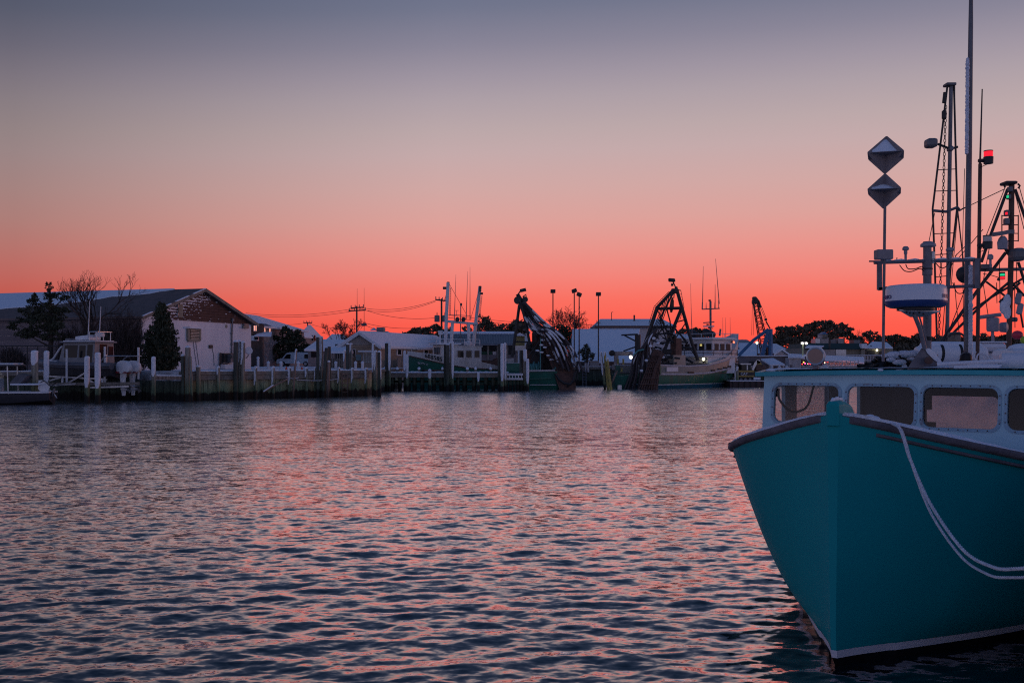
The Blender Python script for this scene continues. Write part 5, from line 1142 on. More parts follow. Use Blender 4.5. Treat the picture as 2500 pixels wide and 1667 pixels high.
for px, w_, yt, lab in ((2180, 60, 818, 'dull tree clump behind the radar dome'), (2245, 50, 815, 'dull tree clump behind the steel mast post'), (2310, 60, 820, 'dull tree clump behind the white poles'), (2385, 60, 816, 'dull tree clump behind the thick ice coated pole'), (2450, 60, 818, 'dull tree clump at the far right'), (2530, 60, 820, 'dull tree clump cut by the right edge'), (1810, 50, 830, 'low dark trees behind the crane'), (1760, 40, 845, 'low dark trees behind the big trawler bow')):
    evergreen(px, yt, 210, [(px - w_ * .3, yt + 14, w_ * .35, 12), (px + w_ * .2, yt + 10, w_ * .4, 11), (px, yt + 26, w_ * .7, 18), (px + w_ * .45, yt + 20, w_ * .3, 14), (px, yt + 45, w_ * 1.1, 30)], lab, 45, .36, seed=int(px), gap=.3, group='tree line beyond the right shore', mat=m_leaf2)

# ------------------------------------------------------------------ trawler with the numbers on its bow
bo = G(999, 92, 0); t = thing('trawler', 'green and white trawler numbered on its bow, moored behind the dock', 'fishing boat', bo, rz=R(200))
def hull(t_, mt, sheer, beam, zk, n, nm='hull', close_top=False, z0f=None):
    rs = []
    for x, zs, hb, hw in sheer:
        r = []
        for s_ in (1, -1):
            prof = [(zs, hb), (zs * .55, hb * .6 + hw * .4), (.25, hw), (-.6, hw * .8), (-1.2, hw * .25)]
            r += [V(x, s_ * w_, z) for z, w_ in (prof if s_ > 0 else prof[::-1])]
        rs.append(r)
    return loc(t_, MB().loft(rs), nm, mt, ang=40)
sh = [(0.15, 3.05, .05, .02), (-.6, 2.85, .75, .30), (-1.6, 2.6, 1.35, .8), (-3, 2.25, 1.75, 1.3), (-5, 1.92, 1.95, 1.65), (-8, 1.75, 1.95, 1.75), (-11, 1.85, 1.85, 1.6)]
hull(t, m_green, sh, 4, -1, 0)
def strake(t_, nm, mt, sheer, z0, z1, off=.0, th=.08, sides=(1, -1)):
    """wall standing on the sheer: z0, z1 are heights above the sheer per station"""
    for s_ in sides:
        rs = []
        for (x, zs, hb, hw), b0, b1 in zip(sheer, z0, z1):
            y0_ = hb + off; y1_ = hb + off + .10 * (b1 - b0); rs.append([V(x, s_ * y0_, zs + b0), V(x, s_ * y1_, zs + b1), V(x, s_ * (y1_ - th), zs + b1), V(x, s_ * (y0_ - th), zs + b0)])
        loc(t_, MB().loft(rs), nm, mt, smooth=False)
n0 = [0.0] * 7
strake(t, 'bulwark', m_dirtywhite, sh, [.002] * 7, [.42, .5, .62, .78, .85, .35, .3])
strake(t, 'rub_rail', m_rust, sh, [-.06] * 7, [.03] * 7, off=.06)
pm = t.matrix_basis
p0, p1 = V(-1.25, 1.17, 2.74), V(-2.55, 1.68, 2.42); p0w, p1w = pm @ p0, pm @ p1
ux_ = (p1w - p0w).normalized()
lettering('bow_number', '688585', .56, m_black, t, (p0w + p1w) / 2 + pm.to_3x3() @ V(0, .09, .0) + V(0, 0, .10), ux_, V(0, 0, 1) + pm.to_3x3() @ V(0, .06, 0), .01)
q0, q1 = pm @ V(-.5, .80, 2.42), pm @ V(-1.5, 1.37, 2.2)
lettering('bow_name', 'BETTY C', .26, m_white, t, (q0 + q1) / 2 + pm.to_3x3() @ V(0, .05, -.1), (q1 - q0), V(0, 0, 1) + pm.to_3x3() @ V(0, .4, 0), .01)
# wheelhouse and deckhouse
LB(t, 'deckhouse', m_dirtywhite, (-4.6, 0, 3.0), 3.9, 2.9, 1.7); LB(t, 'wheelhouse', m_dirtywhite, (-3.5, 0, 3.45), 1.7, 2.6, 1.2)
LB(t, 'roof', m_snow, (-3.4, 0, 4.12), 2.3, 3.1, .12); LB(t, 'roof', m_dirtywhite, (-5.3, 0, 3.9), 2.7, 3.0, .10)
for x, w_ in ((-3.3, .55), (-4.5, .55), (-5.3, .5), (-6.1, .45)):
    z = 3.45 if x > -4 else 3.2
    o = LB(t, 'window', m_white2, (x, 1.32 if x > -4 else 1.47, z), w_ + .14, .04, .74); LB(t, 'pane', m_darkglass, (x, 1.36 if x > -4 else 1.51, z), w_, .04, .6, par=o)
for y in (-.7, .0, .7): LB(t, 'front_window', m_darkglass, (-2.63, y, 3.5), .04, .5, .6)
for z in (4.25, 4.55): 
    loc(t, MB().tube([V(-2.2, 1.4, z), V(-2.2, -1.4, z), ], .03, 5), 'rail', m_white); loc(t, MB().tube([V(-2.2, 1.4, z), V(-6.4, 1.4, z)], .03, 5), 'rail', m_white)
for x in (-2.2, -3.4, -4.9, -6.4): loc(t, MB().tube([V(x, 1.4, 4.0), V(x, 1.4, 4.55)], .03, 5), 'rail_post', m_white)
loc(t, MB().lathe([(.35, 0), (.38, .2), (.3, .35)], (-5.6, .3, 4.05), 12), 'life_raft', m_white)
loc(t, MB().lathe([(.14, -.05), (.32, -.05), (.34, 0), (.32, .05), (.14, .05)], (-4.1, 1.62, 2.55), 16, (0, 1, 0)), 'lifebuoy', M('orange_red', (.5, .06, .03), None, rough=.5))
LB(t, 'hatch_box', m_rust, (-7.6, .8, 2.1), 1.4, 1.2, 1.0); LB(t, 'winch_house', m_dirtywhite, (-9.4, .4, 2.3), 1.1, 1.2, 1.0); LB(t, 'deck', m_rust, (-5.5, 0, 1.7), 9, 3.3, .1)
loc(t, MB().lathe([(.5, -.6), (.5, -.5), (.2, -.48), (.2, .48), (.5, .5), (.5, .6)], (-8.5, .6, 2.35), 12, (0, 1, 0)), 'net_drum', m_rust)
LB(t, 'anchor_windlass', m_steel, (-1.2, 0, 3.0), .6, .8, .4); loc(t, MB().tube([V(-.2, .2, 3.3), V(-.2, .2, 3.9), V(-1.3, .9, 3.7)], .03, 5), 'bow_rail', m_white)
# outrigger booms and gantry (standing on this boat)
d_ = 94.2
o = LN('outrigger_boom', m_white, t, [(1086, 880), (1090, 770), (1094, 690)], d_, .16, 8); LN('boom_ladder', m_steel, o, [(1097, 770), (1099, 702)], d_, .02, 4); LN('boom_ladder', m_steel, o, [(1100, 770), (1101, 702)], d_, .02, 4)
for i in range(16): LN('rung', m_steel, o, [(1097 + .1 * i, 768 - i * 4.2), (1100.3 + .07 * i, 768 - i * 4.2)], d_, .014, 4)
o2 = LN('outrigger_boom', m_white, t, [(1151, 892), (1160, 800), (1172, 699)], d_ + .3, .16, 8); LN('boom_ladder', m_steel, o2, [(1162, 830), (1175, 722)], d_, .02, 4); LN('boom_ladder', m_steel, o2, [(1166, 830), (1177, 722)], d_, .02, 4)
for i in range(18): LN('rung', m_steel, o2, [(1162.5 + .68 * i, 826 - i * 5.7), (1166.3 + .62 * i, 826 - i * 5.7)], d_, .014, 4)
for x, y, oo in ((1094, 690, o), (1172, 700, o2)):
    for dy in (0, 5, 10): FB('block', m_dark, oo, x - 3, y + dy - 2, x + 3, y + dy + 1.5, d_ - .1, .25)
FB('lamp', m_dark, o, 1081, 700, 1089, 706, d_ - .1, .3, bevel=.03); FB('lamp', m_dark, o2, 1173, 714, 1179, 719, d_, .3); 
LN('gantry_beam', m_white, t, [(1088, 784), (1166, 791)], d_, .12, 8)
for x0_, x1_, y1_ in ((1105, 1099, 880), (1144, 1146, 892)): LN('gantry_leg', m_white, t, [(x0_, 786), (x1_, y1_)], d_, .15, 8)
FB('gantry_foot', m_white, t, 1101, 786, 1107, 794, d_ - .1, .3); FB('gantry_foot', m_white, t, 1140, 789, 1148, 797, d_ - .1, .3)
LN('antenna_rail', m_steel, t, [(1096, 778), (1097, 768), (1149, 771), (1150, 779)], d_, .03, 5)
for x, y0_, y1_ in ((1113, 670, 784), (1142, 662, 780), (1147.5, 652, 782)): MB().tube([P(x - 4, y1_, d_), P(x, y0_, d_)] if x < 1145 else [P(x, y1_, d_), P(x, y0_, d_)], [.045, .012], 5).build('whip_antenna', m_steel, t)
LN('light_mast', m_steel, t, [(1124, 845), (1125, 742)], d_, .05, 6); FB('lamp', m_dark, t, 1123, 740, 1128, 746, d_, .2); LN('tee_antenna', m_steel, t, [(1114.5, 770), (1115, 758)], d_, .02, 4); LN('tee_antenna', m_steel, t, [(1111, 758), (1120, 758)], d_, .02, 4)
for x in (1120, 1135): MB().lathe([(.08, 0), (.22, .12), (.24, .25)], P(x, 781, d_ - .1), 8, (-.6, -.7, .2)).build('floodlight', m_dark, t)
q = MB()
for p in (((1095, 690), (1140, 770)), ((1172, 702), (1150, 775)), ((1093, 708), (1083, 738)), ((1125, 820), (1106, 838)), ((1125, 820), (1138, 838))): line(p, d_, .018, 4, q)
q.build('rigging', m_dark, t)
o = LN('radar_mast', m_white, t, [(1074, 848), (1075, 808)], d_ - .3, .09, 6); FB('radar', m_white, o, 1070, 810, 1080, 817, d_ - .5, .4); LN('radar_scanner', m_white, o, [(1069, 809), (1081, 808)], d_ - .4, .06, 5)

# ------------------------------------------------------------------ green dredge boat with the snow covered hoses
d_ = 89.0
t = thing('dredge_boat', 'green dredge boat with snow covered hoses sweeping down from its stern frame', 'fishing boat', G(1330, d_, 0))
xs = [1218, 1245, 1285, 1320, 1352, 1372]
rs = []
for x, zs, hb in zip(xs, (1.72, 1.68, 1.6, 1.58, 1.62, 1.7), (.6, 2.0, 2.6, 2.7, 2.7, 2.4)):
    c = G(x, d_ + 2.4, 0); rs.append([c + V(0, s_ * hb * k, z) for s_, seq in ((-1, ((zs, 1), (.4, .95), (-.5, .8), (-1, .3))), (1, ((-1, .3), (-.5, .8), (.4, .95), (zs, 1)))) for z, k in seq])
MB().loft(rs).build('hull', m_green, t, ang=40)
q = MB().bar(G(1285, d_ - .28, 1.66), G(1356, d_ - .28, 1.70), .18, .14); q.build('rub_rail', m_white2, t, smooth=False); MB().bar(G(1293, d_ - .26, .42), G(1358, d_ - .26, .42), .05, .07).build('waterline_stripe', m_white2, t, smooth=False); MB().bar(G(1293, d_ - .3, .95), G(1345, d_ - .3, 1.02), .07, .1).build('rub_rail', m_green, t, smooth=False)
FB('deck_box', m_green, t, 1235, 886, 1270, 914, d_ + .5, 2); FB('deck_snow', m_snow, t, 1235, 885, 1269, 886.5, d_ + .5, 2)
FB('deckhouse', m_dark, t, 1318, 868, 1362, 907, d_ + 2.5, 2); FB('engine_box', m_dark, t, 1290, 876, 1318, 906, d_ + 2.2, 1.6)
# turquoise net hung to dry
q = MB(); rq = random.Random(4); r2 = []
for i in range(15):
    x = 1291 + i * 2; r2.append([P(x + rq.uniform(-1, 1), 880 + (4 if i % 3 else 0) + 6 * abs(math.sin(i * .5)), d_ + .7 + .15 * (i % 2)), P(x, 894, d_ + .6 + .18 * (i % 2)), P(x + 1, 909, d_ + .5 + .15 * (i % 3))])
q.loft(r2, closed=False, cap=False); o = q.build('hung_net', m_sea, t); sm = o.modifiers.new('thick', 'SOLIDIFY'); sm.thickness = .05
LN('net_pole', m_sea, t, [(1319, 908), (1320, 824)], d_ + .3, .05, 5); LN('net_pole', m_sea, t, [(1348, 906), (1357, 897)], d_ - .2, .09, 5)
# stern gallows
for pts, r in (([(1250, 872), (1258, 820), (1268, 744)], .15), ([(1279, 768), (1286, 800), (1294, 842)], .14), ([(1263, 718), (1300, 775), (1318, 806), (1348, 812)], .19), ([(1268, 732), (1282, 758), (1300, 800), (1310, 830)], .15), ([(1275, 735), (1318, 778), (1352, 812)], .12), ([(1258, 834), (1306, 836)], .08), ([(1252, 800), (1284, 797)], .07), ([(1258, 795), (1276, 780)], .06), ([(1320, 812), (1322, 906)], .13), ([(1290, 870), (1322, 826)], .07), ([(1292, 846), (1322, 870)], .06), ([(1296, 880), (1320, 842)], .05)):
    LN('gallows_beam', m_dark, t, pts, d_ + .4, r, 6)
o = MB().lathe([(.24, -.07), (.33, -.08), (.36, 0), (.33, .08), (.24, .07)], P(1264, 733, d_ + .2), 16, (.2, 1, 0)).build('pulley_wheel', m_dark, t)
for k in range(4): MB().bar(P(1264, 733, d_ + .2) + V(math.cos(k * .785), 0, math.sin(k * .785)) * .28, P(1264, 733, d_ + .2) - V(math.cos(k * .785), 0, math.sin(k * .785)) * .28, .05).build('spoke', m_dark, o, smooth=False)
MB().lathe([(.1, -.1), (.26, -.08), (.26, .08), (.1, .1)], P(1282, 731, d_ + .2), 12, (.2, 1, 0)).build('pulley_wheel', m_dark, t)
LN('lamp_arm', m_dark, t, [(1264, 720), (1270, 711), (1276, 709)], d_ + .3, .06, 5); MB().obox(P(1277, 708.5, d_ + .3), V(.26, 0, .06), V(0, .2, 0), V(-.04, 0, .13)).build('lamp', m_dark, t, smooth=False)
LN('arm', m_dark, t, [(1276, 725), (1284, 719), (1285, 728)], d_ + .3, .06, 5)
LN('wire', m_dark, t, smooth_path([V(1282, 736, 0), V(1300, 765, 0), V(1316, 775, 0), V(1322, 790, 0)], 4) and [(1282, 736), (1300, 763), (1314, 770), (1321, 785)], d_ + .2, .025, 4)
# hoses with snow lying along their tops
hs = [[(1266, 735), (1283, 776), (1301, 802), (1336, 816), (1358, 852), (1376, 900)], [(1269, 738), (1288, 779), (1307, 800), (1342, 813), (1369, 850), (1389, 906)], [(1274, 740), (1294, 777), (1313, 798), (1348, 811), (1378, 848), (1402, 908)],
      [(1276, 738), (1300, 774), (1320, 796), (1352, 809), (1387, 847), (1413, 909)], [(1280, 736), (1308, 775), (1329, 794), (1358, 810), (1395, 848), (1424, 907)], [(1284, 742), (1318, 776), (1340, 795), (1368, 815), (1398, 852), (1408, 872)],
      [(1272, 745), (1280, 772), (1296, 800), (1306, 812), (1308, 818)], [(1270, 742), (1286, 782), (1299, 806), (1332, 822), (1352, 860), (1368, 896)]]
for i, h in enumerate(hs):
    dd_ = d_ - .6 + .22 * (i % 4); pts = smooth_path([P(x, y, dd_ + .35 * math.sin(i + k)) for k, (x, y) in enumerate(h)], 6)
    ho = MB().tube(pts, .105, 8).build('hose', m_hose, t)
    a0, a1 = (5, len(pts) - 1) if i not in (5, 6) else (2, len(pts) // 2)
    sn_ = [q + V(-.035, -.045, .040) for q in pts[a0:a1]]
    j0 = 0
    while i != 6 and j0 < len(sn_) - 3:
        j1 = min(len(sn_), j0 + 5 + (i * 7 + j0 * 3) % 9); sg = sn_[j0:j1]
        if len(sg) > 2: MB().tube(sg, [.105 * (.72 + .28 * abs(math.sin(j * .6 + i + j0))) if 0 < j < len(sg) - 1 else .03 for j in range(len(sg))], 6).build('hose_snow', m_snow, ho)
        j0 = j1 + (0 if (i + j0) % 3 else 1)
for i in range(7):
    x = rq.uniform(-4, 4); LN('slack_line', m_dark, t, [(1268 + i * 2, 736 + i), (1290 + i * 4 + x, 776 + i * 2), (1316 + i * 6, 806 + i * 3 + x), (1340 + i * 9, 850 + x), (1356 + i * 9, 905)], d_ - .75 + .05 * i, .028, 4)
FB('winch_house', m_dark, t, 1298, 838, 1330, 886, d_ + 1.6, 2); FB('gantry_plate', m_rust, t, 1299, 812, 1326, 842, d_ + 1.2, .6); FB('tarp_bundle', m_dark, t, 1284, 836, 1300, 856, d_ + 1.8, 1, bevel=.2); FB('winch_guard', m_rust, t, 1328, 826, 1356, 868, d_ + 1.0, .5); FB('winch', m_rust, t, 1286, 852, 1306, 884, d_ + 2.0, 1.4)
# dredge ramp and cage under the hoses
MB().prism([P(1318, 815, d_ + .2), P(1352, 812, d_ + .2), P(1404, 905, d_ - .4), P(1406, 956, d_ - .4), P(1368, 957, d_ - .4), P(1350, 905, d_ - .2)], V(0, 1.5, 0)).build('dredge_cage', m_rust, t, smooth=False)
for i in range(7): LN('cage_bar', m_rust, t, [(1322 + i * 5, 818), (1352 + i * 8, 906)], d_ - .05 - .06 * i, .06, 5)
for i in range(8): LN('cage_cross_bar', m_rust, t, [(1324 + i * 5.5, 824 + i * 11), (1356 + i * 7, 820 + i * 11)], d_ - .35, .05, 5)
LN('skid', m_dark, t, smooth_path([V(1355, 912, 0), V(1370, 932, 0), V(1392, 938, 0), V(1402, 925, 0), V(1404, 908, 0)], 1) and [(1355, 912), (1364, 926), (1378, 936), (1392, 938), (1400, 928), (1404, 908)], d_ - .6, .12, 6); LN('skid', m_dark, t, [(1385, 944), (1410, 925), (1406, 905)], d_ - .5, .07, 5); LN('tow_bar', m_rust, t, [(1334, 868), (1346, 880), (1350, 900)], d_ - .5, .09, 5)
for x, y in ((1325, 830), (1330, 848), (1338, 868), (1322, 842), (1346, 878), (1322, 860), (1312, 856)): MB().sphere(P(x, y, d_ - .5), .16, 7, (1.3, .8, .6)).build('snow', m_snow, t)

# ------------------------------------------------------------------ big trawler with the stern A-frame
HA = R(40); hd = V(math.cos(HA), math.sin(HA), 0); sb = V(hd.y, -hd.x, 0)
B = 2.9; cs = G(1612, 90.5, 0) - sb * B; 
t = thing('stern_trawler', 'big white and green trawler with a tall dark stern frame and lit wheelhouse', 'fishing boat', cs, rz=HA)
# local: +x forward, -y starboard (towards us)
m_hull3 = M('weathered_green_hull', (.022, .15, .09), (.08, .11, .075), .9, .38, stretch=(1, 1, .3), lo=.4, hi=.75)
m_strake3 = M('pale_bulwark_paint', (.30, .29, .26), (.22, .22, .19), 1.3, .42, stretch=(1, 1, .4))
ST = [(0, 1.35, 2.75, 2.6), (1.5, 1.32, B, 2.75), (4, 1.30, B, 2.7), (7, 1.42, 2.85, 2.4), (10, 1.75, 2.5, 1.7), (12, 2.05, 1.9, .95), (13.6, 2.4, 1.05, .35), (14.8, 2.75, .12, .02)]
rs = []
for x, zs, hb, hw in ST:
    prof = [(zs, hb), (zs * .5, hb * .75 + hw * .25), (.30, hw), (-.6, hw * .8), (-1.2, hw * .3)]; rs.append([V(x, w_, z) for z, w_ in prof] + [V(x, -w_, z) for z, w_ in prof[::-1]])
loc(t, MB().loft(rs), 'hull', m_hull3, ang=40)
# painted boot top below a white line
for nm, mt, za_, zb_, off in (('boot_top', M('blue_boot_top', (.02, .16, .24), (.03, .10, .13), 1, .4), -.3, .34, .015), ('waterline_stripe', m_white, .34, .42, .025)):
    rs = []
    for x, zs, hb, hw in ST:
        def wd(z, zs=zs, hb=hb, hw=hw): 
            m_ = hb * .75 + hw * .25
            return hw + (m_ - hw) * max(0, (z - .3)) / max(.05, zs * .5 - .3) if z > .3 else hw * (1 - .2 * (.3 - z) / .9)
        rs.append([V(x, -wd(za_) - off, za_), V(x, -wd(zb_) - off, zb_), V(x, -wd(zb_) + .05, zb_), V(x, -wd(za_) + .05, za_)])
    loc(t, MB().loft(rs), nm, mt, smooth=True)
    loc(t, MB().box((-.02, 0, (za_ + zb_) / 2), .06 + off, 5.25, zb_ - za_), nm, mt, smooth=False)
BW = [.78, .75, .72, .70, .80, 1.0, 1.25, 1.4]
for s_ in (1, -1):
    rs = [];
    for (x, zs, hb, hw), h in zip(ST, BW): rs.append([V(x, s_ * hb, zs + .002), V(x, s_ * (hb + h * .08), zs + h), V(x, s_ * (hb + h * .08 - .1), zs + h), V(x, s_ * (hb - .1), zs + .002)])
    loc(t, MB().loft(rs), 'bulwark', m_strake3, ang=30)
    loc(t, MB().tube([V(x, s_ * (hb + h * .08 - .04), zs + h + .04) for (x, zs, hb, hw), h in zip(ST, BW)], .09, 6), 'cap_rail', m_white2)
    loc(t, MB().tube([V(x, s_ * (hb + .05), zs) for (x, zs, hb, hw) in ST], .10, 6), 'rub_rail', m_white2)
# raised white bow
rs = []
for (x, zs, hb, hw), h, h2 in zip(ST[3:], BW[3:], (.85, 1.15, 1.75, 2.25, 2.6)): rs.append([V(x, -(hb + h * .08), zs + h + .01), V(x, -(hb + h2 * .10), zs + h2), V(x, (hb + h2 * .10), zs + h2), V(x, (hb + h * .08), zs + h + .01)])
loc(t, MB().loft(rs), 'raised_bow', m_dirtywhite, ang=40)
LB(t, 'transom_bulwark', m_hull3, (.0, -2.3, 1.75), .14, 1.3, .8); LB(t, 'deck', m_rust, (5, 0, 1.38), 10, 5.2, .08)
for x in (4.2, 7.6, 8.8, 9.8, 10.7, 12.2, 13.3): LB(t, 'freeing_port', m_black, (x, -float(np.interp(x, [q[0] for q in ST], [q[2] for q in ST])) - .06, float(np.interp(x, [q[0] for q in ST], [q[1] for q in ST])) + .16), .55 if x > 5 else .8, .12, .16)
LB(t, 'number_plate', m_white, (1.6, -B - .05, 1.78), 1.6, .03, .42)
# superstructure
zl, zu = 1.4, 3.35
LB(t, 'lower_house', m_white, (9.6, 0, 2.163), 4.2, 4.6, 1.6); LB(t, 'upper_deck', m_white, (9.3, 0, 3.000), 5.2, 5.0, .12)
LB(t, 'wheelhouse', m_white, (9.9, 0, 3.851), 3.0, 4.3, 1.66); LB(t, 'wheelhouse_roof', m_white, (9.9, 0, 4.717), 3.8, 5.0, .14); LB(t, 'roof_snow', m_snow, (9.9, 0, 4.798), 3.5, 4.7, .10)
for y in (-1.75, -.85, .05, .95, 1.75):
    o = LB(t, 'window', m_white2, (8.38, y, 3.925), .05, .74, .74); LB(t, 'pane', m_darkglass, (8.34, y, 3.925), .05, .6, .62, par=o)
LB(t, 'lit_window', EM('lit_cabin_window', (.9, .72, .2), .5), (8.32, -.80, 4.110), .04, .25, .2)
for x in (9.0, 9.9, 10.8): LB(t, 'side_window', m_darkglass, (x, -2.17, 3.925), .6, .05, .62)
for y in (-2.3, -1.2, 0, 1.2, 2.3):
    loc(t, MB().tube([V(6.8, y, 3.000), V(6.8, y, 3.555)], .035, 5), 'rail_post', m_dark)
for z in (3.3, 3.6): loc(t, MB().tube([V(11.9, -2.45, z), V(6.8, -2.45, z), V(6.8, 2.45, z)], .035, 5), 'rail', m_dark)
for x in (8.2, 9.6, 11, 11.9): loc(t, MB().tube([V(x, -2.45, 3.000), V(x, -2.45, 3.555)], .035, 5), 'rail_post', m_dark)
for y0_, y1_ in ((-2.4, 2.4),):
    loc(t, MB().tube([V(8.1, y0_, 5.220), V(8.1, y1_, 5.220)], .03, 5), 'roof_rail', m_white); loc(t, MB().tube([V(8.1, y0_, 5.220), V(11.7, y0_, 5.220)], .03, 5), 'roof_rail', m_white)
for x, y in ((8.1, -2.4), (8.1, -1), (8.1, 1), (8.1, 2.4), (9.9, -2.4), (11.7, -2.4)): loc(t, MB().tube([V(x, y, 4.739), V(x, y, 5.220)], .03, 5), 'roof_rail_post', m_white)
for y in (-1.1, .9): loc(t, MB().lathe([(.3, -.6), (.36, -.5), (.36, .5), (.3, .6)], (9.2, y, 5.257), 12, (0, 1, 0.382)), 'life_raft', m_dark)
LB(t, 'porthole_panel', m_white2, (7.48, -1.0, 2.054), .04, .6, 1.2); loc(t, MB().lathe([(.2, 0), (.24, .03), (.2, .06)], (7.5, -1.9, 2.381), 12, (-1, 0, 0.382)), 'porthole', m_dark)
o = LB(t, 'deck_lamp', m_steel, (7.35, -2.05, 2.745), .2, .24, .2); loc(t, MB().sphere((7.16, -2.05, 2.723), .15, 10), 'lamp', m_lampy, o)
o = LB(t, 'deck_lamp', m_steel, (11.3, -2.3, 4.443), .2, .2, .2); loc(t, MB().sphere((11.35, -2.42, 4.406), .11, 8), 'lamp', EM('red_deck_lamp', (1, .16, .08), 2.5), o)
LB(t, 'hatch_crate', m_timber, (7.0, -1.5, 1.95), .9, 2.2, .8); loc(t, MB().tube([V(6.6, -1.2, 2.4), V(6.4, -.4, 2.8)], .12, 6), 'winch_arm', m_dark)
LB(t, 'gear_locker', m_strake3, (3.2, -1.7, 2.4), 1.7, 1.5, 1.4)
# funnel
LB(t, 'funnel', m_rust, (3.5, -1.75, 3.75), .8, .7, 1.9); loc(t, MB().tube([V(3.3, -1.75, 4.6), V(3.2, -1.75, 4.9)], .2, 8), 'exhaust_pipe', m_black)
# mast on the wheelhouse
d2 = 97.5
LN('mast', m_steel, t, [(1735, 830), (1734.5, 735)], d2, .11, 8)
for pts in ([(1714, 755), (1757, 753)], [(1717, 788), (1744, 786)]): LN('mast_yard', m_steel, t, pts, d2, .06, 6)
for x0_, y0_, x1_, y1_ in ((1715, 754, 1717, 650), (1756, 742, 1747, 632), (1746, 753, 1746, 694), (1724, 754, 1724, 739), (1745, 754, 1745, 738), (1714, 755, 1714, 738), (1755, 754, 1754, 733)): MB().tube([P(x0_, y0_, d2), P(x1_, y1_, d2)], [.05, .018], 5).build('whip_antenna', m_steel, t)
for x, y in ((1733, 733), (1732, 800), (1728, 792)): FB('mast_lamp', m_dark, t, x - 2.5, y - 1.5, x + 2.5, y + 2, d2 - .1, .2)
LN('stay', m_dark, t, [(1735, 790), (1740, 803)], d2, .02, 4); LN('searchlight', m_steel, t, [(1757, 820), (1759, 803)], d2 + .5, .1, 6); FB('radar_scanner', m_white, t, 1718, 795, 1744, 798, d2 - .2, .3)
MB().tube([P(1690, 818, 96), P(1688, 775, 96), P(1686, 692, 96)], [.05, .03, .012], 5).build('whip_antenna', m_steel, t)
for x in (1765, 1772, 1783): MB().tube([P(x, 830, 99), P(x - .5, 775, 99)], [.03, .01], 4).build('whip_antenna', m_steel, t)
# liferaft rack at the bow
q = MB()
for k in range(5): line([(1786 + k * 4, 846 - k * .5), (1790 + k * 3.2, 838 - k), (1799 + k * .2, 846 + k)], 101, .04, 5, q)
q.build('bow_rack', m_white, t)
for z_ in (0, 6): LN('bow_rail', m_white, t, [(1779, 862 - z_), (1800, 853 - z_)], 101, .04, 5)
for x in (1781, 1790, 1799): LN('bow_rail_post', m_white, t, [(x, 866 - (x - 1781) * .4), (x, 852 - (x - 1781) * .4)], 101, .035, 5)
# stern A-frame
dA, dB_ = 92.2, 94.5
beams = [([(1645, 707), (1602, 753)], dA, .17), ([(1604, 753), (1572, 848), (1560, 890)], dA, .19), ([(1650, 700), (1664, 752)], dB_, .15), ([(1664, 752), (1612, 880)], dA + 1.0, .17), ([(1652, 706), (1690, 840), (1704, 880)], dB_, .17), ([(1600, 754), (1663, 752)], dA + .6, .16), ([(1645, 712), (1612, 776), (1640, 832)], dA + .8, .10), ([(1628, 755), (1636, 785), (1640, 840)], dA + 1, .07),
         ([(1590, 800), (1645, 798)], dA + .7, .10), ([(1586, 816), (1640, 814)], dA + .7, .08), ([(1610, 780), (1628, 833)], dA + .6, .07), ([(1605, 757), (1622, 790), (1600, 830)], dA + .5, .06), ([(1630, 793), (1586, 832)], dA + .6, .06), ([(1676, 780), (1652, 786)], dB_ - .2, .07), ([(1676, 785), (1640, 840)], dB_ - .2, .06), ([(1648, 803), (1676, 833)], dB_ - .2, .09), ([(1700, 872), (1648, 800)], dB_, .05), ([(1640, 833), (1680, 836)], dB_ - .3, .1), ([(1645, 847), (1690, 850)], dB_ - .3, .1)]
fr = None
for pts, dd_, r in beams: LN('frame_beam', m_dark, t, pts, dd_, r, 6)
for side in ([(1633, 712), (1597, 748), (1584, 790)], [(1656, 707), (1662, 708), (1670, 750), (1660, 780)]):
    dd_ = dA if side[0][0] < 1650 else dB_ - .2
    o = LN('frame_ladder', m_dark, t, side, dd_ - .15, .025, 4); off = (7, 4) if side[0][0] < 1650 else (-7, 1)
    s2_ = [V(*p, 0) for p in side]; tot = 18
    for i in range(tot):
        f = i / (tot - 1) * (len(side) - 1); k = min(int(f), len(side) - 2); p = s2_[k].lerp(s2_[k + 1], f - k); LN('rung', m_dark, o, [(p.x, p.y), (p.x + off[0], p.y + off[1])], dd_ - .15, .018, 4)
MB().obox(P(1640, 684, dA + 1), V(.3, 0, -.02), V(0, .28, 0), V(-.02, 0, .16)).build('lamp', m_dark, t, smooth=False, bevel=.08); LN('lamp_arm', m_dark, t, [(1643, 688), (1651, 705)], dA + 1, .06); FB('lamp', m_dark, t, 1639, 692, 1644, 698, dA + 1, .25); FB('head_block', m_dark, t, 1640, 704, 1654, 716, dA + .9, .5, bevel=.08)
MB().loft([[P(1641 + dx - (y - 735) * .08, y, dA + .8) + V(0, o_, 0) for dx, o_ in ((-w_, -.1), (w_, -.1), (w_, .1), (-w_, .1))] for y, w_ in ((726, 1), (735, 4), (750, 5), (756, 3.5), (763, 2))]).build('hanging_block', m_rust, t, smooth=False); LN('hanging_chain', m_dark, t, [(1646, 716), (1645, 728)], dA + .8, .05)
rq = random.Random(77)
for i in range(26):
    y = rq.uniform(806, 878); f = (y - 753) / 110; xl, xr = 1602 - 34 * f, 1664 - 42 * f; xa = rq.uniform(xl, xr - 14); LN('deck_gear', m_dark, t, [(xa, y), (min(xr + 8, xa + rq.uniform(12, 42)), y + rq.uniform(-16, 16))], dA + rq.uniform(.2, 1.4), rq.uniform(.035, .08), 5)
for i in range(5): LN('slack_line', m_dark, t, [(1640 - i * 4, 714 + i * 3), (1622 - i * 5, 770 + i * 4), (1606 - i * 6, 812 + i * 4), (1588 - i * 6, 850)], dA - .3, .04, 5)
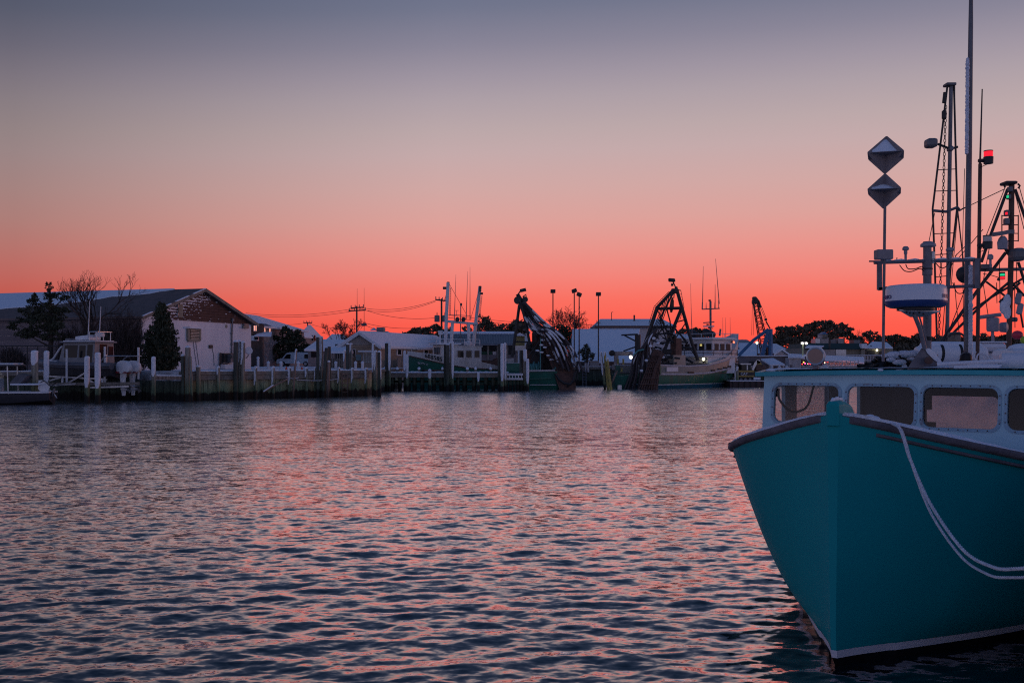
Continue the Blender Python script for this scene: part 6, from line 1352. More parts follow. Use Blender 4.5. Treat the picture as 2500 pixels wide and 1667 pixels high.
# hoses and dredge draped over the stern
m_hose2 = M('grey_hose', (.075, .062, .068), (.05, .043, .048), 5, .6)
rq = random.Random(23)
for i in range(17):
    f = i / 16; x0_ = 1598 - 14 * f + rq.uniform(-2, 2); xb = 1588 - 66 * f + rq.uniform(-3, 3); k_ = 18 * math.sin(f * 2.4)
    pts = [(x0_ + 6, 800 + 14 * f), (x0_ - 8 - k_ * .4, 832 + 12 * f), ((x0_ + xb) / 2 - k_ * .55, 875), ((x0_ + xb * 2) / 3 - k_ * .35, 912), (xb, 953)]
    dd_ = 90.7 - .16 * (i % 4); pt = smooth_path([P(x, y, dd_) for x, y in pts], 5); ho = MB().tube(pt, .075, 6).build('hose', m_hose2, t)
    if i in (1, 3, 6, 9, 14):
        k0 = 2 + (i * 3) % 9; sn_ = [q + V(-.03, -.06, .04) for q in pt[k0:k0 + 5]]; MB().tube(sn_, [.075 if 0 < j < len(sn_) - 1 else .02 for j in range(len(sn_))], 6).build('hose_snow', m_snow, ho)
MB().prism([P(1592, 862, 91), P(1614, 862, 91), P(1606, 950, 89.8), P(1566, 952, 89.8)], V(0, 1.6, 0)).build('dredge_cage', m_rust, t, smooth=False)
for i in range(8): LN('cage_bar', m_rust, t, [(1598 + i * 2.5, 852 + i), (1560 + i * 6, 950)], [90.8, 89.4], .06, 5)
for i in range(6): LN('cage_cross_bar', m_rust, t, [(1592 - i * 6, 868 + i * 14), (1613 - i * 1.5, 868 + i * 14)], 90.3 - .17 * i, .05, 5)
for x, y in ((1588, 845), (1596, 826), (1578, 880), (1566, 905), (1606, 838), (1618, 872)): MB().sphere(P(x, y, 90.2), .17, 7, (1.1, .8, .8)).build('snow', m_snow, t)
LN('ramp_arm', m_rust, t, [(1618, 862), (1600, 900), (1590, 948)], 89.8, .16, 6)
for pts in ([(1613, 886), (1626, 890), (1652, 886)], [(1620, 875), (1636, 872), (1660, 875)], [(1615, 895), (1632, 882), (1640, 905)], [(1622, 905), (1618, 880), (1640, 868)]): LN('deck_gear', m_dark, t, pts, 92.5, .1, 6)
for x, y, w_ in ((1632, 858, 10), (1640, 884, 9), (1656, 890, 8), (1622, 893, 8)): FB('winch', m_dark, t, x - w_, y - 6, x + w_, y + 7, 93.5, 1, bevel=.1)
FB('deck_light_strip', EM('lit_strip', (.8, .85, 1), 1.2), t, 1637, 871, 1645, 874, 92.9, .1); FB('shelf', m_white2, t, 1622, 870, 1660, 873, 93, .7)
LN('hose_line', m_sea, t, [(1545, 868), (1558, 856), (1572, 853)], 90, .06, 5)
# small dark green skiff stern beside it
t = thing('small_workboat', 'dark green low boat squeezed left of the trawler dredge', 'boat', G(1512, 92, 0))
MB().loft([[G(x, 92 + y, z) for y, z in ((-w_, .9 + h), (-w_ * .8, -.4), (w_ * .8, -.4), (w_, .9 + h))] for x, w_, h in ((1494, .5, .5), (1502, 1.1, .3), (1522, 1.2, .3), (1536, 1.2, .35))]).build('hull', m_green, t, ang=40); FB('engine_box', m_green, t, 1503, 892, 1514, 912, 92, .8); FB('gear', m_yellow, t, 1516, 898, 1520, 908, 91.5, .4); LN('spar', m_pilered, t, [(1489, 945), (1507, 905)], 90.4, .09)
FB('bucket', m_alu, t, 1508, 940, 1518, 950, 90.3, .4)

# ------------------------------------------------------------------ crane, barge and excavator
dC = 116
t = thing('lattice_crane', 'dark lattice boom crane rising from a blue steel gantry', 'crane', G(1866, dC, GZ))
def lattice(nm, a, b, wa, wb, n, r, mt, par):
    a, b = Vector(a), Vector(b); ax = (b - a).normalized(); e1 = ax.cross(V(0, 1, 0)).normalized(); e2 = V(0, 1, 0); ch = []
    o = None
    for s1, s2 in ((1, 1), (1, -1), (-1, -1), (-1, 1)):
        ob = MB().tube([a + (e1 * s1 + e2 * s2) * wa / 2, b + (e1 * s1 + e2 * s2) * wb / 2], r, 5).build('chord', mt, par); o = o or ob
    q = MB()
    for i in range(n):
        for (p1, p2) in (((1, 1), (1, -1)), ((1, -1), (-1, -1)), ((-1, -1), (-1, 1)), ((-1, 1), (1, 1))):
            f0, f1 = i / n, (i + 1) / n; w0, w1 = wa + (wb - wa) * f0, wa + (wb - wa) * f1; s = (p1, p2) if i % 2 else (p2, p1)
            q.tube([a.lerp(b, f0) + (e1 * s[0][0] + e2 * s[0][1]) * w0 / 2, a.lerp(b, f1) + (e1 * s[1][0] + e2 * s[1][1]) * w1 / 2], r * .6, 4)
    ob = q.build('lacing', mt, par); return o
m_redsteel = M('red_brown_steel', (.06, .03, .03), (.045, .03, .03), 3, .6)
lattice('boom', P(1873, 880, dC), P(1844, 738, dC), 1.0, .45, 20, .06, m_redsteel, t)
for x, y, w_, h in ((1843, 729, 4.5, 5), (1841, 737, 3.5, 5), (1847, 735, 4, 6)): FB('boom_head', m_dark, t, x - w_, y - h, x + w_, y + h, dC - .3, .6, bevel=.1)
LN('jib_strut', m_dark, t, [(1844, 726), (1852, 736), (1856, 748)], dC, .14, 6)
for x, y in ((1856, 748), (1869.5, 780)): MB().lathe([(.08, -.1), (.16, -.08), (.16, .08), (.08, .1)], P(x, y, dC), 10, (0, 1, 0)).build('pulley', m_dark, t)
for pts, r in (([(1856, 750), (1868, 778)], .03), ([(1859, 748), (1871, 778)], .03), ([(1870, 784), (1880, 802)], .08), ([(1837, 742), (1835, 818)], .02), ([(1841.5, 742), (1839, 818)], .02), ([(1860, 788), (1868, 792), (1874, 791)], .02)): LN('hoist_wire', m_dark, t, pts, dC, r, 4)
for pts, r in (([(1876, 804), (1840, 830), (1803, 868)], .2), ([(1877, 804), (1857, 880)], .26), ([(1881, 803), (1881, 876)], .26), ([(1878, 803), (1884, 880)], .16), ([(1866, 845), (1882, 846)], .12)): LN('gantry_leg', m_bluepaint, t, pts, dC - 1, r, 6)
LN('spare_boom', m_redsteel, t, [(1870, 846), (1874, 876)], dC - .6, .16, 5); FB('machinery_house', m_wallg, t, 1862, 862, 1890, 892, dC + 1, 2.5)
t = thing('barge', 'low dark steel barge with a snowy deck carrying the excavator', 'barge', G(1825, 96.5, 0))
a, b = G(1782, 96.5, 0), G(1868, 96.5, 0); MB().box((a + b) / 2 + V(0, 3, .15), b.x - a.x, 6, .86).build('hull', m_redsteel, t, smooth=False, bevel=.05); MB().box((a + b) / 2 + V(0, 3, .62), b.x - a.x - .1, 5.9, .07).build('deck_snow', m_snow, t, smooth=False)
for i in range(6): MB().box(a.lerp(b, (i + .5) / 6) + V(0, -.06, .2), .08, .1, .7).build('fender_strip', m_black, t, smooth=False)
dE = 99
t = thing('excavator', 'yellow and black excavator parked on the barge, its arm folded', 'excavator', P(1825, 930, dE))
m_cat = M('construction_yellow', (.42, .28, .06), (.30, .21, .07), 3, .5)
FB('body', m_dark, t, 1804, 903, 1841, 921, dE, 2.2, bevel=.08); FB('body_stripe', m_cat, t, 1804, 904, 1841, 908.5, dE - .05, .1); FB('counterweight_stripe', m_cat, t, 1804, 916.5, 1841, 920, dE - .05, .1)
lettering('side_lettering', 'CAT', .36, m_white, t, P(1817, 915.5, dE - .07), V(1, 0, 0), V(0, 0, 1), .01)
o = FB('cab', m_dark, t, 1809, 889, 1833, 904, dE + .2, 1.3, bevel=.04); FB('cab_roof', m_alu, t, 1808, 887, 1834, 890, dE + .1, 1.5); FB('cab_window', m_darkglass, o, 1811, 891, 1821, 902, dE + .12, .1); FB('cab_window', m_alu, o, 1823, 891, 1826, 903, dE + .12, .1)
for y in (0, 1.5):
    FB('track', m_black, t, 1803, 921, 1858, 931, dE + y, .7, bevel=.15)
    for i in range(5): MB().lathe([(.14, -.05), (.16, .05)], P(1809 + i * 11, 926, dE + y - .02), 8, (0, 1, 0)).build('track_roller', m_steel, t)
MB().loft([[P(x, y, dE + o_) + V(0, 0, k) for k, o_ in ((-w_, .3), (-w_, .7), (w_, .7), (w_, .3))] for x, y, w_ in ((1836, 908, .3), (1842, 892, .28), (1850, 882, .2), (1856, 883, .16))]).build('boom', m_alu, t, smooth=False); MB().loft([[P(x, y, dE + o_) + V(0, 0, k) for k, o_ in ((-w_, .3), (-w_, .7), (w_, .7), (w_, .3))] for x, y, w_ in ((1848, 884, .22), (1856, 888, .24), (1868, 905, .15))]).build('arm', m_cat, t, smooth=False)
LN('ram', m_alu, t, [(1846, 880), (1860, 892)], dE + .5, .07, 6); FB('bucket', m_rust, t, 1846, 890, 1868, 905, dE + .2, .8, bevel=.1); FB('blade', m_snow, t, 1840, 921, 1857, 926, dE - .1, .6)
pile(1800, 898, 7, 97.5, m_pile, 'grey steel pile between the trawler bow and the excavator', .3, group='piles by the barge'); pile(1795, 905, 4, 98, m_white, 'thin white stake by the trawler bow', 0, group='piles by the barge')

# ------------------------------------------------------------------ right shore buildings
t = gable_house('blue_roof_house', 'long shed with a patchy blue snowy roof behind the crane', 'building', 1803, 1918, 876, 856, 126, 10, m_wallg)
t = gable_house('gabled_shed', 'small white gabled shed end with a blue roof right of the crane', 'building', 1890, 1925, 869, 855, 124, 10, m_white2, front_gable=True)
t = gable_house('far_cottage', 'pale cottage with two snowy gables left of the crane legs', 'house', 1820, 1868, 862, 840, 150, 10, m_tan, group='far cottages'); 
t = gable_house('far_cottage', 'cottage with a steep snowy roof right of the crane legs', 'house', 1878, 1915, 855, 842, 148, 12, m_wallg, group='far cottages')
t = gable_house('far_cottage', 'far brown roof just right of the big trawler bow', 'house', 1770, 1835, 848, 832, 155, 10, m_wallg, snow=False, group='far cottages')
t = thing('plain_shed', 'plain purple brown shed wall behind the excavator', 'building', G(1872, 113.6, GZ)); FB('wall', m_wallg, t, 1819, 869, 1926, 902, 113.6, 4); FB('roof', m_snow, t, 1817, 867.5, 1928, 869.5, 113.4, 4.4); FB('doorway', m_dark, t, 1830, 882, 1842, 902, 113.5, .2)
t = thing('awning_shed', 'low lean-to with a sloping snowy awning right of the excavator', 'shed', G(1885, 109, GZ)); FB('wall', m_wallg, t, 1862, 886, 1910, 904, 109.6, 2)
MB().prism([P(1858, 879, 111), P(1888, 877, 112), P(1916, 892, 108), P(1880, 893, 108)], V(0, 0, .15)).build('awning', m_snow, t, smooth=False); 
for x in (1878, 1912): LN('post', m_white2, t, [(x, 892), (x, 906)], 108.3, .06)
for x, lab in ((1884, 'low white bollard left of the pale shed, first of three'), (1903, 'low white bollard left of the pale shed, middle of three'), (1921, 'low white bollard right beside the pale shed')):
    p = P(x, 903, 107); tag(MB().lathe([(.16, -.5), (.16, .25), (.2, .3), (.02, .5)], p, 8).build('bollard', m_white), lab, 'bollard', 'white bollards by the pale shed')
t = thing('pale_shed', 'tall narrow weathered white board shed', 'shed', G(1940, 112, GZ)); FB('wall', m_white2, t, 1926, 873, 1955, 904, 112, 3)
for i in range(10): FB('board', m_white2, t, 1926.2 + i * 2.9, 874, 1928.6 + i * 2.9, 904, 111.93, .06)
FB('door', m_wallg, t, 1929, 890, 1934, 904, 111.88, .05); MB().prism([P(1924, 874, 111.7), P(1957, 874, 111.7), P(1957, 868, 115.2), P(1924, 868, 115.2)], V(0, 0, .12)).build('roof', m_snow, t, smooth=False)
t = thing('long_low_roof', 'long low open pavilion with a snowy roof hung with coloured lights', 'building', G(2000, 118, GZ)); MB().prism([P(1925, 873, 116), P(2110, 888, 116), P(2110, 874, 124), P(1925, 866, 124)], V(0, 0, .15)).build('roof', m_snow, t, smooth=False)
for i in range(8): x = 1958 + i * 18; LN('post', m_dark, t, [(x, 877 + i * 1.3), (x, 903)], 116.4, .07)
FB('back_wall', m_wallg, t, 1955, 880, 2105, 903, 121, .2)
rq = random.Random(6); cols = [(1, .05, .05), (1, .6, .1), (.9, .1, .5), (1, .9, .5), (.9, .05, .1)]
ml = [EM('coloured_bulb', c, 3.5) for c in cols]
for i in range(16): MB().sphere(P(1958 + i * 4.2 + rq.uniform(-1, 1), 884 + rq.uniform(-2, 6), 116.2), .07, 6).build('light_bulb', ml[i % 5], t)
m_plastic = bpy.data.materials.new('clear_plastic_sheet'); m_plastic.use_nodes = True; _t = m_plastic.node_tree; _t.nodes.remove(_t.nodes['Principled BSDF'])
_a = _t.nodes.new('ShaderNodeBsdfTranslucent'); _a.inputs[0].default_value = (.85, .80, .80, 1); _b = _t.nodes.new('ShaderNodeBsdfGlossy'); _b.inputs['Roughness'].default_value = .18; _n = _t.nodes.new('ShaderNodeTexNoise'); _n.inputs['Scale'].default_value = 2.5; _bp = _t.nodes.new('ShaderNodeBump'); _bp.inputs['Strength'].default_value = .9; _bp.inputs['Distance'].default_value = .3; _g = _t.nodes.new('ShaderNodeNewGeometry'); _t.links.new(_g.outputs['Position'], _n.inputs[0]); _t.links.new(_n.outputs['Fac'], _bp.inputs['Height']); _t.links.new(_bp.outputs[0], _b.inputs['Normal'])
_m = _t.nodes.new('ShaderNodeMixShader'); _m.inputs[0].default_value = .4; _t.links.new(_a.outputs[0], _m.inputs[1]); _t.links.new(_b.outputs[0], _m.inputs[2]); _t.links.new(_m.outputs[0], _t.nodes['Material Output'].inputs[0])
t = thing('plastic_tent', 'clear plastic walled dining tent glowing pink', 'tent', G(2055, 113, GZ)); rs = []
for i in range(25): x = 2016 + i * 3.3; rs.append([P(x, 884 + i * .1, 113 + .12 * (i % 2)), P(x + .6, 892, 113 - .1 * (i % 3)), P(x, 903, 113 + .1 * (i % 2))])
o = MB().loft(rs, closed=False, cap=False).build('plastic_wall', m_plastic, t); sm = o.modifiers.new('thick', 'SOLIDIFY'); sm.thickness = .02
for i in range(9): x = 2016 + i * 10; LN('post', m_white2, t, [(x, 880), (x, 904)], 112.9, .05)
LN('rail', m_white2, t, [(2016, 882), (2097, 886)], 112.9, .06); FB('roof', m_snow, t, 2016, 879, 2100, 881.5, 113, 3)
for i in range(6): MB().sphere(P(2022 + i * 13, 890 + (i * 7) % 5, 114.5), .16, 8).build('lantern', EM('pink_lantern', (1, .35, .28), 7), t)
# restaurant with a green mansard
t = thing('restaurant', 'tan restaurant building with a dark green mansard roof and rooftop units', 'building', G(2050, 135, GZ)); m_mans = M('dark_green_roof', (.02, .045, .04), (.03, .055, .05), 2, .7)
FB('wall', m_tan, t, 1962, 850, 2112, 890, 135, 9); MB().prism([P(1966, 852, 134.2), P(2110, 852, 134.2), P(2104, 838, 135.8), P(1972, 838, 135.8)], V(0, 9, 0)).build('mansard', m_mans, t, smooth=False)
for x0_, y0_, x1_, y1_, mm, nm in ((1991, 827, 2002, 838, m_alu, 'rooftop_unit'), (2003, 824, 2023, 838, m_beige, 'rooftop_unit'), (2028, 829, 2042, 838, m_steel, 'rooftop_unit'), (2046, 826, 2060, 838, m_beige, 'rooftop_unit'), (2085, 830, 2100, 838, m_steel, 'rooftop_unit'), (2007, 815, 2020, 827, m_white2, 'cupola')): 
    FB(nm, mm, t, x0_, y0_, x1_, y1_, 138, 2)
for i in range(5): FB('cupola_slat', m_tan, t, 2008 + i * 2.6, 817, 2009.3 + i * 2.6, 826, 137.9, .1)
MB().prism([P(2005, 816, 137.8), P(2022, 816, 137.8), P(2014, 810, 138.8)], V(0, 1.6, 0)).build('cupola_roof', m_bluepaint, t, smooth=False)
for x0_, x1_, mm in ((2010, 2040, m_beige), (2041, 2066, m_alu)): FB('service_panel', mm, t, x0_, 853, x1_, 877, 134.4, .4)
FB('mansard_snow', m_snow, t, 2104, 839, 2117, 850, 134.0, 1); FB('corner_post', m_tan, t, 2102, 851, 2111, 890, 134.5, .8)
LN('vent_pipe', m_dark, t, [(2025, 852), (2025, 830)], 134, .12, 6); MB().prism([P(1966, 850, 132), P(2004, 850, 132), P(2012, 846, 135), P(1972, 845, 135)], V(0, 0, .15)).build('porch_snow', m_snow, t, smooth=False)
t = thing('lit_building', 'building with a sloping pale roof and warm lamp, left of the day mark pole', 'building', G(2145, 138, GZ)); FB('wall', m_tan, t, 2116, 851, 2180, 892, 138, 8); MB().prism([P(2112, 851, 137.2), P(2180, 851, 137.2), P(2165, 838, 141), P(2130, 836, 141)], V(0, 0, .15)).build('roof', m_snow, t, smooth=False); FB('dark_doorway', m_dark, t, 2118, 856, 2136, 880, 137.9, .1); FB('window', m_darkglass, t, 2146, 857, 2156, 872, 137.9, .1); MB().sphere(P(2141, 855, 137.5), .16, 8).build('lamp', m_lampy, t); LN('sign_lettering', m_dark, t, [(2124, 846), (2126, 843), (2129, 846)], 138, .05)
t = thing('deck_railing', 'white railed deck in front of the restaurant', 'railing', G(2100, 130, GZ))
for i in range(26): x = 2068 + i * 3.8; LN('baluster', m_white2, t, [(x, 868), (x, 882)], 130, .045, 4)
for y in (867, 880): LN('rail', m_white2, t, [(2066, y), (2166, y)], 130, .06, 4)
FB('deck', m_timber, t, 2066, 882, 2166, 886, 130, 3)
for px, ya, lab in ((1848, 836, 'lit lamp on a thin pole left of the blue crane gantry'), ):
    t = thing('yard_lamp', lab, 'street lamp', G(px, 119, GZ), group='lit yard lamps'); LN('pole', m_steel, t, [(px + 1, 890), (px + 1, 838)], 119, .06); LN('head', m_steel, t, [(px - 2, 834.5), (px + 4, 834.5)], 119, .1); MB().sphere(P(px, 836.5, 118.9), .15, 8).build('lamp', m_lampy, t)
t = thing('yard_lamp', 'twin lit yard lamps on a pole coloured as lit by them before the restaurant', 'street lamp', G(1960, 120, GZ), group='lit yard lamps')
LN('pole', M('lamplit_pole_colour', (.5, .55, .3), None, rough=.5), t, [(1960, 890), (1960, 838)], 120, .09); LN('arm', m_steel, t, [(1955, 835), (1969, 835)], 120, .05)  # lamplight on the pole is put into its yellow green colour
for x in (1959, 1968.5): MB().sphere(P(x, 838, 119.8), .16, 8, (1.1, 1, .8)).build('lamp', m_lampw, t)

# ------------------------------------------------------------------ teal lobster boat, close, bow towards the viewer
FR = Matrix.Translation(V(2.53, 7.85, 0)) @ Matrix.Rotation(math.atan2(-.788, -.6157), 4, 'Z')
boat = thing('lobster_boat', 'big teal hulled lobster boat, bow on, with a pale blue cabin', 'fishing boat', (2.53, 7.85, 0), rz=math.atan2(-.788, -.6157))
m_teal = M('teal_hull_paint', (.005, .33, .345), (.005, .28, .30), .7, .55, bump=.04, bscale=2, lo=.3, hi=.7, spec=.16)
m_tealroof = M('teal_roof_paint', (.03, .38, .42), (.03, .31, .35), 2, .4)
m_cabin = M('pale_blue_cabin_paint', (.46, .67, .72), (.38, .58, .64), 1.3, .42, bump=.05, bscale=6, lo=.3, hi=.75)
m_deck = M('pale_deck_paint', (.42, .55, .66), (.36, .48, .58), 2, .6)
m_railrub = M('grey_rubber_rail', (.16, .14, .16), (.10, .09, .105), 5, .75, bump=.3, bscale=22)
m_frame = M('window_trim', (.30, .44, .52), (.20, .16, .17), 9, .5, lo=.55, hi=.75)
m_boot = M('white_boot_stripe', (.68, .66, .72), None, rough=.5)
m_anti = M('black_bottom_paint', (.010, .010, .012), None, rough=.4)
m_inner = M('cabin_lining', (.055, .05, .06), (.04, .036, .045), 2, .8)
m_icy = M('frosted_pane', (.8, .8, .8), None)
m_snowrough = M('crusted_snow', (.80, .83, .90), (.66, .70, .80), 9, .75, bump=.6, bscale=26)
T_ = [0, .15, .4, .75, 1.1, 1.6, 2.2, 3.0, 4.0, 6, 8, 11]
ZS = [1.985, 1.93, 1.83, 1.715, 1.625, 1.545, 1.48, 1.41, 1.36, 1.28, 1.24, 1.22]
WS = [.045, .28, .66, 1.08, 1.37, 1.62, 1.79, 2.02, 2.22, 2.36, 2.40, 2.3]
WL_ = [.02, .09, .235, .44, .64, .91, 1.18, 1.50, 1.80, 2.08, 2.2, 2.1]
tt = np.concatenate([np.linspace(0, 2, 34), np.linspace(2.12, 5, 20), np.linspace(5.4, 11, 12)])
def cub(xs, ys):
    xs, ys = np.array(xs, float), np.array(ys, float); h = np.diff(xs); dl = np.diff(ys) / h; m = np.zeros(len(xs)); m[1:-1] = (dl[:-1] * h[1:] + dl[1:] * h[:-1]) / (h[1:] + h[:-1]); m[0] = dl[0]; m[-1] = dl[-1]
    def f(x):
        i = int(min(max(np.searchsorted(xs, x) - 1, 0), len(xs) - 2)); s = (x - xs[i]) / h[i]
        return (2 * s**3 - 3 * s**2 + 1) * ys[i] + (s**3 - 2 * s**2 + s) * h[i] * m[i] + (-2 * s**3 + 3 * s**2) * ys[i + 1] + (s**3 - s**2) * h[i] * m[i + 1]
    return f
zsf, wsf, wlf = cub(T_, ZS), cub(T_, WS), cub(T_, WL_)
def hp(t, f, s_, off=0.0):
    """hull surface: t metres aft of the stem, f height fraction (0 boot stripe, 1 sheer)"""
    zs, ws, wl = zsf(t), wsf(t), wlf(t); z = .13 + (zs - .13) * f; y = wl + (ws - wl) * max(0, f) ** (.68 + .34 * max(0, 1 - t / .8))
    x = -t - .05 * max(0, 1 - z / .35) ** 2 * (1 if t < .5 else 0)
    return V(x, s_ * (y + off), z)
def hz(t, z, s_, off=0.0):
    wl = wlf(t); k = 1 + .55 * (z - .13); y = max(.012, wl * k); x = -t - .05 * max(0, 1 - max(z, 0) / .35) ** 2 * (1 if t < .5 else 0) - (max(0, .02 - z) * 1.1 if t < .3 else 0)
    return V(x, s_ * (y + off), z)
rings = []
for t_i in tt:
    fs_ = np.linspace(1, 0, 15); rings.append([hp(t_i, f, 1) for f in fs_] + [hp(t_i, f, -1) for f in fs_[::-1]])
mb = MB(); n = len(rings[0]); mb.loft(rings, closed=False, cap=False); b0 = len(mb.v) - n; mb.f.append(tuple(range(n - 1, -1, -1))); mb.f.append(tuple(range(b0, b0 + n)))
loc(boat, mb, 'hull', m_teal, ang=32)
for nm, mt, za_, zb_, off in (('boot_stripe', m_boot, .13, .068, .003), ('bottom', m_anti, .068, -.55, 0)):
    zz_ = np.linspace(za_, zb_, 3 if za_ > .1 else 6); rings = [[hz(t_i, z, 1, off) for z in zz_] + [hz(t_i, z, -1, off) for z in zz_[::-1]] for t_i in tt]
    mb = MB().loft(rings, closed=False, cap=False); n = len(rings[0]); mb.f.append(tuple(range(n - 1, -1, -1))); loc(boat, mb, nm, mt, ang=40)
# deck with camber, stem head, rails
mb = MB(); mb.loft([[V(-t_i, (wsf(t_i) - .03) * q, zsf(t_i) - .03 + .10 * (1 - q * q) * min(1, t_i)) for q in (-1, -.6, -.2, .2, .6, 1)] for t_i in tt], closed=False, cap=False); loc(boat, mb, 'deck', m_deck)
mb = MB(); mb.loft([[V(x, y, z) for y, z in ((-w_, 1.90), (-w_, zt - .03), (-w_ * .6, zt), (w_ * .6, zt), (w_, zt - .03), (w_, 1.90))] for x, w_, zt in ((.018, .03, 2.07), (.01, .052, 2.095), (-.06, .062, 2.10), (-.16, .066, 2.09), (-.26, .066, 2.065), (-.32, .06, 2.02), (-.35, .045, 1.95))]); loc(boat, mb, 'stem_head', m_teal, smooth=False, bevel=.008)
loc(boat, MB().tube(smooth_path([V(.01, -.01, 2.10), V(-.10, .0, 2.11), V(-.22, 0, 2.09)], 5), [.008] + [.017 + .005 * math.sin(i * 2.1) for i in range(9)] + [.006], 6), 'stem_snow', m_snow)
tr = np.concatenate([np.linspace(.045, 2.4, 42), np.linspace(2.5, 11, 24)]); rr = random.Random(12)
for s_ in (1, -1):
    def prof(t_i, pts): 
        zs, ws = zsf(t_i), wsf(t_i); return [V(-t_i, s_ * (ws + a), zs + b) for a, b in pts]
    loc(boat, MB().loft([prof(t, [(-.05, -.050), (.022, -.047), (.036, -.030), (.036, -.006), (.024, .010), (-.05, .012)]) for t in tr]), 'rub_rail', m_railrub, ang=50)
    loc(boat, MB().loft([prof(t, [(-.01, -.108), (.014, -.103), (.014, -.084), (-.01, -.079)]) for t in tr[2 if s_ > 0 else 30:]]), 'guard_strip', m_railrub, ang=50)
    loc(boat, MB().loft([prof(t, [(-.07, .013), (.028 + .012 * math.sin(t * 9) * math.sin(t * 3.7), .010), (.015 + .012 * math.sin(t * 7 + 1), .024 + .010 * math.sin(t * 5.1 + s_) + rr.uniform(0, .007)), (-.04, .034 + .012 * math.sin(t * 4.3) + rr.uniform(0, .006))]) for t in tr]), 'rail_snow', m_snowrough, ang=60)
loc(boat, MB().loft([[V(-t_i, (wsf(t_i) - .12) * q, zsf(t_i) - .024 + .10 * (1 - q * q) * min(1, t_i) + (.016 + .012 * mnoise.noise(V(t_i * 2.1, q * 3, 0))) * (1 if abs(q) < .99 else -.3)) for q in np.linspace(-1, 1, 15)] for t_i in np.linspace(.5, 3.7, 34)], closed=False, cap=False), 'deck_snow', m_snow)
# cabin
CX = -3.8; CW = 2.27; cz0, cz1 = 1.33, 2.262
wins = [(-2.13, -1.335), (-1.228, -.478), (-.385, .385), (.478, 1.228), (1.335, 2.13)]
fnF = lambda u, v: boat.matrix_basis @ V(CX - .10 * (v - 1.7), u, v)
nF = boat.matrix_basis.to_3x3() @ V(-.05, 0, 0)
holes = [rrect(a, 1.685, b, 2.125, .085, 6) for a, b in wins]
panel([(-CW, cz0), (CW, cz0), (CW, cz1), (-CW, cz1)], holes, fnF, nF).build('cabin_front', m_cabin, boat, smooth=False)
def window(par, fn, nrm_out, x0, z0, x1, z1, r, mt_glass, rivets=True):
    """trim ring with screws, and its pane as a sub-part"""
    o_ = rrect(x0 - .034, z0 - .034, x1 + .034, z1 + .034, r + .03, 6); i_ = rrect(x0, z0, x1, z1, r, 6)
    mb = MB(); n = len(o_)
    rs = [[fn(*p) + nrm_out * k for p in lp] for lp, k in ((o_, .0), (o_, .010), (i_, .014), (i_, -.03))]
    mb.loft(rs, closed=True, cap=False); w_ = mb.build('window', m_frame, par, smooth=False)
    mb = MB(); mb.v = [fn(*p) - nrm_out * .028 for p in i_]; mb.f = [tuple(range(n))]; q = mb.build('pane', mt_glass, w_, smooth=False)
    sm = q.modifiers.new('thick', 'SOLIDIFY'); sm.thickness = .005
    if rivets:
        mb = MB(); W_, H_ = x1 - x0 + .036, z1 - z0 + .036; per = 2 * (W_ + H_); k = int(per / .095)
        for i in range(k):
            s = i / k * per
            if s < W_: p = (x0 - .018 + s, z0 - .018)
            elif s < W_ + H_: p = (x1 + .018, z0 - .018 + s - W_)
            elif s < 2 * W_ + H_: p = (x1 + .018 - (s - W_ - H_), z1 + .018)
            else: p = (x0 - .018, z1 + .018 - (s - 2 * W_ - H_))
            dx = min(p[0] - x0 + .018, x1 + .018 - p[0]); dz = min(p[1] - z0 + .018, z1 + .018 - p[1])
            if dx < .05 and dz < .05: continue
            mb.sphere(fn(*p) + nrm_out * .013, .0075, 6)
        s_ = mb.build('screws', m_rust, w_); s_['kind'] = 'stuff'
    return w_
nout = (boat.matrix_basis.to_3x3() @ V(1, 0, .1)).normalized()
m_cabglass = GL('cabin_glass', (.72, .72, .75), .015, .0)
for a, b in wins: window(boat, fnF, nout, a, 1.685, b, 2.125, .085, m_cabglass)
# sides, back, lining
BX = -7.3
for s_ in (1, -1):
    fn = lambda u, v, s_=s_: boat.matrix_basis @ V(u, s_ * CW, v); nr_ = boat.matrix_basis.to_3x3() @ V(0, -s_ * .05, 0)
    hs_ = [(BX + .12, 1.62, BX + .75, 2.1), (-5.9, 1.66, -4.75, 2.12), (-4.38, 1.60, -3.93, 2.12)]
    panel([(BX, 1.2), (CX, 1.2), (CX - .05, cz1), (BX, cz1)], [rrect(*h, .06, 5) for h in hs_], fn, nr_).build('cabin_side', m_cabin, boat, smooth=False)
    for h in hs_[1 if s_ > 0 else 1:2] if s_ < 0 else hs_: window(boat, fn, -nr_ / .05, *h, .06, m_cabglass, rivets=False)
fnB = lambda u, v: boat.matrix_basis @ V(BX, u, v)
panel([(-CW + .05, .9), (CW - .05, .9), (CW - .05, cz1), (-CW + .05, cz1)], [rrect(-1.30, 1.46, -.34, 1.925, .07, 5), [(.5, 1.0), (1.2, 1.0), (1.2, 2.1), (.5, 2.1)]], fnB, boat.matrix_basis.to_3x3() @ V(.05, 0, 0)).build('aft_bulkhead', m_inner, boat, smooth=False)
m_fr = bpy.data.materials.new('iced_glass'); m_fr.use_nodes = True; _t = m_fr.node_tree; _t.nodes.remove(_t.nodes['Principled BSDF'])
_a = _t.nodes.new('ShaderNodeBsdfTranslucent'); _b = _t.nodes.new('ShaderNodeBsdfTransparent'); _b.inputs[0].default_value = (.85, .8, .8, 1); _n = _t.nodes.new('ShaderNodeTexNoise'); _n.inputs['Scale'].default_value = 2.6; _n.inputs['Detail'].default_value = 4; _g = _t.nodes.new('ShaderNodeNewGeometry'); _t.links.new(_g.outputs['Position'], _n.inputs[0])
